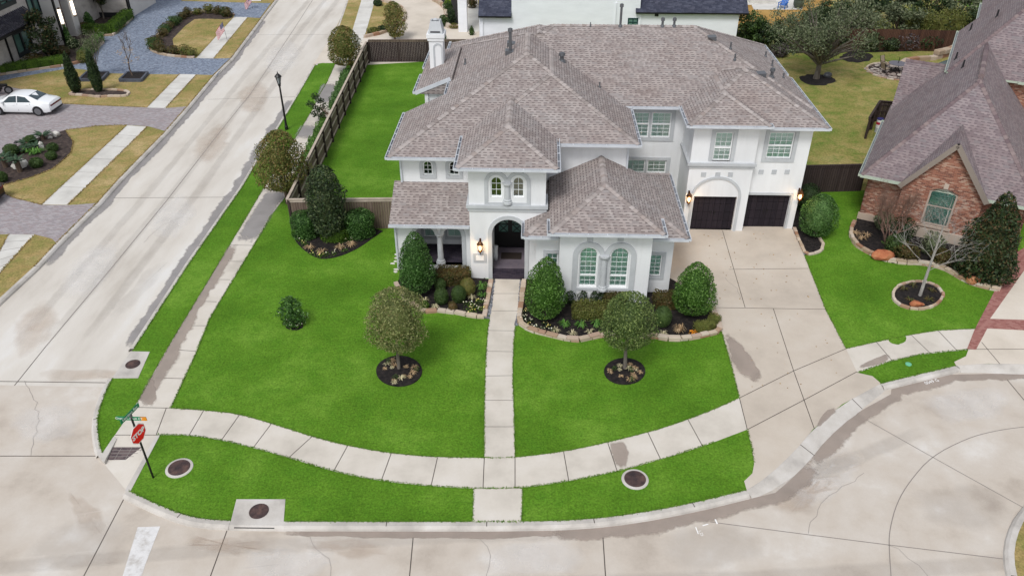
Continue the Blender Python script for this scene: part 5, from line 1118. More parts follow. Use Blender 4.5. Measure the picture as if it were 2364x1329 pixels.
# ------------------------------------------------------------------ VEGETATION
def leafq(P, N, size, rng, asp=.5):
    n = len(P); t = rng.normal(size=(n, 3)); a = np.cross(N, t); a /= np.linalg.norm(a, axis=1, keepdims=True) + 1e-9; b = np.cross(N, a)
    L_ = (size * rng.uniform(.7, 1.3, n))[:, None]; q = np.stack([P - b * L_ * .5, P + a * L_ * asp * .5 - b * L_ * .05, P + b * L_ * .5, P - a * L_ * asp * .5 - b * L_ * .05], 1)
    return q.reshape(-1, 3)
def unit(v): return v / (np.linalg.norm(v, axis=1, keepdims=True) + 1e-9)
def prof_leaves(c, h, prof, n, size, seed, lump=.1, depth=.3, rnd=.7, asp=.5, core=.8, nb=30, sx=1., sy=1., jag=0.):
    """leaves over the surface and through the outer depth of a form turned from a profile of (height fraction, radius)"""
    rng = np.random.default_rng(seed); ts = np.array([p[0] for p in prof]); rs = np.array([p[1] for p in prof])
    g = np.linspace(0, 1, 200); rr = np.interp(g, ts, rs); seg = np.hypot(np.gradient(rr), h / 200); wgt = np.cumsum(rr * seg + 1e-6); wgt /= wgt[-1]
    t = np.interp(rng.random(n), wgt, g); an = rng.uniform(0, 2 * np.pi, n); r = np.interp(t, ts, rs); sl = np.gradient(rr, g[1] * h); s = np.interp(t, g, sl)
    bt, ba, bw = rng.random(nb), rng.uniform(0, 2 * np.pi, nb), rng.uniform(.3, 1, nb); rm_ = max(rs); bump = np.zeros(n)
    for i in range(nb):
        da = (an - ba[i] + np.pi) % (2 * np.pi) - np.pi; d2 = (da * r / rm_ / .45) ** 2 + ((t - bt[i]) * h / rm_ / .45) ** 2; bump = np.maximum(bump, bw[i] * np.exp(-d2))
    r = r * (1 + lump * (bump * 1.6 - .8)) * (1 - depth * rng.random(n) ** 2.2) * (1 + jag * rng.normal(size=n))
    P = np.stack([c[0] + r * np.cos(an) * sx, c[1] + r * np.sin(an) * sy, c[2] + t * h + lump * .3 * rm_ * (bump - .4)], 1)
    N = unit(np.stack([np.cos(an), np.sin(an), -s], 1)); N = unit(N + rng.normal(size=(n, 3)) * rnd)
    cr = None
    if core:
        k = 10; cv, cf = [], []
        for i, (a, b) in enumerate(prof):
            for j in range(k): x = 2 * math.pi * j / k; cv.append((c[0] + b * core * math.cos(x) * sx, c[1] + b * core * math.sin(x) * sy, c[2] + h * (.5 + (a - .5) * (core + .05))))
        for i in range(len(prof) - 1):
            for j in range(k): cf.append((i * k + j, i * k + (j + 1) % k, (i + 1) * k + (j + 1) % k, (i + 1) * k + j))
        cr = (np.array(cv), cf)
    return leafq(P, N, size, rng, asp), cr
def clump_leaves(clumps, m, size, seed, asp=.5, rnd=.8, flat=.8, upb=.3):
    rng = np.random.default_rng(seed); out = []
    for (x, y, z, r) in clumps:
        k = int(m * rng.uniform(.7, 1.3)); d = unit(rng.normal(size=(k, 3))); rad_ = r * (rng.random(k) ** .45)[:, None]
        P = np.array([x, y, z]) + d * rad_ * np.array([1, 1, flat]); N = unit(d + np.array([0, 0, upb]) + rng.normal(size=(k, 3)) * rnd); out.append(leafq(P, N, size, rng, asp))
    return np.vstack(out)
EGG = [(0, .45), (.08, .78), (.2, .96), (.34, 1.), (.5, .94), (.66, .80), (.8, .60), (.91, .36), (.97, .18), (1, .02)]
BALL = [(0, .3), (.06, .55), (.18, .82), (.35, .97), (.5, 1), (.65, .95), (.8, .78), (.92, .48), (1, .03)]
LOLLY = [(0, .34), (.05, .70), (.13, .90), (.25, 1.0), (.40, 1.), (.56, .95), (.7, .85), (.83, .66), (.93, .42), (1, .04)]
COL = [(0, .55), (.1, .9), (.25, 1), (.45, .92), (.65, .74), (.82, .5), (.93, .25), (1, .02)]
BOXP = [(0, .86), (.1, .97), (.4, 1), (.8, 1), (.93, .93), (.99, .75), (1, .02)]
def ppm(p): return FPX / (V(p) - CAM).dot(Wv)             # pixels per metre at a point
def span(u, vb, vt, w):                                   # base point, height and radius of a plant seen at these pixels
    p = G(u, vb); z = PY(u, vt, p.y).z; return p, z, w / 2 / ppm((p.x, p.y, z * .45))
def shrub(name, label, cat, u, vb, vt, w, prof, mat, n, size, seed, group=None, stem=0., stemmat='bark', **kw):
    p, z, r = span(u, vb, vt, w); pr = [(a, b * r) for a, b in prof]; back = r * .25; c = (p.x, p.y + back, stem)
    if stem:
        t = thing(name, label, cat, (p.x, p.y + back, 0), group); q, cr = prof_leaves(c, z - stem, pr, n, size, seed, **kw); quads_obj('foliage', q, M[mat], t, core=cr)
        mb = MB(); rn = random.Random(seed)
        for k in range(3): x, y = c[0] + rn.uniform(-.12, .12), c[1] + rn.uniform(-.12, .12); mb.tube([(x, y, -.02), (c[0] + rn.uniform(-.1, .1), c[1] + rn.uniform(-.1, .1), stem + .4)], [.05, .04], 5)
        mb.build('stem', M[stemmat], t); return t
    q, cr = prof_leaves(c, z, pr, n, size, seed, **kw); return quads_obj(name, q, M[mat], None, core=cr, label=label, cat=cat, group=group)
def limbs(mb, base, top, targets, r0, rng, n=6):
    base, top = V(base), V(top); mb.tube([base, base.lerp(top, .5) + V((rng.uniform(-.05, .05), rng.uniform(-.05, .05), 0)), top], [r0, r0 * .8, r0 * .62], 8)
    for t in targets:
        t = V(t); s = base.lerp(top, rng.uniform(.75, 1)); m = s.lerp(t, .5) + V((rng.uniform(-.15, .15), rng.uniform(-.15, .15), rng.uniform(0, .25))); mb.tube([s, m, t], [r0 * .42, r0 * .26, r0 * .08], n)
def lolly_tree(label, u, vb, vc0, vc1, uc, w, mat, n, size, seed, tr=.09, bark='bark', cat='tree', group=None, prof=LOLLY, wood=9, **kw):
    p = G(u, vb); zb, zt = PY(u, vc0, p.y).z, PY(uc, vc1, p.y).z; cx = PY(uc, (vc0 + vc1) / 2, p.y).x; r = w / 2 / ppm((cx, p.y, (zb + zt) / 2)); rng = random.Random(seed)
    t = thing('tree', label, cat, (p.x, p.y, 0), group); h = zt - zb; mb = MB()
    tg = [(cx + r * .6 * math.cos(k * 6.28 / wood) * rng.uniform(.5, 1.1), p.y + r * .6 * math.sin(k * 6.28 / wood) * rng.uniform(.5, 1.1), zb + h * rng.uniform(.3, .8)) for k in range(wood)]
    limbs(mb, (p.x, p.y, -.03), (p.x * .7 + cx * .3, p.y, zb + h * .22), tg, tr, rng); mb.build('trunk', M[bark], t)
    q, cr = prof_leaves((cx, p.y, zb), h, [(a, b * r) for a, b in prof], n, size, seed, **kw); quads_obj('crown', q, M[mat], t, core=cr); return t
def loose_tree(label, base, trunk_top, clumps, mat, m, size, seed, tr, bark='bark', cat='tree', name='tree', group=None, **kw):
    t = thing(name, label, cat, (base[0], base[1], 0), group); rng = random.Random(seed); mb = MB(); limbs(mb, base, trunk_top, [c[:3] for c in clumps], tr, rng, 5); mb.build('trunk', M[bark], t)
    quads_obj('crown', clump_leaves(clumps, m, size, seed, **kw), M[mat], t); return t
def ell_clumps(c, rx, ry, rz, k, r, seed, lo=.55):
    rng = np.random.default_rng(seed); d = unit(rng.normal(size=(k, 3))); f = rng.uniform(lo, 1, k)[:, None]; P = np.array(c) + d * f * np.array([rx, ry, rz]); return [(x, y, z, r * rng.uniform(.7, 1.25)) for x, y, z in P]
def hedge(label, path, wd, h, mat, seed, size=.085, dens=400, cat='hedge', group=None, z=0., name='hedge', wob=.05):
    rng = np.random.default_rng(seed); pts = np.array(resample(path, .1)); seg = np.hypot(*np.diff(pts, axis=0).T); tot = seg.sum(); n = int(dens * (tot + wd) * (wd + 2 * h)); s = rng.random(n) * tot; cs = np.concatenate([[0], np.cumsum(seg)])
    x, y = np.interp(s, cs, pts[:, 0]), np.interp(s, cs, pts[:, 1]); e = .15; tx, ty = np.interp(s + e, cs, pts[:, 0]) - np.interp(s - e, cs, pts[:, 0]), np.interp(s + e, cs, pts[:, 1]) - np.interp(s - e, cs, pts[:, 1]); l_ = np.hypot(tx, ty) + 1e-9; nx, ny = -ty / l_, tx / l_
    k = rng.random(n) * (2 * h + wd); hw = wd / 2
    off = np.where(k < h, -hw, np.where(k < h + wd, k - h - hw, hw)); zz = np.where(k < h, k, np.where(k < h + wd, h, 2 * h + wd - k)); wv = 1 + wob * (np.sin(s * 2.3 + seed) + np.sin(s * 5.1 + 2 * seed)) 
    dn = 1 - .22 * rng.random(n) ** 2; P = np.stack([x + nx * off * wv * dn, y + ny * off * wv * dn, z + zz * (wv * .3 + .7) * np.where((k > h) & (k < h + wd), dn, 1)], 1)
    N = np.stack([np.where(k < h, -nx, np.where(k < h + wd, 0, nx)), np.where(k < h, -ny, np.where(k < h + wd, 0, ny)), np.where((k > h) & (k < h + wd), 1., .15)], 1)
    en = int(dens * wd * h * 1.2)                       # both ends
    for i, sg in ((0, -1), (-1, 1)):
        a = pts[i]; b = pts[1] if i == 0 else pts[-2]; d = (a - b) / np.hypot(*(a - b)); pn = np.array([-d[1], d[0]]); o = rng.uniform(-hw, hw, en); zq = rng.uniform(0, h, en); bulge = .12 * rng.random(en)
        P = np.vstack([P, np.stack([a[0] + pn[0] * o + d[0] * bulge, a[1] + pn[1] * o + d[1] * bulge, z + zq], 1)]); N = np.vstack([N, np.tile([d[0], d[1], .1], (en, 1))])
    N = unit(N + rng.normal(size=N.shape) * .7); cm = MB(); pp = [tuple(p) for p in pts[::4]] + [tuple(pts[-1])]; A, B = offset(pp, hw * .8), offset(pp, -hw * .8); poly = A + B[::-1]
    cm.prism(poly, z, z + h * .84); return quads_obj(name, leafq(P, N, size, rng), M[mat], None, core=(np.array([tuple(v) for v in cm.v]), cm.f), label=label, cat=cat, group=group)
def tuft_q(c, n, L_, seed, wd=.03, up=.6, droop=.5):
    rng = np.random.default_rng(seed); out = []
    for i in range(n):
        a = rng.uniform(0, 6.283); l_ = L_ * rng.uniform(.6, 1.1); e = np.array([math.cos(a), math.sin(a), 0]); s = np.array([-e[1], e[0], 0]) * wd; p0 = np.array(c) + e * .02
        u_ = up * rng.uniform(.6, 1.3); p1 = p0 + e * l_ * .45 + np.array([0, 0, l_ * u_]); p2 = p0 + e * l_ + np.array([0, 0, l_ * u_ * (1 - droop)])
        out += [p0 - s * .6, p0 + s * .6, p1 + s, p1 - s, p1 - s, p1 + s, p2 + s * .15, p2 - s * .15]
    return np.array(out)
def tuft(label, u, v, w, mat, seed, n=34, wd=.022, up=.7, group=None, cat='plant', name='strap_plant', z=.03, droop=.5):
    p = G(u, v, z); r = w / 2 / ppm(p); return quads_obj(name, tuft_q(p, n, r, seed, wd, up, droop), M[mat], None, label=label, cat=cat, group=group)
def flower(label, u, v, w, seed, petal='petal_white', leaf='dkgreen', group=None, n=40, cat='flowers', name='bedding_flower'):
    p = G(u, v, .03); r = w / 2 / ppm(p); rng = np.random.default_rng(seed); P = np.array(p) + rng.normal(size=(n, 3)) * [r * .5, r * .5, 0] + np.stack([np.zeros(n), np.zeros(n), rng.uniform(.02, .16, n)], 1)
    q = leafq(P, unit(rng.normal(size=(n, 3)) + [0, 0, 1.2]), .09, rng); k = max(3, n // 7); P2 = np.array(p) + rng.normal(size=(k, 3)) * [r * .45, r * .45, 0] + np.stack([np.zeros(k), np.zeros(k), rng.uniform(.16, .22, k)], 1)
    q2 = leafq(P2, unit(rng.normal(size=(k, 3)) * .4 + [0, 0, 1]), .062, rng, .95); return quads_obj(name, np.vstack([q, q2]), [M[leaf], M[petal]], None, mi=[0] * n + [1] * k, label=label, cat=cat, group=group)
def twigs(mb, a, d, l_, r, depth, rng, spread=.6, up=.15, n=4, kids_=(2, 4)):
    a = V(a); d = V(d).normalized(); m = a + d * l_ * .5 + V((rng.gauss(0, .06), rng.gauss(0, .06), rng.gauss(0, .04))) * l_; b = a + d * l_ + V((rng.gauss(0, .1), rng.gauss(0, .1), rng.gauss(0, .06))) * l_; mb.tube([a, m, b], [r, r * .8, r * .55], n, cap=False)
    if depth == 0: return
    for i in range(rng.randint(*kids_)):
        nd = (d + V((rng.gauss(0, spread), rng.gauss(0, spread), rng.gauss(up, spread * .6)))).normalized(); twigs(mb, m.lerp(b, rng.uniform(.1, 1)), nd, l_ * rng.uniform(.55, .85), r * .55, depth - 1, rng, spread, up, n, kids_)

# mulch beds and their stone edging
def bed(px, mat='mulch', sm=1, closed=True, z=.03): p = g2(px); p = smooth(p, sm, closed) if sm else p; return sheet('mulch_bed', p, z, mat, 0)
b1 = [(919, 649), (935, 690), (977, 720), (1010, 717), (1050, 722.6), (1091, 731), (1118, 733), (1126, 695), (1134, 646), (1080, 640), (1000, 612), (940, 612)]
bed(b1, sm=0); edging(g2([(914, 655), (935, 692), (977, 721), (1010, 718), (1050, 723), (1091, 732), (1117, 733.5), (1126, 695), (1134, 649)]), 'low stone edging around the planted bed left of the entry walk', seed=3)
b2 = [(1209, 646), (1204, 696), (1197, 747), (1225, 764), (1261, 772), (1309, 784), (1340, 786.6), (1365, 780), (1389, 775), (1450, 778), (1519, 779), (1555, 785), (1588, 782), (1622, 776), (1662, 766), (1656, 742), (1641, 712), (1560, 650), (1541, 640), (1300, 640)]
bed(b2, sm=0); edging(g2([(1209, 650), (1204, 696), (1197, 746), (1225, 764), (1261, 773), (1309, 785), (1340, 787), (1365, 781), (1389, 775), (1450, 778), (1519, 780), (1555, 786), (1588, 783), (1622, 777), (1662, 767), (1656, 744), (1645, 715)]), 'curved two course stone edging around the bed below the study bay', seed=4, layers=2, h=.2)
bed([(673, 536), (683, 559), (705, 581), (733, 597), (760, 598), (797, 588), (833, 570), (866, 546), (890, 530), (780, 520)])
for i, (c, rx, ry) in enumerate((((921.5, 857), 54, 36), ((1442, 857.5), 48.5, 31))): bed([(c[0] + rx * math.cos(k * .3927), c[1] + ry * math.sin(k * .3927)) for k in range(16)], z=.04)
blob('mulch_bed', g2([(655, 748), (665, 760), (685, 764), (703, 756), (700, 738), (660, 735)]), .012, 'mulch', 8, .05)
b4 = [(1829, 527), (1843, 560), (1858, 589), (1876, 587), (1897, 579), (1901, 565), (1888, 545), (1880, 480), (1856, 440), (1832, 440)]
bed(b4, sm=0); edging(g2([(1833, 528), (1846, 560), (1860, 589), (1877, 587), (1897, 579.5), (1901, 565), (1890, 548)]), 'small curved stone edging in front of the garage corner shrub', seed=5, wd=.16, h=.12)
b5 = [(1972, 516), (1961, 535), (1970, 565), (2008, 589), (2061, 608), (2132, 610), (2181, 621), (2226, 651), (2268, 664), (2302, 670), (2313, 647), (2332, 606), (2350, 580), (2340, 500), (2060, 470), (1985, 495)]
bed(b5, sm=0); edging(g2(smooth([(1972, 516), (1961, 535), (1970, 565), (2008, 589), (2061, 608), (2132, 610), (2181, 621), (2226, 651), (2268, 664), (2302, 671)], 1)), 'long stone edging of the curving bed before the brick house', seed=6, layers=2, h=.24, wd=.2)
edging(g2([(2302, 671), (2313, 648), (2332, 606)]), 'short stone edging along the red brick driveway band', seed=7, h=.2, wd=.2)
rg = [(2118 + 57 * math.cos(k * .3927), 683 + 31 * math.sin(k * .3927)) for k in range(16)]; bed(rg); edging(smooth(g2([(2118 + 59 * math.cos(k * .3927), 683 + 32.5 * math.sin(k * .3927)) for k in range(16)]), 1, True), 'stone ring around the bare pale barked tree', seed=8, closed=True, h=.13, lo=.25, hi=.45, wd=.14)
for l_, u, v, w_, h_ in (('large flat orange boulder in the long stone edging', 2037, 596, 56, .55), ('rounded orange boulder at the right end of the stone edging', 2247, 654, 40, .5), ('tan orange boulder at the front of the tree ring', 2118, 706, 36, .36)):
    p = G(u, v, .1); r = w_ / 2 / ppm(p); mb = MB(); mb.rock((p.x, p.y + .1, h_ * .42), (r, r * .6, h_ * .6), u); mb.build('boulder', M['orange_rock'], label=l_, cat='boulder')
for i, q in enumerate(([(1143, 646), (1134, 649), (1126, 695), (1118, 734), (1129, 737), (1134, 718)], [(1201, 646), (1196, 718), (1188, 752), (1196, 751), (1203, 696), (1209, 648)])): scatter_bits('pebbles', g2(q), 520, (.025, .06), 'pebble', 40 + i, .012)
scatter_bits('pebbles', g2([(1827, 524), (1856, 589), (1860, 588), (1834, 526)]), 150, (.025, .05), 'pebble', 44, .012)
for i, q in enumerate((b1, b2, b4, b5)): scatter_bits('bark_chips', g2(q), 420, (.03, .07), 'mulch', 50 + i, .035, flat=.35)

# clipped hollies
for l_, u, vb, vt, w_, mt, s in (('glossy egg shaped holly standing left of the arched porch', 963, 682, 540, 90, 'holly', 1), ('glossy egg shaped holly right of the front door walk', 1259, 738, 601, 100, 'holly_lime', 2), ('egg shaped holly beside the driveway at the bed corner', 1598, 730, 613, 101, 'holly_lime', 3)):
    shrub('clipped_holly', l_, 'shrub', u, vb, vt, w_, EGG, mt, 9000, .085, s, 'egg shaped clipped hollies', stem=.18, lump=.16, depth=.38, rnd=.9, jag=.035, core=.7)
shrub('clipped_holly', 'rounded holly in the small bed at the garage corner', 'shrub', 1884, 548, 451, 84, [(0, .5), (.1, .85), (.3, 1), (.55, .97), (.75, .8), (.9, .5), (1, .03)], 'holly', 7000, .085, 4, 'egg shaped clipped hollies', stem=.15, lump=.14, depth=.34, jag=.03, core=.72)
shrub('shrub', 'dark shrub behind the rounded holly against the garage side wall', 'shrub', 1860, 490, 427, 62, BALL, 'dkgreen', 2600, .09, 5, lump=.2, depth=.4)
# round headed lawn trees in mulch rings
lolly_tree('olive brown round headed tree in the left mulch ring', 921, 851, 792, 668, 914, 138, 'oak', 12000, .095, 11, .08, group='round headed lawn trees', lump=.24, depth=.48, rnd=.95, asp=.42, core=.6, jag=.055)
lolly_tree('green round headed tree in the right mulch ring', 1443, 851, 788, 679, 1452, 130, 'oak_green', 11000, .09, 12, .09, group='round headed lawn trees', lump=.2, depth=.46, rnd=.95, asp=.45, core=.62, jag=.05)
# street trees beyond the fence
lolly_tree('rust tinged round tree far along the side street pavement', 814, 168, 148, 60, 793, 78, 'oak_rust', 7000, .14, 13, .12, 'bark_brown', group='street trees', lump=.16, depth=.4, core=.6, jag=.04)
lolly_tree('rust tinged loose crowned tree beside the fence corner', 664, 470, 432, 302, 646, 114, 'oak_rust', 9500, .14, 14, .11, 'bark_brown', group='street trees', lump=.22, depth=.55, core=.45, rnd=1., jag=.07, asp=.45)
loose_tree('thin dark leaved shrub tree against the long street fence', tuple(G(764, 291)), tuple(G(764, 291) + V((0, 0, .8))), [(G(u, 275).x, G(764, 285).y, PY(u, v, G(764, 285).y).z, .32) for u, v in ((735, 262), (728, 240), (742, 222), (752, 232), (748, 252), (757, 262), (738, 248), (760, 245), (750, 270))], 'dkgreen', 130, .14, 15, .05, 'bark_brown')
hw = [(g_.x, g_.y) for g_ in (G(698, 408), G(723, 347), G(753, 286))]; hedge('leafy ground hedge between pavement and fence, nearer stretch', hw, .75, .55, 'holly_lime', 16, .12, 200, wob=.14)
hw = [(g_.x, g_.y) for g_ in (G(770, 254), G(789, 207), G(803, 173))]; hedge('leafy ground hedge between pavement and fence, farther stretch', hw, .75, .55, 'holly', 17, .12, 200, wob=.14)
shrub('shrub', 'small brownish bush at the foot of the rust tinged corner tree', 'shrub', 672, 458, 410, 40, BALL, 'redleaf', 900, .12, 18, lump=.3, depth=.6, core=.5)
# corner bed beside the fence
p_, z_, r_ = span(764, 548, 386, 96); q, cr = prof_leaves((p_.x, p_.y, .35), z_ - .35, [(a, b * r_) for a, b in [(0, .7), (.1, .95), (.3, 1.0), (.5, .95), (.68, .82), (.8, .64), (.9, .5), (.97, .3), (1, .03)]], 7000, .15, 21, lump=.3, depth=.5, rnd=.9, core=.55, jag=.06)
t = thing('tree', 'tall dark leafy evergreen in the bed by the fence corner', 'tree', (p_.x, p_.y, 0)); quads_obj('crown', q, M['evergreen'], t, core=cr); mb = MB(); mb.tube([(p_.x, p_.y, 0), (p_.x, p_.y, z_ * .7)], [.09, .03], 7); mb.build('trunk', M['bark_brown'], t)
for l_, u, vb, vt, w_, s, n in (('dark clipped bush left of the tall evergreen in the fence bed', 707, 548, 499, 66, 22, 4200), ('dark clipped bush right of the tall evergreen in the fence bed', 832, 548, 496, 68, 23, 4200)): shrub('clipped_bush', l_, 'shrub', u, vb, vt, w_, BOXP, 'holly', n, .09, s, lump=.12, depth=.3)
shrub('clipped_bush', 'low yellow green clipped mound in front of the tall evergreen', 'shrub', 771, 559, 535, 66, BOXP, 'hedge', 2600, .07, 24, lump=.12, depth=.3, sy=.6)
for i, (u, v) in enumerate(((714, 574), (743, 584), (786, 573), (811, 567))): tuft('tan spiky grass tuft in the dark fence bed', u, v, 30, 'reed_tan', 30 + i, 30, .02, .6, group='tan tufts in the fence bed')
for i, (u, v, pt) in enumerate(((702, 566, 'petal_yellow'), (722, 588, 'petal_yellow'), (752, 590, 'petal_white'), (738, 592, 'petal_yellow'), (690, 556, 'petal_white'), (772, 588, 'petal_white'), (796, 580, 'petal_white'), (811, 554, 'petal_white'))): flower('small pale flower clump along the front of the fence bed', u, v, 20, 60 + i, pt, 'hedge', 'flowers in the fence bed')
# bed left of the walk
hedge('reddish brown clipped hedge under the porch column', g2([(1011, 651), (1082, 651)]), 1.0, .72, 'redleaf', 70, .09, 400, wob=.07)
for l_, u, vb, vt, w_, mt, s in (('dark clipped ball, smallest of the pair behind', 1016, 672, 645, 28, 'boxwood', 71), ('clipped boxwood ball at the left front of the porch bed', 1019, 703, 668, 34, 'boxwood', 72), ('clipped boxwood ball at the centre of the porch bed', 1059, 699, 662, 35, 'boxwood', 73), ('red and olive clipped ball behind the centre boxwood ball', 1080, 684, 644, 37, 'oak_rust', 74)):
    shrub('clipped_ball', l_, 'shrub', u, vb, vt, w_, BALL, mt, 2600, .05, s, lump=.05, depth=.18, core=.86)
tuft('tall green strap leaved plant by the tower corner', 1113, 668, 34, 'reed', 75, 30, .018, 1.1); tuft('short yellow green strap plant beside the stone edging', 1115, 683, 26, 'reed', 76, 24, .02, .8); tuft('grey tufted plant under the left holly', 980, 696, 30, 'reed_pale', 77, 26, .02, .7); tuft('pale tufted plant at the front of the porch bed', 1007, 710, 24, 'reed_pale', 78, 24, .018, .7); tuft('small pale tuft behind the white flowers', 1089, 690, 22, 'reed_pale', 79, 22, .018, .8)
shrub('bush', 'small rust brown bush at the porch bed front', 'shrub', 1045, 718, 698, 24, BALL, 'redleaf', 500, .07, 80, lump=.25, depth=.5); shrub('bush', 'small green bush beside the round tree at the bed edge', 'shrub', 981, 714, 696, 20, BALL, 'hedge', 400, .07, 81, lump=.25, depth=.5)
for i, (u, v) in enumerate(((1090, 705), (1102, 698), (1112, 700), (1094, 716), (1106, 714), (1114, 716), (1076, 703), (1084, 720))): flower('white and yellow flower clump beside the entry walk edging', u, v, 22, 90 + i, ('petal_white', 'petal_yellow')[i % 2], 'hedge', 'flowers left of the walk')
# bed right of the walk
hedge('yellow green clipped hedge in front of the study windows', g2([(1325, 728), (1412, 728)]), .9, .62, 'yellowleaf', 100, .09, 400, wob=.07)
hedge('reddish clipped hedge against the study wall', g2([(1394, 704), (1440, 704)]), .7, .7, 'redleaf', 101, .1, 300, wob=.1); hedge('dark reddish hedge under the right study window', g2([(1512, 706), (1556, 706)]), .8, .7, 'redleaf', 102, .1, 300, wob=.1)
shrub('clipped_ball', 'clipped boxwood ball partly behind the right round tree', 'shrub', 1528, 755, 710, 42, BALL, 'boxwood', 3000, .05, 103, lump=.05, depth=.18, core=.86)
hedge('low lime green hedge at the driveway corner of the bed', g2([(1608, 765), (1638, 760), (1650, 742)]), .55, .45, 'yellowleaf', 104, .075, 460, wob=.08)
for i, u in enumerate((1316, 1345, 1372, 1388)): shrub('bush', 'small dark leafy bush against the study wall base', 'shrub', u, 703, 674, 26, BALL, 'dkgreen', 320, .1, 105 + i, 'bushes along the study wall', lump=.3, depth=.7, core=0)
for i, (u, v) in enumerate(((1302, 752), (1341, 753), (1376, 751))): tuft('green strap leaved clump in the bed below the study bay', u, v, 32, 'reed', 110 + i, 44, .022, .8, group='green clumps below the study bay')
for i, (u, v) in enumerate(((1282, 764), (1321, 771), (1362, 767), (1530, 771))): tuft('pale spiky tuft along the stone edging below the study bay', u, v, 26, 'reed_pale', 115 + i, 28, .016, .6, group='pale tufts below the study bay')
tuft('tan grass clump under the driveway holly', 1568, 768, 34, 'reed_tan', 119, 40, .018, 1.1); flower('bright orange flower clump at the end of the lime hedge', 1601, 770, 18, 120, 'petal_orange', 'petal_orange')
for i, (u, v) in enumerate(((1212, 722), (1209, 735), (1226, 742), (1219, 754), (1235, 757), (1250, 762), (1266, 757), (1274, 764), (1213, 745), (1258, 750))): flower('white flower clump at the walk end of the study bed', u, v, 18, 122 + i, ('petal_white', 'petal_yellow')[i % 3 == 0], 'dkgreen', 'flowers right of the walk')
# lawn shrub with its flowers
shrub('lawn_shrub', 'single dark green shrub standing alone on the lawn', 'shrub', 676, 754, 690, 62, [(0, .5), (.15, .85), (.4, 1), (.65, .85), (.85, .6), (1, .1)], 'holly', 1500, .12, 140, lump=.4, depth=.7, core=.25, rnd=1., jag=.08)
for i, (u, v) in enumerate(((659, 744), (671, 757), (687, 757), (699, 749), (707, 737), (698, 731), (661, 752), (645, 727))): flower('white flower clump around the lone lawn shrub', u, v, 12, 141 + i, 'petal_white', 'hedge', 'white flowers around the lawn shrub', 22)
# plants in the two tree rings
rn = random.Random(5)
for c, rx, ry, s, lab in (((921.5, 857), 44, 27, 150, 'left'), ((1442, 857.5), 39, 23, 180, 'right')):
    k = 0
    while k < 18:
        a = rn.uniform(0, 6.283); f = math.sqrt(rn.uniform(.12, 1)); u, v = c[0] + rx * f * math.cos(a), c[1] + ry * f * math.sin(a); k += 1
        if abs(u - c[0]) < 8 and v < c[1] + 4: continue
        if k % 4 == 0: shrub('bush', 'small green seedling bush in the %s tree ring' % lab, 'plant', u, v + 3, v - 8, 14, BALL, 'boxwood', 120, .06, s + k, 'green seedlings in the %s tree ring' % lab, lump=.3, depth=.5, core=0)
        else: tuft('withered tan tuft in the %s tree ring' % lab, u, v, rn.uniform(12, 22), ('reed_tan', 'reed_pale')[k % 3 == 1], s + k, 26, .016, .5, group='withered tufts in the %s tree ring' % lab, z=.04)
# brick house garden
def bare(label, u, vb, vt, mat, r, seed, stems=1, depth=4, spread=.5, up=.25, l0=None, lean=(0, 0), name='bare_tree', group=None, kids_=(2, 4), leader=False):
    p = G(u, vb); z = PY(u + lean[0], vt, p.y).z; rng = random.Random(seed); mb = MB(); t = thing(name, label, 'tree', (p.x, p.y, 0), group)
    for k in range(stems):
        a = 6.28 * k / max(1, stems) + rng.uniform(0, 1); d = V((math.cos(a) * .34, math.sin(a) * .34, 1)) if stems > 1 else V((0, 0, 1)); st = V((p.x + (math.cos(a) * .08 if stems > 1 else 0), p.y + (math.sin(a) * .08 if stems > 1 else 0), -.02))
        if leader:
            top = V((p.x, p.y, z)); mb.tube([st, st.lerp(top, .3), st.lerp(top, .6), top], [r, r * .75, r * .42, r * .08], 7)
            for q in range(22):
                f = .27 + .66 * q / 22; a = q * 2.4; twigs(mb, st.lerp(top, f), (math.cos(a), math.sin(a), .55 + f * .7), (1 - f) * z * .30 + .3, r * .24 * (1.1 - f), 3, rng, .5, .2, 4, (2, 4))
        else: twigs(mb, st, d, (l0 or z * .36), r, depth, rng, spread, up, 5, kids_)
    return t, mb, p, z
t, mb, p, z = bare('pale barked leafless tree in the round stone ring', 2123, 683, 452, 'bark_pale', .085, 201, leader=True); mb.build('trunk', M['bark_pale'], t)
t, mb, p, z = bare('multi stemmed leafless reddish tree against the brick gable', 2046, 566, 405, 'bark_red', .042, 202, stems=7, depth=5, spread=.34, up=.35, l0=1.25); mb.build('trunk', M['bark_red'], t)
p_, z_, r_ = span(2258, 636, 444, 142); q, cr = prof_leaves((p_.x, p_.y, .1), z_ - .1, [(a, b * r_) for a, b in [(0, .78), (.07, .98), (.2, 1.0), (.38, .86), (.55, .68), (.72, .5), (.86, .33), (.95, .2), (1, .03)]], 7500, .17, 203, lump=.22, depth=.45, core=.6, jag=.04, rnd=.9)
t = thing('tree', 'dark conical magnolia at the right of the brick gable', 'tree', (p_.x, p_.y, 0)); quads_obj('crown', q, M['magnolia'], t, core=cr); mb = MB(); mb.tube([(p_.x, p_.y, 0), (p_.x, p_.y, z_ * .8)], [.11, .03], 7); mb.build('trunk', M['bark_brown'], t)
for l_, u, vb, vt, w_, mt, s in (('olive bush left of the brick gable window', 2040, 532, 494, 50, 'olive', 210), ('dark green bush under the brick gable window', 2080, 560, 506, 60, 'dkgreen', 211), ('reddish low bush in the long bed by the edging', 2090, 600, 566, 60, 'redleaf', 212), ('green mound behind the bare tree', 2062, 588, 545, 50, 'boxwood', 213), ('olive bush under the right of the gable window', 2148, 590, 540, 56, 'olive', 214), ('purple brown low bush left of the magnolia', 2172, 612, 578, 52, 'redleaf', 215)): shrub('bush', l_, 'shrub', u, vb, vt, w_, BALL, mt, 1300, .11, s, lump=.3, depth=.6, core=.5)
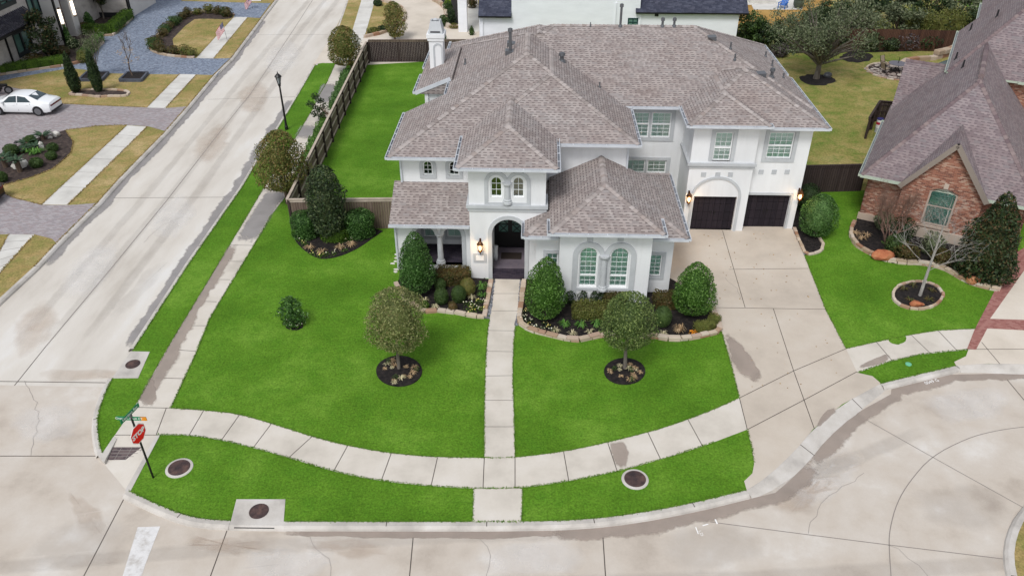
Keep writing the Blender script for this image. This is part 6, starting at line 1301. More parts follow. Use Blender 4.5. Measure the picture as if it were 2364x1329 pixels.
for i, (u, v) in enumerate(((1975, 540), (1988, 552), (2000, 545))): tuft('tan dry tuft at the left end of the long bed', u, v, 28, 'reed_tan', 216 + i, 26, .02, .6, group='tan tufts in the long bed')
for i, (u, v) in enumerate(((2086, 668), (2100, 692), (2144, 692), (2150, 672), (2108, 660))): tuft('dry green brown tuft in the bare tree ring', u, v, 26, 'redleaf', 220 + i, 22, .02, .5, group='tufts in the bare tree ring')
# back gardens on the right
p = G(1884, 182); base = (p.x, p.y, -.02); fork = (p.x, p.y, 1.5); cc = PY(1898, 70, p.y)
loose_tree('spreading grey green live oak in the back garden', base, fork, ell_clumps((cc.x, cc.y, cc.z), 4.3, 4.2, 2.5, 80, .85, 230, .35), 'olive', 150, .17, 230, .28, rnd=1.)
blob('mulch_bed', g2([(1838, 182), (1860, 172), (1900, 172), (1928, 182), (1930, 192), (1900, 198), (1865, 197)]), .015, 'mulch', 3, .15); blob('mulch_bed', g2([(1935, 130), (1965, 118), (2010, 122), (2016, 138), (1980, 146), (1945, 142)]), .015, 'mulch', 4, .15); blob('mulch_bed', g2([(1780, 120), (1860, 124), (2210, 116), (2200, 108), (1850, 108), (1780, 100)]), .012, 'mulch', 4, .15)
p = G(1912, 178); mb = MB(); mb.rock((p.x, p.y, .15), (.45, .3, .28), 31); mb.build('rock', M['steel'], label='single grey rock beside the back garden live oak', cat='rock')
def bigshrub(label, u, vb, vt, w_, mat, seed, n=3200, size=.24, k=40, r=.5):
    p, z, rr = span(u, vb, vt, w_); mb = MB(); cl = ell_clumps((p.x, p.y + rr * .3, z * .52), rr * .86, rr * .8, z * .44, k, r * min(rr, 2) * .55, seed, .45); cl = [(x, y, max(zz, .3), q) for x, y, zz, q in cl]
    t = thing('evergreen', label, 'tree', (p.x, p.y, 0)); limbs(mb, (p.x, p.y + rr * .3, -.02), (p.x, p.y + rr * .3, z * .35), [c[:3] for c in cl[::4]], .12, random.Random(seed), 4); mb.build('trunk', M['bark_brown'], t); quads_obj('crown', clump_leaves(cl, n // k, size, seed), M[mat], t); return t
for a in (('bushy green evergreen against the white house wall', 1712, 118, 24, 120, 'boxwood', 240), ('broad dark shrub nearest the rear roof corner', 1672, 108, 52, 70, 'boxwood', 248), ('dense dark evergreen behind the rear roof edge', 1790, 124, 44, 110, 'dkgreen', 241), ('dark evergreen behind the live oak', 1872, 118, 36, 110, 'dkgreen', 242), ('tall grey green evergreen left of the old garden fence', 1980, 112, -30, 110, 'olive', 243), ('broad evergreen leaning over the old garden fence', 2068, 108, 6, 130, 'olive', 244), ('dark tree rising behind the fence hedge', 2140, 70, -60, 130, 'dkgreen', 245), ('tall dark tree left of the brick house ridge', 2230, 90, -40, 110, 'olive', 246), ('big dark background tree beyond the gold lawn', 1960, 62, -50, 120, 'dkgreen', 247), ('dark background evergreen near the top right corner', 2300, 60, -60, 120, 'dkgreen', 249), ('dark green tree behind the fence hedge, left part', 2060, 56, -70, 120, 'evergreen', 255), ('olive tree behind the fence hedge, right part', 2200, 56, -80, 130, 'evergreen', 256), ('dark evergreen at the edge of the gold lawn', 1910, 84, 8, 90, 'evergreen', 257), ('dense shrub between the live oak and the garden fence', 1935, 112, 52, 90, 'evergreen', 258), ('dark shrub by the gold lawn left edge', 1742, 104, 52, 80, 'evergreen', 259), ('dense dark evergreen right of the gold lawn', 1890, 66, 14, 90, 'evergreen', 288), ('tall dark evergreen at the top edge left of the fence hedge', 2010, 70, -30, 110, 'dkgreen', 289), ('dark evergreen filling the gap above the garden fence', 2110, 86, 20, 110, 'evergreen', 290), ('low dark evergreen at the right end of the garden fence', 2180, 100, 44, 90, 'dkgreen', 291), ('dark tree beyond the brick house ridge', 2270, 110, 10, 110, 'evergreen', 287)): bigshrub(*a)
hedge('long yellow green hedge on top of the old garden fence', g2([(2090, 96), (2180, 98), (2260, 96)]), 2.4, 2.7, 'yellowleaf', 250, .2, 60, wob=.1)
for l_, u, vb, vt, w_, mt, s in (('greyish purple shrub before the old garden fence', 2092, 116, 74, 64, 'purple', 251), ('dark green shrub before the old garden fence', 2140, 116, 74, 60, 'dkgreen', 252), ('broad dark shrub covering the left part of the old garden fence', 2010, 118, 76, 60, 'evergreen', 292), ('dark low shrub between the two fence shrubs', 2055, 118, 88, 40, 'evergreen', 293), ('twiggy purple shrub beside the rear roof edge', 1800, 132, 100, 44, 'purple', 253), ('dark shrub next to the brick house ridge', 2190, 114, 82, 46, 'dkgreen', 254)): shrub('bush', l_, 'shrub', u, vb, vt, w_, BALL, mt, 900, .2, s, lump=.35, depth=.6, core=.5)
# left-hand gardens
def cypress(label, u, vb, vt, ut, w_, seed):
    p = G(u, vb); z = PY(ut, vt, p.y).z; r = w_ / 2 / ppm((p.x, p.y, z * .4)); t = thing('cypress', label, 'tree', (p.x, p.y, 0), 'slim cypresses'); q, cr = prof_leaves((p.x, p.y, .12), z - .12, [(a, b * r) for a, b in COL], 4200, .12, seed, lump=.2, depth=.4, core=.7, jag=.05); quads_obj('crown', q, M['dkgreen'], t, core=cr); mb = MB(); mb.tube([(p.x, p.y, 0), (p.x, p.y, z * .8)], [.07, .02], 6); mb.build('trunk', M['bark_brown'], t)
cypress('slim dark cypress at the left end of the kidney bed', 177, 214, 118, 150, 30, 260); cypress('slim dark cypress at the middle of the kidney bed', 229, 212, 112, 205, 28, 261)
p = G(116, 139); loose_tree('large leaved dark magnolia in front of the mansion windows', (p.x, p.y, 0), (p.x, p.y, 1.6), [(x, y, z, r) for x, y, z, r in ell_clumps((p.x, p.y, PY(98, 82, p.y).z), 1.35, 1.35, 2.0, 32, .5, 262, .2)], 'magnolia', 90, .26, 262, .08)
p = G(240, 44); loose_tree('dark magnolia by the rear mansion wall', (p.x, p.y, 0), (p.x, p.y, 1.2), ell_clumps((p.x, p.y, 4.4), 1.8, 1.8, 2.8, 40, .65, 263, .2), 'magnolia', 90, .28, 263, .09)
for l_, u, vb, vt, w_, s in (('slender dark conifer at the mansion pillar', 160, 104, 58, 17, 264), ('narrow conifer at the mansion entrance bed', 208, 66, 28, 24, 265)): shrub('conifer', l_, 'tree', u, vb, vt, w_, COL, 'holly', 1300, .14, s, lump=.25, depth=.4, core=.65)
t, mb, p, z = bare('leafless young tree in the right hand planter box', 308, 179, 78, 'bark_brown', .07, 266, depth=4, spread=.42, up=.3, l0=1.5); mb.build('trunk', M['bark_brown'], t); quads_obj('dry_leaves', clump_leaves(ell_clumps((p.x, p.y, z * .55), .9, .9, .8, 14, .3, 9), 12, .12, 5), M['reed_tan'], t)
p = G(228, 178); t = thing('tree', 'thin feathery olive tree in the left hand planter box', 'tree', (p.x, p.y, 0)); rng = random.Random(267); mb = MB(); twigs(mb, (p.x, p.y, 0), (0, 0, 1), 1.6, .06, 4, rng, .4, .35, 5); mb.build('trunk', M['bark'], t); quads_obj('crown', clump_leaves(ell_clumps((p.x, p.y, 3.0), 1.3, 1.3, 1.1, 30, .5, 10, .2), 46, .13, 6, .35), M['olive'], t)
h1 = g2([(-60, 184), (0, 174), (60, 165), (152, 152)]); hedge('long clipped hedge along the mansion front bed', offset(h1, .5), .9, .75, 'hedge', 270, .1, 240)
hedge('short clipped hedge at the curved end of the mansion bed', g2([(196, 140), (218, 112), (232, 96)]), .9, .8, 'holly_lime', 271, .11, 200); hedge('clipped hedge before the mansion entrance bed', offset(g2([(193, 82), (228, 84), (258, 82)]), .5), .9, .95, 'hedge', 272, .11, 200); hedge('clipped hedge running up to the rear mansion corner', g2([(258, 80), (280, 60), (300, 42)]), 1.0, .95, 'hedge', 273, .11, 200)
shrub('clipped_ball', 'clipped round bush at the left edge by the mansion downpipe', 'shrub', 15, 158, 136, 18, BOXP, 'boxwood', 900, .1, 274, lump=.08, depth=.2)
for l_, u, vb, vt, w_, mt, s in (('brown green low shrub behind the long mansion hedge', 78, 150, 126, 50, 'redleaf', 275), ('dark low shrub beside the mansion magnolia', 140, 132, 110, 44, 'redleaf', 276), ('loose lime green bush near the mansion bed end', 196, 146, 118, 36, 'yellowleaf', 277), ('dark shrub between mansion pillars', 170, 112, 92, 30, 'dkgreen', 278), ('grey green shrub in the mansion entrance bed', 236, 76, 60, 26, 'boxwood', 279), ('dark shrub in the mansion entrance bed', 196, 76, 54, 34, 'redleaf', 280), ('green shrub under the rear mansion magnolia', 262, 62, 46, 26, 'dkgreen', 281)): shrub('bush', l_, 'shrub', u, vb, vt, w_, BALL, mt, 800, .15, s, lump=.35, depth=.6, core=.5)
edging(offset(h1, -.12), 'white stone edging along the mansion hedge', seed=282, wd=.2, h=.18, lo=.5, hi=1.); edging(g2([(156, 153), (195, 143), (214, 121), (238, 101)]), 'white stone edging around the mansion bed end', seed=283, wd=.25, h=.25, lo=.4, hi=.8); edging(g2([(212, 86), (262, 83), (306, 44)]), 'white stone edging below the entrance hedge', seed=284, wd=.2, h=.2, lo=.4, hi=.9)
edging(smooth(g2([(449, 134.5), (384, 131), (352, 120.5), (345, 110), (352, 95), (406, 45), (436, 29), (500, 25), (540, 36)]), 1), 'white stone edging of the driveway island bed', seed=285, wd=.22, h=.18, lo=.5, hi=1.)
edging(smooth(g2([(157, 221), (180, 210), (212, 208), (260, 209), (294, 211), (299, 218), (290, 224), (255, 223), (228, 226), (205, 222), (180, 220)]), 1, True), 'white stone ring of the kidney shaped cypress bed', seed=286, wd=.22, h=.14, closed=True, lo=.4, hi=.7)
isp = smooth(g2([(446, 130), (388, 126), (360, 117), (354, 108), (362, 96), (412, 49), (440, 35), (500, 31), (530, 39)]), 1); rn = random.Random(8); pp = resample(isp, 1.15)
for i, (x, y) in enumerate(pp):
    mt = ('boxwood', 'oak_rust', 'dkgreen', 'redleaf')[rn.randint(0, 3)]; r = rn.uniform(.5, .75); h = rn.uniform(.6, 1.0)
    q, cr = prof_leaves((x + rn.uniform(-.15, .15), y + rn.uniform(-.15, .15), .02), h, [(a, b * r) for a, b in BALL], 420, .14, 300 + i, lump=.3, depth=.5, core=.6); quads_obj('bush', q, M[mt], None, core=cr, label='rounded mixed bush in the driveway island border', cat='shrub', group='bushes of the driveway island border')
# round paver island with sago palms
for i, (u, vb, vt, w_, mt, l_) in enumerate(((27, 360, 335, 34, 'boxwood', 'clipped round bush by the path light'), (122, 350, 332, 26, 'boxwood', 'clipped bush at the upper right of the mulch island'), (119, 369, 351, 26, 'boxwood', 'clipped bush at the right of the mulch island'), (85, 387, 366, 31, 'boxwood', 'clipped bush at the front of the mulch island'), (7, 420, 398, 24, 'boxwood', 'clipped bush at the left picture edge'), (72, 334, 314, 26, 'boxwood', 'clipped bush behind the sago palms'))): shrub('clipped_ball', l_, 'shrub', u, vb, vt, w_, BALL, mt, 1300, .09, 350 + i, lump=.08, depth=.25, core=.8)
def sago(label, u, v, w_, seed, trunk=.15):
    p = G(u, v); r = w_ / 2 / ppm(p) ; t = thing('sago_palm', label, 'palm', (p.x, p.y, 0), 'sago palms in the mulch island'); rng = np.random.default_rng(seed); out = []
    for i in range(26):
        a = rng.uniform(0, 6.283); e = np.array([math.cos(a), math.sin(a), 0]); up = rng.uniform(.3, 1.1); s = np.array([-e[1], e[0], 0]); prev = np.array([p.x, p.y, trunk])
        for k in range(1, 7):
            f = k / 6; cur = np.array([p.x, p.y, trunk]) + e * r * f + np.array([0, 0, r * up * (f - .55 * f * f)]); wv = .11 * (1 - abs(f - .5))
            for sg in (-1, 1): out += [prev, cur, cur + s * sg * wv + e * .04, prev + s * sg * wv * .8 + e * .06]
            prev = cur
    quads_obj('fronds', np.array(out), M['sago'], t); mb = MB(); mb.lathe([(.16, 0), (.17, trunk), (.1, trunk + .08)], p.x, p.y, 8); mb.build('trunk', M['bark_brown'], t)
for i, (l_, u, v, w_, tr) in enumerate((('sago palm at the top of the mulch island', 101, 322, 42, .25), ('sago palm left of the middle white rock', 64, 338, 44, .2), ('sago palm with yellow tips in the middle', 82, 345, 38, .2), ('tall sago palm behind the big white rock', 47, 397, 44, .75), ('sago palm at the left edge of the mulch island', 14, 386, 44, .6), ('low sago palm in the middle of the island', 52, 352, 36, .15))): sago(l_, u, v, w_, 360 + i, tr)
for i, (u, v) in enumerate(((66, 350), (78, 356), (90, 352))): tuft('yellow green strap plant around the middle sago palms', u, v, 34, 'reed', 370 + i, 34, .035, .6, group='strap plants among the sago palms')
for i, (l_, u, v, w_, h_) in enumerate((('white rock at the upper right of the mulch island', 131, 316, 20, .42), ('smaller white rock beside the upper right rock', 116, 321, 14, .3), ('white rock in the middle of the mulch island', 97, 343, 14, .5), ('large white rock at the front of the mulch island', 47, 388, 42, .7))):
    p = G(u, v); r = w_ / 2 / ppm(p); mb = MB(); mb.rock((p.x, p.y, h_ * .4), (r, r * .75, h_ * .65), 380 + i); mb.build('rock', M['white_rock'], label=l_, cat='rock')
# beyond the fence at the top
lolly_tree('loose green tree on the far driveway island', 912, 92, 84, 4, 910, 54, 'oak_rust', 3600, .17, 390, .09, 'bark_brown', lump=.4, depth=.7, core=0, rnd=1., jag=.1)
for i, (u, vb, vt, w_, mt, l_) in enumerate(((862, 78, 66, 30, 'yellowleaf', 'low yellow green bush at the far island front'), (886, 74, 60, 28, 'dkgreen', 'dark low bush under the far island tree'), (872, 14, 0, 22, 'dkgreen', 'dark bush at the far end of the far island'), (1024, 62, 36, 22, 'boxwood', 'grey green bush by the white porch post'), (1042, 54, 20, 26, 'dkgreen', 'tall dark bush behind the white porch post'), (1034, 30, 2, 24, 'boxwood', 'upper grey green bush at the white house corner'), (1048, 66, 56, 24, 'oak_rust', 'low orange brown bush at the white porch post'), (1034, 16, 0, 14, 'lime', 'bright lime bush beside the far driveway wall'), (1090, 20, -6, 30, 'redleaf', 'reddish bush beyond the white porch'))): shrub('bush', l_, 'shrub', u, vb, vt, w_, BALL, mt, 700, .16, 395 + i, lump=.3, depth=.5, core=.55)
shrub('conifer', 'little conifer in front of the white house porch', 'tree', 1089, 82, 60, 13, COL, 'boxwood', 500, .12, 410, lump=.3, depth=.4, core=.6); shrub('conifer', 'little conifer beside the chimney top', 'tree', 1027, 93, 76, 9, COL, 'boxwood', 300, .12, 411, lump=.3, depth=.4, core=.6)
edging(smooth(g2([(842, 88), (887, 78), (928, 58), (938, 37), (928, 20), (905, 8), (866, 2)]), 1), 'grey stone edging of the far driveway island', seed=412, wd=.3, h=.3, lo=.6, hi=1.1)
edging(smooth(g2([(975, -10), (1010, 6), (1026, 20), (1031, 40), (1026, 66), (1062, 66)]), 1), 'grey stone wall curving by the white house bed', seed=413, wd=.35, h=.4, lo=.5, hi=1.)
blob('mulch_bed', g2([(1000, -6), (1022, 10), (1032, 38), (1026, 64), (1064, 64), (1064, -6)]), .016, 'mulch', 9, .05)

# ragged grass along the edges of walks, kerbs and beds
def grass_edge(paths, mat, seed, per=80, size=.07, z=.012):
    rng = np.random.default_rng(seed); out = []
    for path in paths:
        pts = np.array(resample(path, .25)); sg = np.hypot(*np.diff(pts, axis=0).T); cs = np.concatenate([[0], np.cumsum(sg)]); n = int(cs[-1] * per); q = rng.random(n) * cs[-1]; jit = rng.normal(size=n) * .018
        x, y = np.interp(q, cs, pts[:, 0]), np.interp(q, cs, pts[:, 1]); tx, ty = np.interp(q + .1, cs, pts[:, 0]) - np.interp(q - .1, cs, pts[:, 0]), np.interp(q + .1, cs, pts[:, 1]) - np.interp(q - .1, cs, pts[:, 1]); l_ = np.hypot(tx, ty) + 1e-9
        P = np.stack([x - ty / l_ * jit, y + tx / l_ * jit, z + rng.uniform(0, .04, n)], 1); out.append(leafq(P, unit(rng.normal(size=(n, 3)) * .9 + [0, 0, .8]), size, rng, .4))
    return quads_obj('grass', np.vstack(out), M[mat], None, kind='stuff')
M['edgegrass'] = m_leaf('grass_edge', [C(66, 104, 22, 1.), C(86, 126, 32, 1.), C(104, 142, 48, 1.), C(120, 128, 62, 1.)], .2)
grass_edge([g2(smooth([(1130, 738), (1125, 770), (1120, 860), (1118, 960), (1118, 1057)], 1)), g2(smooth([(1189, 1057), (1187, 960), (1183, 860), (1187, 770), (1191, 752)], 1)), g2(FU), g2(FL[2:]), g2(SL[:-1]), g2(SR[1:6]), E2, E3, E5, E6, [(x, y) for x, y in K1[3:]], g2([(1857, 590), (1905, 713), (1953, 805), (2023, 789.5), (2103, 773), (2165, 763), (2252, 759)]), g2([(1741, 1070), (1735, 1030), (1725, 991)]), g2([(1707, 919), (1690, 850), (1666, 766)]), g2([(1979, 860), (2059, 833), (2125, 818), (2192, 811), (2236, 807)]), g2([(1093, 1128), (1091, 1203)]), g2([(1206, 1128), (1204, 1203)])], 'edgegrass', 900)
M['edgedry'] = m_leaf('grass_edge_dry', [C(128, 114, 62, 1.), C(160, 134, 84, 1.), C(176, 150, 100, 1.), C(110, 112, 54, 1.)], .2)
grass_edge([KL[1:-1]] + [g2([a, b]) for a, b, c, d in LW] + [g2([d, c]) for a, b, c, d in LW] + [g2([(151, 301), (170, 328), (164, 354), (123, 390), (77, 408), (0, 430)]), g2([(5, 444), (31, 457), (97, 473)]), g2([(153, 300.5), (225, 291), (292, 289)]), g2([(74, 211), (144, 240), (226, 244), (336, 248.5)])], 'edgedry', 901, 45, .11)

# ------------------------------------------------------------------ SMALLER OBJECTS
def text(s, size, Mx, mat, parent, name='lettering', depth=.004, spacing=1.0, bold=.0):
    cu = bpy.data.curves.new(name, 'FONT'); cu.body = s; cu.size = size; cu.align_x = 'CENTER'; cu.align_y = 'CENTER'; cu.extrude = depth; cu.space_character = spacing; cu.offset = bold; cu.resolution_u = 3
    tmp = bpy.data.objects.new('tmp', cu); col.objects.link(tmp); bpy.context.view_layer.update(); me = bpy.data.meshes.new_from_object(tmp.evaluated_get(bpy.context.evaluated_depsgraph_get()))
    bpy.data.objects.remove(tmp); bpy.data.curves.remove(cu); off = Matrix.Translation(-root_loc(parent)) if parent else Matrix()
    me.transform(off @ Mx); me.materials.clear(); me.materials.append(M[mat]); me.name = name; o = bpy.data.objects.new(name, me); col.objects.link(o)
    if parent: o.parent = parent
    return o
def facing(p, right, up=(0, 0, 1)):                      # text frame at p, reading towards right
    r = V(right).normalized(); u = V(up).normalized(); n = r.cross(u); m = Matrix((r, u, n)).transposed().to_4x4(); m.translation = V(p); return m
# stop sign with the two street name blades
bp = G(354, 1102); sx, sy = bp.x, bp.y
ss = thing('stop_sign', 'red octagonal stop sign with green street name blades on a dark pole', 'sign', (sx, sy, 0))
mb = MB(); mb.tube([(sx, sy, -.05), (sx - .03, sy, 3.02)], .038, 8); mb.build('pole', M['iron'], ss)
yaw_s = rad(-13); nrm = V((math.cos(yaw_s), math.sin(yaw_s), 0)); rt = V((-nrm.y, nrm.x, 0)); cs = V((sx - .02, sy, 2.22)) + nrm * .05
def octa(r): return [(r * math.cos(rad(22.5 + 45 * k)), r * math.sin(rad(22.5 + 45 * k))) for k in range(8)]
def plate(poly, c, th, mi=0, mb=None):
    mb = mb or MB(); n = len(poly); f = [c + rt * a + V((0, 0, b)) for a, b in poly]; bk = [p - nrm * th for p in f]
    return mb.mesh(f + bk, [tuple(range(n)), tuple(range(2 * n - 1, n - 1, -1))] + [(i, n + i, n + (i + 1) % n, (i + 1) % n) for i in range(n)], mi)
mb = plate(octa(.40), cs, .012); pl_ = mb.build('sign_border', M['white'], ss); mb = plate(octa(.37), cs + nrm * .004, .003); pr_ = mb.build('sign_panel', M['red'], ss); text('STOP', .26, facing(cs + nrm * .007, rt), 'white', pr_, bold=.012)
def blade(z, right, w_, h, s, size, gm='signgreen', tail=None):
    r = V(right).normalized(); c = V((sx - .03, sy, z)); n = r.cross(V((0, 0, 1))); mb = MB(); mb.bar(c - r * w_ / 2, c + r * w_ / 2, .012, h); b = mb.build('street_name_blade', M[gm], ss)
    text(s, size, facing(c + n * .009 - r * (.09 if tail else 0), r), 'white', b, depth=.002)
    if tail:
        mb = MB(); mb.bar(c + r * (w_ / 2 - .2), c + r * w_ / 2, .018, h); e = mb.build('orange_end', M['signorange'], b)
blade(3.16, rt, .98, .17, 'Horizon Bay', .155); blade(2.93, (1, .0, 0), 1.06, .17, 'Chestnut Knoll CT', .125, tail=True)
mb = MB(); mb.box(sx - .07, sx + .01, sy - .04, sy + .04, 2.98, 3.12); mb.build('bracket', M['steel'], ss)
# street lamp
lp = G(662, 299); x, y = lp.x, lp.y; zt = PX(640, 163, x).z if False else 4.2; t = thing('street_lamp', 'tall dark post top street lamp on the grass verge', 'street lamp', (x, y, 0)); mb = MB()
mb.lathe([(.13, 0), (.13, .25), (.10, .3), (.085, .5), (.06, zt - 1.05), (.09, zt - 1.0), (.10, zt - .95), (.05, zt - .92)], x, y, 10); mb.build('post', M['bronze_dark'] if 'bronze_dark' in M else M['iron'], t)
mb = MB(); mb.lathe([(.09, zt - .92), (.13, zt - .86), (.08, zt - .84)], x, y, 10); mb.lathe([(.24, zt - .36), (.25, zt - .33), (.14, zt - .2), (.05, zt - .12), (.03, zt - .06), (.008, zt + .06)], x, y, 10)
for k in range(6): a = k * math.pi / 3; mb.bar((x + .10 * math.cos(a), y + .10 * math.sin(a), zt - .86), (x + .2 * math.cos(a), y + .2 * math.sin(a), zt - .35), .02, .02)
mb.build('lantern_head', M['iron'], t); mb = MB(); mb.lathe([(.085, zt - .84), (.18, zt - .36)], x, y, 10); mb.build('lantern_glass', m_flat('frosted_glass', C(150, 156, 160, K), .25), t)
# manhole covers and storm inlets
def manhole(label, u, v, r, z=.03, ring=True):
    p = G(u, v); mb = MB()
    if ring:
        mb.lathe([(r * 1.26, -.02), (r * 1.24, z - .01), (r * 1.02, z + .004)], p.x, p.y, 28); tag(mb.build('manhole_collar', M['kerb']), 'pale concrete collar around the manhole ' + ('near the stop sign' if u < 800 else 'in the right hand verge'), 'collar')
    mb = MB(); mb.lathe([(r, z - .02), (r, z + .012), (r * .9, z + .018), (r * .88, z + .010), (r * .3, z + .012)], p.x, p.y, 28)
    for k in range(8): a = k * math.pi / 4; mb.bar((p.x + r * .3 * math.cos(a), p.y + r * .3 * math.sin(a), z + .014), (p.x + r * .85 * math.cos(a), p.y + r * .85 * math.sin(a), z + .014), .04, .012)
    return mb.build('manhole_cover', M['rust'], label=label, cat='manhole cover', group='rusty manhole covers')
manhole('rusty round manhole cover in the verge near the stop sign', 414, 1080, .40); manhole('rusty round manhole cover in the right hand verge below the driveway', 1466, 1106, .40)
manhole('rusty manhole cover set in the storm inlet on the side street', 307, 841, .31, .022, False); manhole('rusty manhole cover set in the storm inlet at the bottom kerb', 598, 1180, .34, .022, False)
for l_, q in (('concrete storm inlet slab at the side street kerb', [(303, 811), (346, 812), (319, 872.5), (259, 873)]),): mb = MB(); mb.prism(g2(q), -.15, .018); tag(mb.build('storm_inlet', M['kerb']), l_, 'storm inlet')
mb = MB(); q = g2([(546, 1152), (659, 1152), (655, 1204), (533, 1203)]); mb.prism(q, -.05, .016); si = tag(mb.build('storm_inlet', M['kerb']), 'concrete storm inlet with a dark slot at the bottom kerb', 'storm inlet')
a, b = G(541, 1217, -.06), G(634, 1218, -.06); mb = MB(); mb.bar((a.x, a.y, -.075), (b.x, b.y, -.075), .07, .09); mb.build('slot', M['dark'], si)
p = G(2097, 841); mb = MB(); mb.lathe([(.13, 0), (.13, .04), (.08, .05)], p.x, p.y, 12); tag(mb.build('valve_cap', M['greencap']), 'small mint green valve cap in the right hand verge', 'valve cap')
# chalk marks on the court
def ground_text(s, u, v, u2, v2, size, mat='white'):
    p = G((u + u2) / 2, (v + v2) / 2, -.128); r = G(u2, v2, -.128) - G(u, v, -.128); r.z = 0; r.normalize(); o = text(s, size, facing(p, r, V((0, 0, 1)).cross(r)), mat, None, 'chalk_mark', .0005); return o
for s, l_, a in (('0049 G', 'white chalk numbers and letter beside the right kerb', (2130, 886, 2172, 875, .24)), ('1.25', 'white chalk figure near the bottom right kerb', (1614, 1223, 1622, 1236, .15))): tag(ground_text(s, *a), l_, 'chalk mark')
mb = MB(); strip(mb, g2([(1606, 1216), (1612, 1232)], -.14), .035, -.1285); strip(mb, g2([(1622, 1213), (1635, 1209)], -.14), .04, -.1285); strip(mb, g2([(1651, 1198), (1656, 1209)], -.14), .05, -.1285); tag(mb.build('chalk_mark', M['white'], kind='structure'))
# flags
def flag(label, u, v, h, lean, seed):
    p = G(u, v); t = thing('flag', label, 'flag', (p.x, p.y, 0)); top = V((p.x + lean[0], p.y + lean[1], h)); mb = MB(); mb.tube([(p.x, p.y, -.05), top], .016, 6); mb.build('pole', M['steel'], t); d = (V((p.x, p.y, 0)) - top).normalized(); mb = MB(); nx, nz = 15, 13; L_, Hh = 1.15, .78
    out = V((-.62, -.25, -.75)).normalized()
    def P_(i, j): f = i / nx; return top + d * (.04 + Hh * j / nz) + out * L_ * f + V((.05, -.14, .02)) * math.sin(f * 7 + j * .12 + seed)
    for i in range(nx):
        for j in range(nz): mb.face([P_(i, j), P_(i + 1, j), P_(i + 1, j + 1), P_(i, j + 1)], 2 if (i < 6 and j < 7) else (0 if j % 2 == 0 else 1))
    for r_ in range(4):
        for c in range(5):
            o = V((.012, -.03, .012)); i, j = .6 + c * 1.1, .7 + r_ * 1.6; mb.face([P_(i, j) + o, P_(i + .45, j) + o, P_(i + .45, j + .5) + o, P_(i, j + .5) + o], 1)
    mb.build('cloth', [M['flagred'], M['white'], M['navy']], t)
flag('small striped flag on a pole beside the island pavement', 525, 94, 1.75, (-.18, .1), .3); flag('small striped flag at the far end of the blue driveway', 583, 21, 1.5, (.0, .1), 1.4)
# path lights of the driveway island
for i, (u, v) in enumerate(((353, 106), (362, 98), (374, 86), (386, 75), (396, 64), (406, 54), (416, 47), (437, 38), (464, 32), (498, 34), (537, 43), (42, 346))):
    p = G(u, v); t = thing('path_light', 'small black path light along the driveway island edge' if i < 11 else 'small black path light in the mulch island', 'path light', (p.x, p.y, 0), 'path lights of the driveway island' if i < 11 else None)
    mb = MB(); mb.lathe([(.02, 0), (.02, .5)], p.x, p.y, 6); mb.build('stake', M['iron'], t); mb = MB(); mb.lathe([(.14, .5), (.13, .53), (.03, .62)], p.x, p.y, 8); mb.build('shade', M['iron'], t)
# planter boxes
for l_, q in (('grey timber planter box under the feathery olive tree', [(184, 188), (236, 188), (251, 171.5), (202, 171)]), ('grey timber planter box with the leafless young tree', [(277, 189), (327, 189), (342, 172), (296, 171)])):
    P4 = [G(*a) for a in q]; c = sum(P4, V()) / 4; t = thing('planter_box', l_, 'planter', (c.x, c.y, 0)); mb = MB()
    for a, b in zip(P4, P4[1:] + P4[:1]): mb.bar(V((a.x, a.y, .12)), V((b.x, b.y, .12)), .16, .24)
    mb.build('frame', m_noise('planter_grey', [C(70, 74, 86, K), C(104, 110, 122, K)], 2, .8, 12, .1), t); mb = MB(); mb.face([(a.x, a.y, .18) for a in P4]); mb.build('soil', M['mulch'], t)
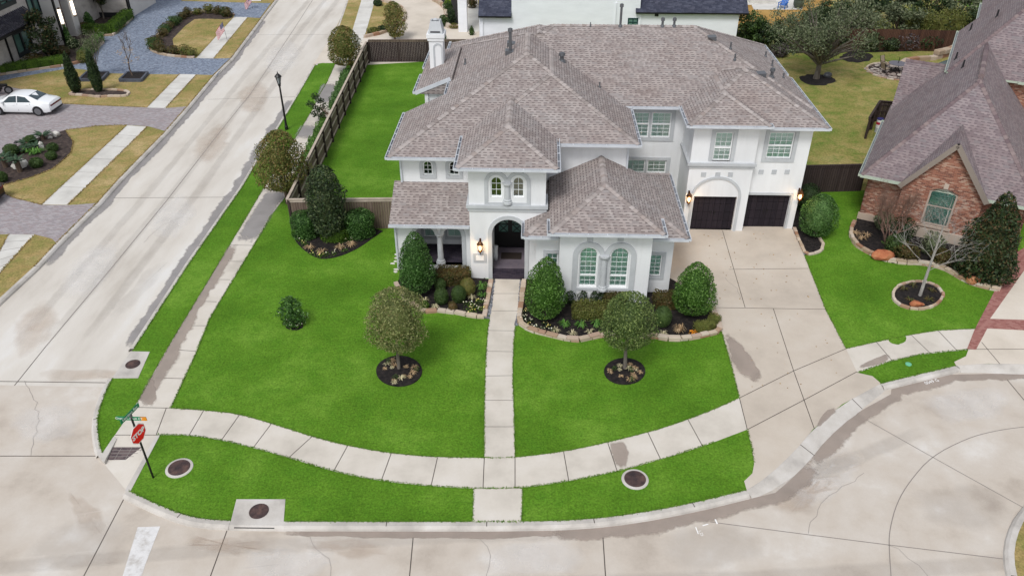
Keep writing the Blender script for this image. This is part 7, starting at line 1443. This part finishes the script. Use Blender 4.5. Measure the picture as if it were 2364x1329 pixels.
# white car
def car(label, paint, Mx, group=None):
    t = thing('car', label, 'car', tuple(Mx.translation), group); m2 = Mx
    S = [  # x, half width, sill z, belt z, belt half width, top z, top half width
        (-2.50, .70, .42, .74, .66, .80, .55), (-2.42, .84, .30, .86, .80, .93, .66), (-2.1, .92, .24, .93, .88, 1.0, .72), (-1.62, .95, .24, .96, .90, 1.06, .74), (-1.0, .95, .24, .97, .91, 1.36, .66), (-.5, .95, .24, .965, .91, 1.46, .64), (.1, .95, .24, .955, .91, 1.47, .63), (.62, .95, .24, .94, .91, 1.40, .63), (1.25, .95, .24, .93, .90, 1.03, .74), (1.8, .94, .24, .88, .87, .95, .70), (2.25, .90, .26, .80, .82, .85, .62), (2.48, .78, .34, .70, .70, .74, .5)]
    vs, fs = [], []
    for x, hw, zs, zb, bw, zt_, tw_ in S:
        half = [(hw * .93, zs), (hw, zs + .14), (hw, zs + (zb - zs) * .62), (bw, zb), (tw_, zt_), (tw_ * .5, zt_ + .035)]
        vs += [(x, y, z) for y, z in half] + [(x, 0, zt_ + .045)] + [(x, -y, z) for y, z in half[::-1]]
    k = 13
    for i in range(len(S) - 1):
        for j in range(k - 1): fs.append((i * k + j, i * k + j + 1, (i + 1) * k + j + 1, (i + 1) * k + j))
        fs.append((i * k + k - 1, i * k, (i + 1) * k, (i + 1) * k + k - 1))
    fs.append(tuple(range(k))); fs.append(tuple((len(S) - 1) * k + j for j in range(k))[::-1])
    mb = MB(m2); mb.mesh(vs, fs); b = mb.build('body', M[paint], t, smooth=True)
    md = b.modifiers.new('edge', 'EDGE_SPLIT'); md.split_angle = rad(40)
    def P_(i, j, f=0, g=0.): a, c = V(vs[i * k + j]), V(vs[(i + 1) * k + j]); return a.lerp(c, f)
    def glass(name, pts, mat='carglass'): mb = MB(m2); mb.face(pts); return mb.build(name, M[mat], t)
    def sidept(x, h, sg):                               # on the cabin side, h 0..1 from belt to roof
        for i in range(len(S) - 1):
            if S[i][0] <= x <= S[i + 1][0]:
                f = (x - S[i][0]) / (S[i + 1][0] - S[i][0]); L_ = lambda n: S[i][n] + (S[i + 1][n] - S[i][n]) * f; return V((x, sg * (L_(4) + (L_(6) - L_(4)) * h + .012), L_(3) + (L_(5) - L_(3)) * h + .01))
    for sg in (1, -1):
        for xs in (((-1.15, .12), (-.72, .80), (-.12, .88), (-.12, .08)), ((-.04, .08), (-.04, .88), (.52, .86), (1.0, .1))): glass('side_window', [sidept(x, h, sg) for x, h in xs])
    def toppt(i, f, e): a, c = S[i], S[i + 1]; x = a[0] + (c[0] - a[0]) * f; zt_ = a[5] + (c[5] - a[5]) * f; tw_ = a[6] + (c[6] - a[6]) * f; return V((x, e * tw_ * .9, zt_ + .05))
    glass('rear_window', [toppt(3, .12, -1), toppt(3, .12, 1), toppt(4, .1, .98), toppt(4, .1, -.98)]); glass('windscreen', [toppt(7, .02, -1), toppt(7, .02, 1), toppt(7, .92, 1.05), toppt(7, .92, -1.05)])
    for sg in (1, -1):
        for x in (-1.05, -.08, .98): mb = MB(m2); mb.mesh([(x - .008, sg * .957, .36), (x + .008, sg * .957, .36), (x + .008, sg * .925, .93), (x - .008, sg * .925, .93)], [(0, 1, 2, 3)]); mb.build('door_seam', M['ventblack'], t)
        for x in (-.9, .1): mb = MB(m2); mb.box(x, x + .18, sg * .93, sg * .965, .80, .84); mb.build('door_handle', M[paint], t)
    mb = MB(m2); mb.box(-2.515, -2.40, -.72, .72, .69, .80); mb.build('tail_lamp', M['tail'], t); mb = MB(m2); mb.box(-2.53, -2.48, -.16, .16, .56, .67); mb.build('number_plate', M['white'], t); mb = MB(m2); mb.box(-2.47, -2.2, -.74, .74, .25, .40); mb.build('bumper', M['ventblack'], t)
    for sg in (1, -1): mb = MB(m2); mb.box(.92, 1.05, sg * .95, sg * 1.13, .93, 1.06); mb.build('mirror', M[paint], t)
    for x in (-1.52, 1.53):
        for sg in (1, -1):
            y = sg * .86; mb = MB(m2 @ Matrix.Translation((x, y, .355)) @ Matrix.Rotation(math.pi / 2, 4, 'X')); mb.lathe([(.30, -.115), (.355, -.10), (.36, .10), (.30, .115)], 0, 0, 22); w_ = mb.build('wheel', M['tyre'], t)
            mb = MB(m2 @ Matrix.Translation((x, y, .355)) @ Matrix.Rotation(math.pi / 2, 4, 'X')); sgn = -sg; z0 = .118 * sgn
            mb.lathe([(.25, z0 - .012), (.25, z0), (.21, z0 - .02 * sgn)], 0, 0, 22)
            for q in range(5): a = q * 6.283 / 5; mb.bar((0, 0, z0 + .006 * sgn), (.23 * math.cos(a), .23 * math.sin(a), z0 + .006 * sgn), .06, .02)
            mb.build('rim', M['rim'], w_)
            mb = MB(m2 @ Matrix.Translation((x, sg * .955, .355)) @ Matrix.Rotation(math.pi / 2, 4, 'X')); mb.lathe([(.40, -.012), (.40, .012)], 0, 0, 22); mb.build('wheel_arch', M['ventblack'], t)
    return t
r_, f_ = G(92, 268), G(3, 266); d = f_ - r_; ang = math.atan2(d.y, d.x); cpt = r_ + V((math.cos(ang), math.sin(ang), 0)) * 1.52 + V((math.sin(ang), -math.cos(ang), 0)) * .9
car('white four door saloon parked on the mauve paved driveway', 'carwhite', Matrix.Translation((cpt.x, cpt.y, .012)) @ Matrix.Rotation(ang, 4, 'Z'))
M['carwine'] = m_flat('car_paint_wine', C(46, 16, 26, K), .2, 0, .6); q = G(9, 462); car('dark wine red car just entering the left picture edge', 'carwine', Matrix.Translation((q.x - 2.5, q.y - .35, .012)) @ Matrix.Rotation(rad(180), 4, 'Z'))
p = G(8, 219); t = thing('motorcycle', 'black motorcycle parked behind the white car at the left edge', 'motorcycle', (p.x, p.y, 0)); Mx = Matrix.Translation((p.x - .3, p.y, 0)) @ Matrix.Rotation(rad(200), 4, 'Z')
for x in (-.72, .72):
    mb = MB(Mx @ Matrix.Translation((x, 0, .31)) @ Matrix.Rotation(math.pi / 2, 4, 'X')); mb.lathe([(.22, -.06), (.31, -.05), (.31, .05), (.22, .06)], 0, 0, 16); w_ = mb.build('wheel', M['tyre'], t); mb = MB(Mx @ Matrix.Translation((x, 0, .31)) @ Matrix.Rotation(math.pi / 2, 4, 'X')); mb.lathe([(.2, -.065), (.2, .065), (.05, .07)], 0, 0, 12); mb.build('rim', M['rim'], w_)
mb = MB(Mx); mb.tube([(-.35, 0, .55), (.0, 0, .62), (.3, 0, .78), (.48, 0, .8)], [.14, .17, .19, .1], 8); mb.tube([(.72, 0, .31), (.5, 0, .95)], .04, 6); mb.box(-.2, .3, -.16, .16, .28, .58); mb.build('frame', M['iron'], t); mb = MB(Mx); mb.tube([(-.75, 0, .72), (-.35, 0, .72), (.0, 0, .76)], [.09, .14, .08], 8); mb.build('seat', M['tyre'], t); mb = MB(Mx); mb.tube([(.42, -.38, .98), (.5, 0, 1.0), (.42, .38, .98)], .02, 6); mb.build('handlebar', M['rim'], t)
# round flagstone patio with table and chairs
c = G(2068, 166); rp_ = 2.35; circ = [(c.x + rp_ * math.cos(k * .2618), c.y + rp_ * math.sin(k * .2618)) for k in range(24)]; sheet('patio', circ, .02, 'mulchbrown', 0); scatter_bits('flagstones', circ, 190, (.1, .26), 'flag', 500, .03, flat=.12); edging(circ, 'pale stone rim around the round flagstone patio', seed=501, closed=True, wd=.16, h=.1)
t = thing('patio_table', 'round grey metal patio table on the flagstone circle', 'table', (c.x, c.y, 0)); mb = MB(); mb.lathe([(.72, .70), (.74, .73), (.72, .745)], c.x, c.y, 28); mb.build('table_top', m_flat('table_grey', C(118, 116, 126, K), .4), t)
for k in range(4): a = k * 1.571 + .4; mb = MB(); mb.tube([(c.x + .15 * math.cos(a), c.y + .15 * math.sin(a), .70), (c.x + .12 * math.cos(a), c.y + .12 * math.sin(a), .35), (c.x + .42 * math.cos(a), c.y + .42 * math.sin(a), .02)], .025, 6); mb.build('leg', M['iron'], t)
mb = MB(); mb.tube([(c.x, c.y, .7), (c.x + .03, c.y, 1.25)], .025, 6); mb.build('umbrella_pole', M['iron'], t)
for l_, a, dd in (('tan sling patio chair behind the table', 2.2, 1.15), ('tan sling patio chair left of the table', 3.5, 1.2), ('tan sling patio chair right of the table', -.5, 1.1)):
    q = V((c.x + dd * math.cos(a), c.y + dd * math.sin(a), 0)); t = thing('patio_chair', l_, 'chair', tuple(q)); Mx = Matrix.Translation(q) @ Matrix.Rotation(a - math.pi / 2, 4, 'Z')
    mb = MB(Mx); mb.mesh([(-.25, -.28, .42), (.25, -.28, .42), (.25, .2, .38), (-.25, .2, .38), (-.25, -.28, .44), (.25, -.28, .44), (.25, .2, .40), (-.25, .2, .40)], [(0, 3, 2, 1), (4, 5, 6, 7), (0, 1, 5, 4), (2, 3, 7, 6)]); mb.build('seat', M['tan'], t)
    mb = MB(Mx); mb.mesh([(-.25, .2, .40), (.25, .2, .40), (.25, .42, 1.0), (-.25, .42, 1.0), (-.25, .22, .39), (.25, .22, .39), (.25, .44, .99), (-.25, .44, .99)], [(0, 1, 2, 3), (7, 6, 5, 4), (3, 2, 6, 7)]); mb.build('backrest', M['tan'], t)
    for sg in (-.28, .28): mb = MB(Mx); mb.tube([(sg, -.3, .02), (sg, -.28, .62), (sg, .28, .62)], .02, 5); mb.tube([(sg, .3, .02), (sg, .2, .4), (sg, .44, 1.02)], .02, 5); mb.build('frame', M['iron'], t)
# pool wall with coping and water behind the brick house
t0 = g2(smooth([(2082, 150), (2096, 142), (2130, 139), (2158, 138)], 1)); edging(t0, 'low pale coping stones curving towards the pool', seed=510, wd=.5, h=.35, lo=.7, hi=1.3)
edging(smooth(g2([(2158, 136), (2185, 130), (2205, 122)]), 1), 'raised pale coping stones of the pool waterfall', seed=511, wd=.6, h=.75, lo=.6, hi=1.2, layers=2); edging(g2([(2196, 118), (2216, 112), (2230, 110)]), 'upper pale stone slab at the pool waterfall', seed=512, wd=.7, h=1., lo=.9, hi=1.4, layers=2)
sheet('water', g2([(2150, 152), (2190, 138), (2240, 124), (2280, 150), (2200, 165)]), .03, 'pool', 0)
# pool equipment
p = G(2025, 305); t = thing('bucket', 'white chemical bucket with blue lid behind the timber screen', 'bucket', (p.x, p.y, 0)); mb = MB(); mb.lathe([(.2, .35), (.22, .95)], p.x, p.y, 14); mb.build('pail', M['white'], t); mb = MB(); mb.lathe([(.235, .95), (.235, 1.0), (.2, 1.03)], p.x, p.y, 14); mb.build('lid', M['navy'], t); mb = MB(); mb.lathe([(.19, 0), (.19, .35)], p.x, p.y, 14); mb.build('base', M['stone'], t); mb = MB(); mb.lathe([(.217, .6), (.219, .78)], p.x, p.y, 14); mb.build('label_band', M['flagred'], t)
t = thing('pool_pipework', 'white plastic pool pipes and filter beside the brick house wall', 'pipes', tuple(G(2040, 330)))
def pp_(u, v, z): q = G(u, v, z); return (q.x, q.y, z)
for pts in (((2010, 352, .05), (2013, 335, .9), (2022, 330, .95)), ((2016, 345, .3), (2030, 322, .9), (2038, 306, 1.2)), ((2024, 350, .3), (2034, 320, 1.2), (2042, 300, 1.3)), ((2012, 340, .5), (2034, 345, .5))):
    mb = MB(); mb.tube([pp_(*q) for q in pts], .06, 7); mb.build('pipe', M['pvc'], t)
q = G(2040, 322); mb = MB(); mb.lathe([(.28, 0), (.3, .9), (.2, 1.1), (.05, 1.15)], q.x, q.y, 14); mb.build('filter', M['ventblack'], t); q = G(2028, 340); mb = MB(); mb.box(q.x - .2, q.x + .25, q.y - .2, q.y + .3, 0, .7); mb.build('pump', M['pvc'], t)
# blue garden chair, pot and fire pit on the far patio
q = G(1806, 20); t = thing('garden_chair', 'bright blue wooden garden chair on the far patio', 'chair', (q.x, q.y, 0)); Mx = Matrix.Translation((q.x, q.y, 0)) @ Matrix.Rotation(rad(-35), 4, 'Z')
mb = MB(Mx)
for k in range(5): mb.bar((-.3, -.3 + k * .13, .42 - k * .03), (.3, -.3 + k * .13, .42 - k * .03), .11, .03)
mb.build('seat', M['blue'], t); mb = MB(Mx)
for k in range(5): x = -.28 + k * .14; mb.bar((x, .28, .3), (x * 1.1, .62, 1.1 - abs(k - 2) * .06), .12, .03)
mb.build('backrest', M['blue'], t)
for sg in (-.36, .36): mb = MB(Mx); mb.bar((sg, -.35, .0), (sg, -.32, .6), .07, .07); mb.bar((sg, .55, 0), (sg, .2, .45), .07, .07); mb.bar((sg, -.42, .62), (sg, .42, .58), .14, .04); mb.build('arm', M['blue'], t)
q = G(1842, 19); mb = MB(); mb.lathe([(.35, 0), (.55, .35), (.56, .75), (.46, .95), (.6, 1.05), (.58, 1.1), (.4, 1.0)], q.x, q.y, 18); tag(mb.build('plant_pot', M['pot'], smooth=True), 'large green glazed pot beside the blue garden chair', 'pot')
q = G(1760, 8); t = thing('fire_pit', 'square white stone fire pit on the far patio', 'fire pit', (q.x, q.y, 0)); mb = MB(); mb.box(q.x - 1.4, q.x + 1.4, q.y - .2, q.y + 2.2, 0, .45); mb.build('surround', M['walk_far'], t); mb = MB(); mb.box(q.x - .7, q.x + .7, q.y + .4, q.y + 1.6, .44, .47); mb.build('bowl', M['dark'], t)
# white stepping stones along the porch side
for i, (u, v) in enumerate(((919, 579), (917, 588), (916, 596), (914, 604), (906, 609), (916, 622), (913, 628))):
    p = G(u, v); mb = MB(); mb.rock((p.x, p.y, .02), (.13 + .02 * (i % 3), .09, .05), 520 + i); tag(mb.build('white_stone', M['white_rock']), 'small white stone in the lawn along the porch side wall', 'stone', 'white stones beside the porch')
# fallen leaves on the driveway and rings of straw coloured litter
scatter_bits('fallen_leaves', g2([(1600, 540), (1820, 540), (1890, 700), (1660, 700)]), 46, (.02, .05), 'reed_tan', 530, .03, flat=.15)
scatter_bits('fallen_leaves', g2([(1660, 720), (1900, 725), (1960, 860), (1760, 960)]), 22, (.02, .04), 'reed_tan', 531, .03, flat=.15)
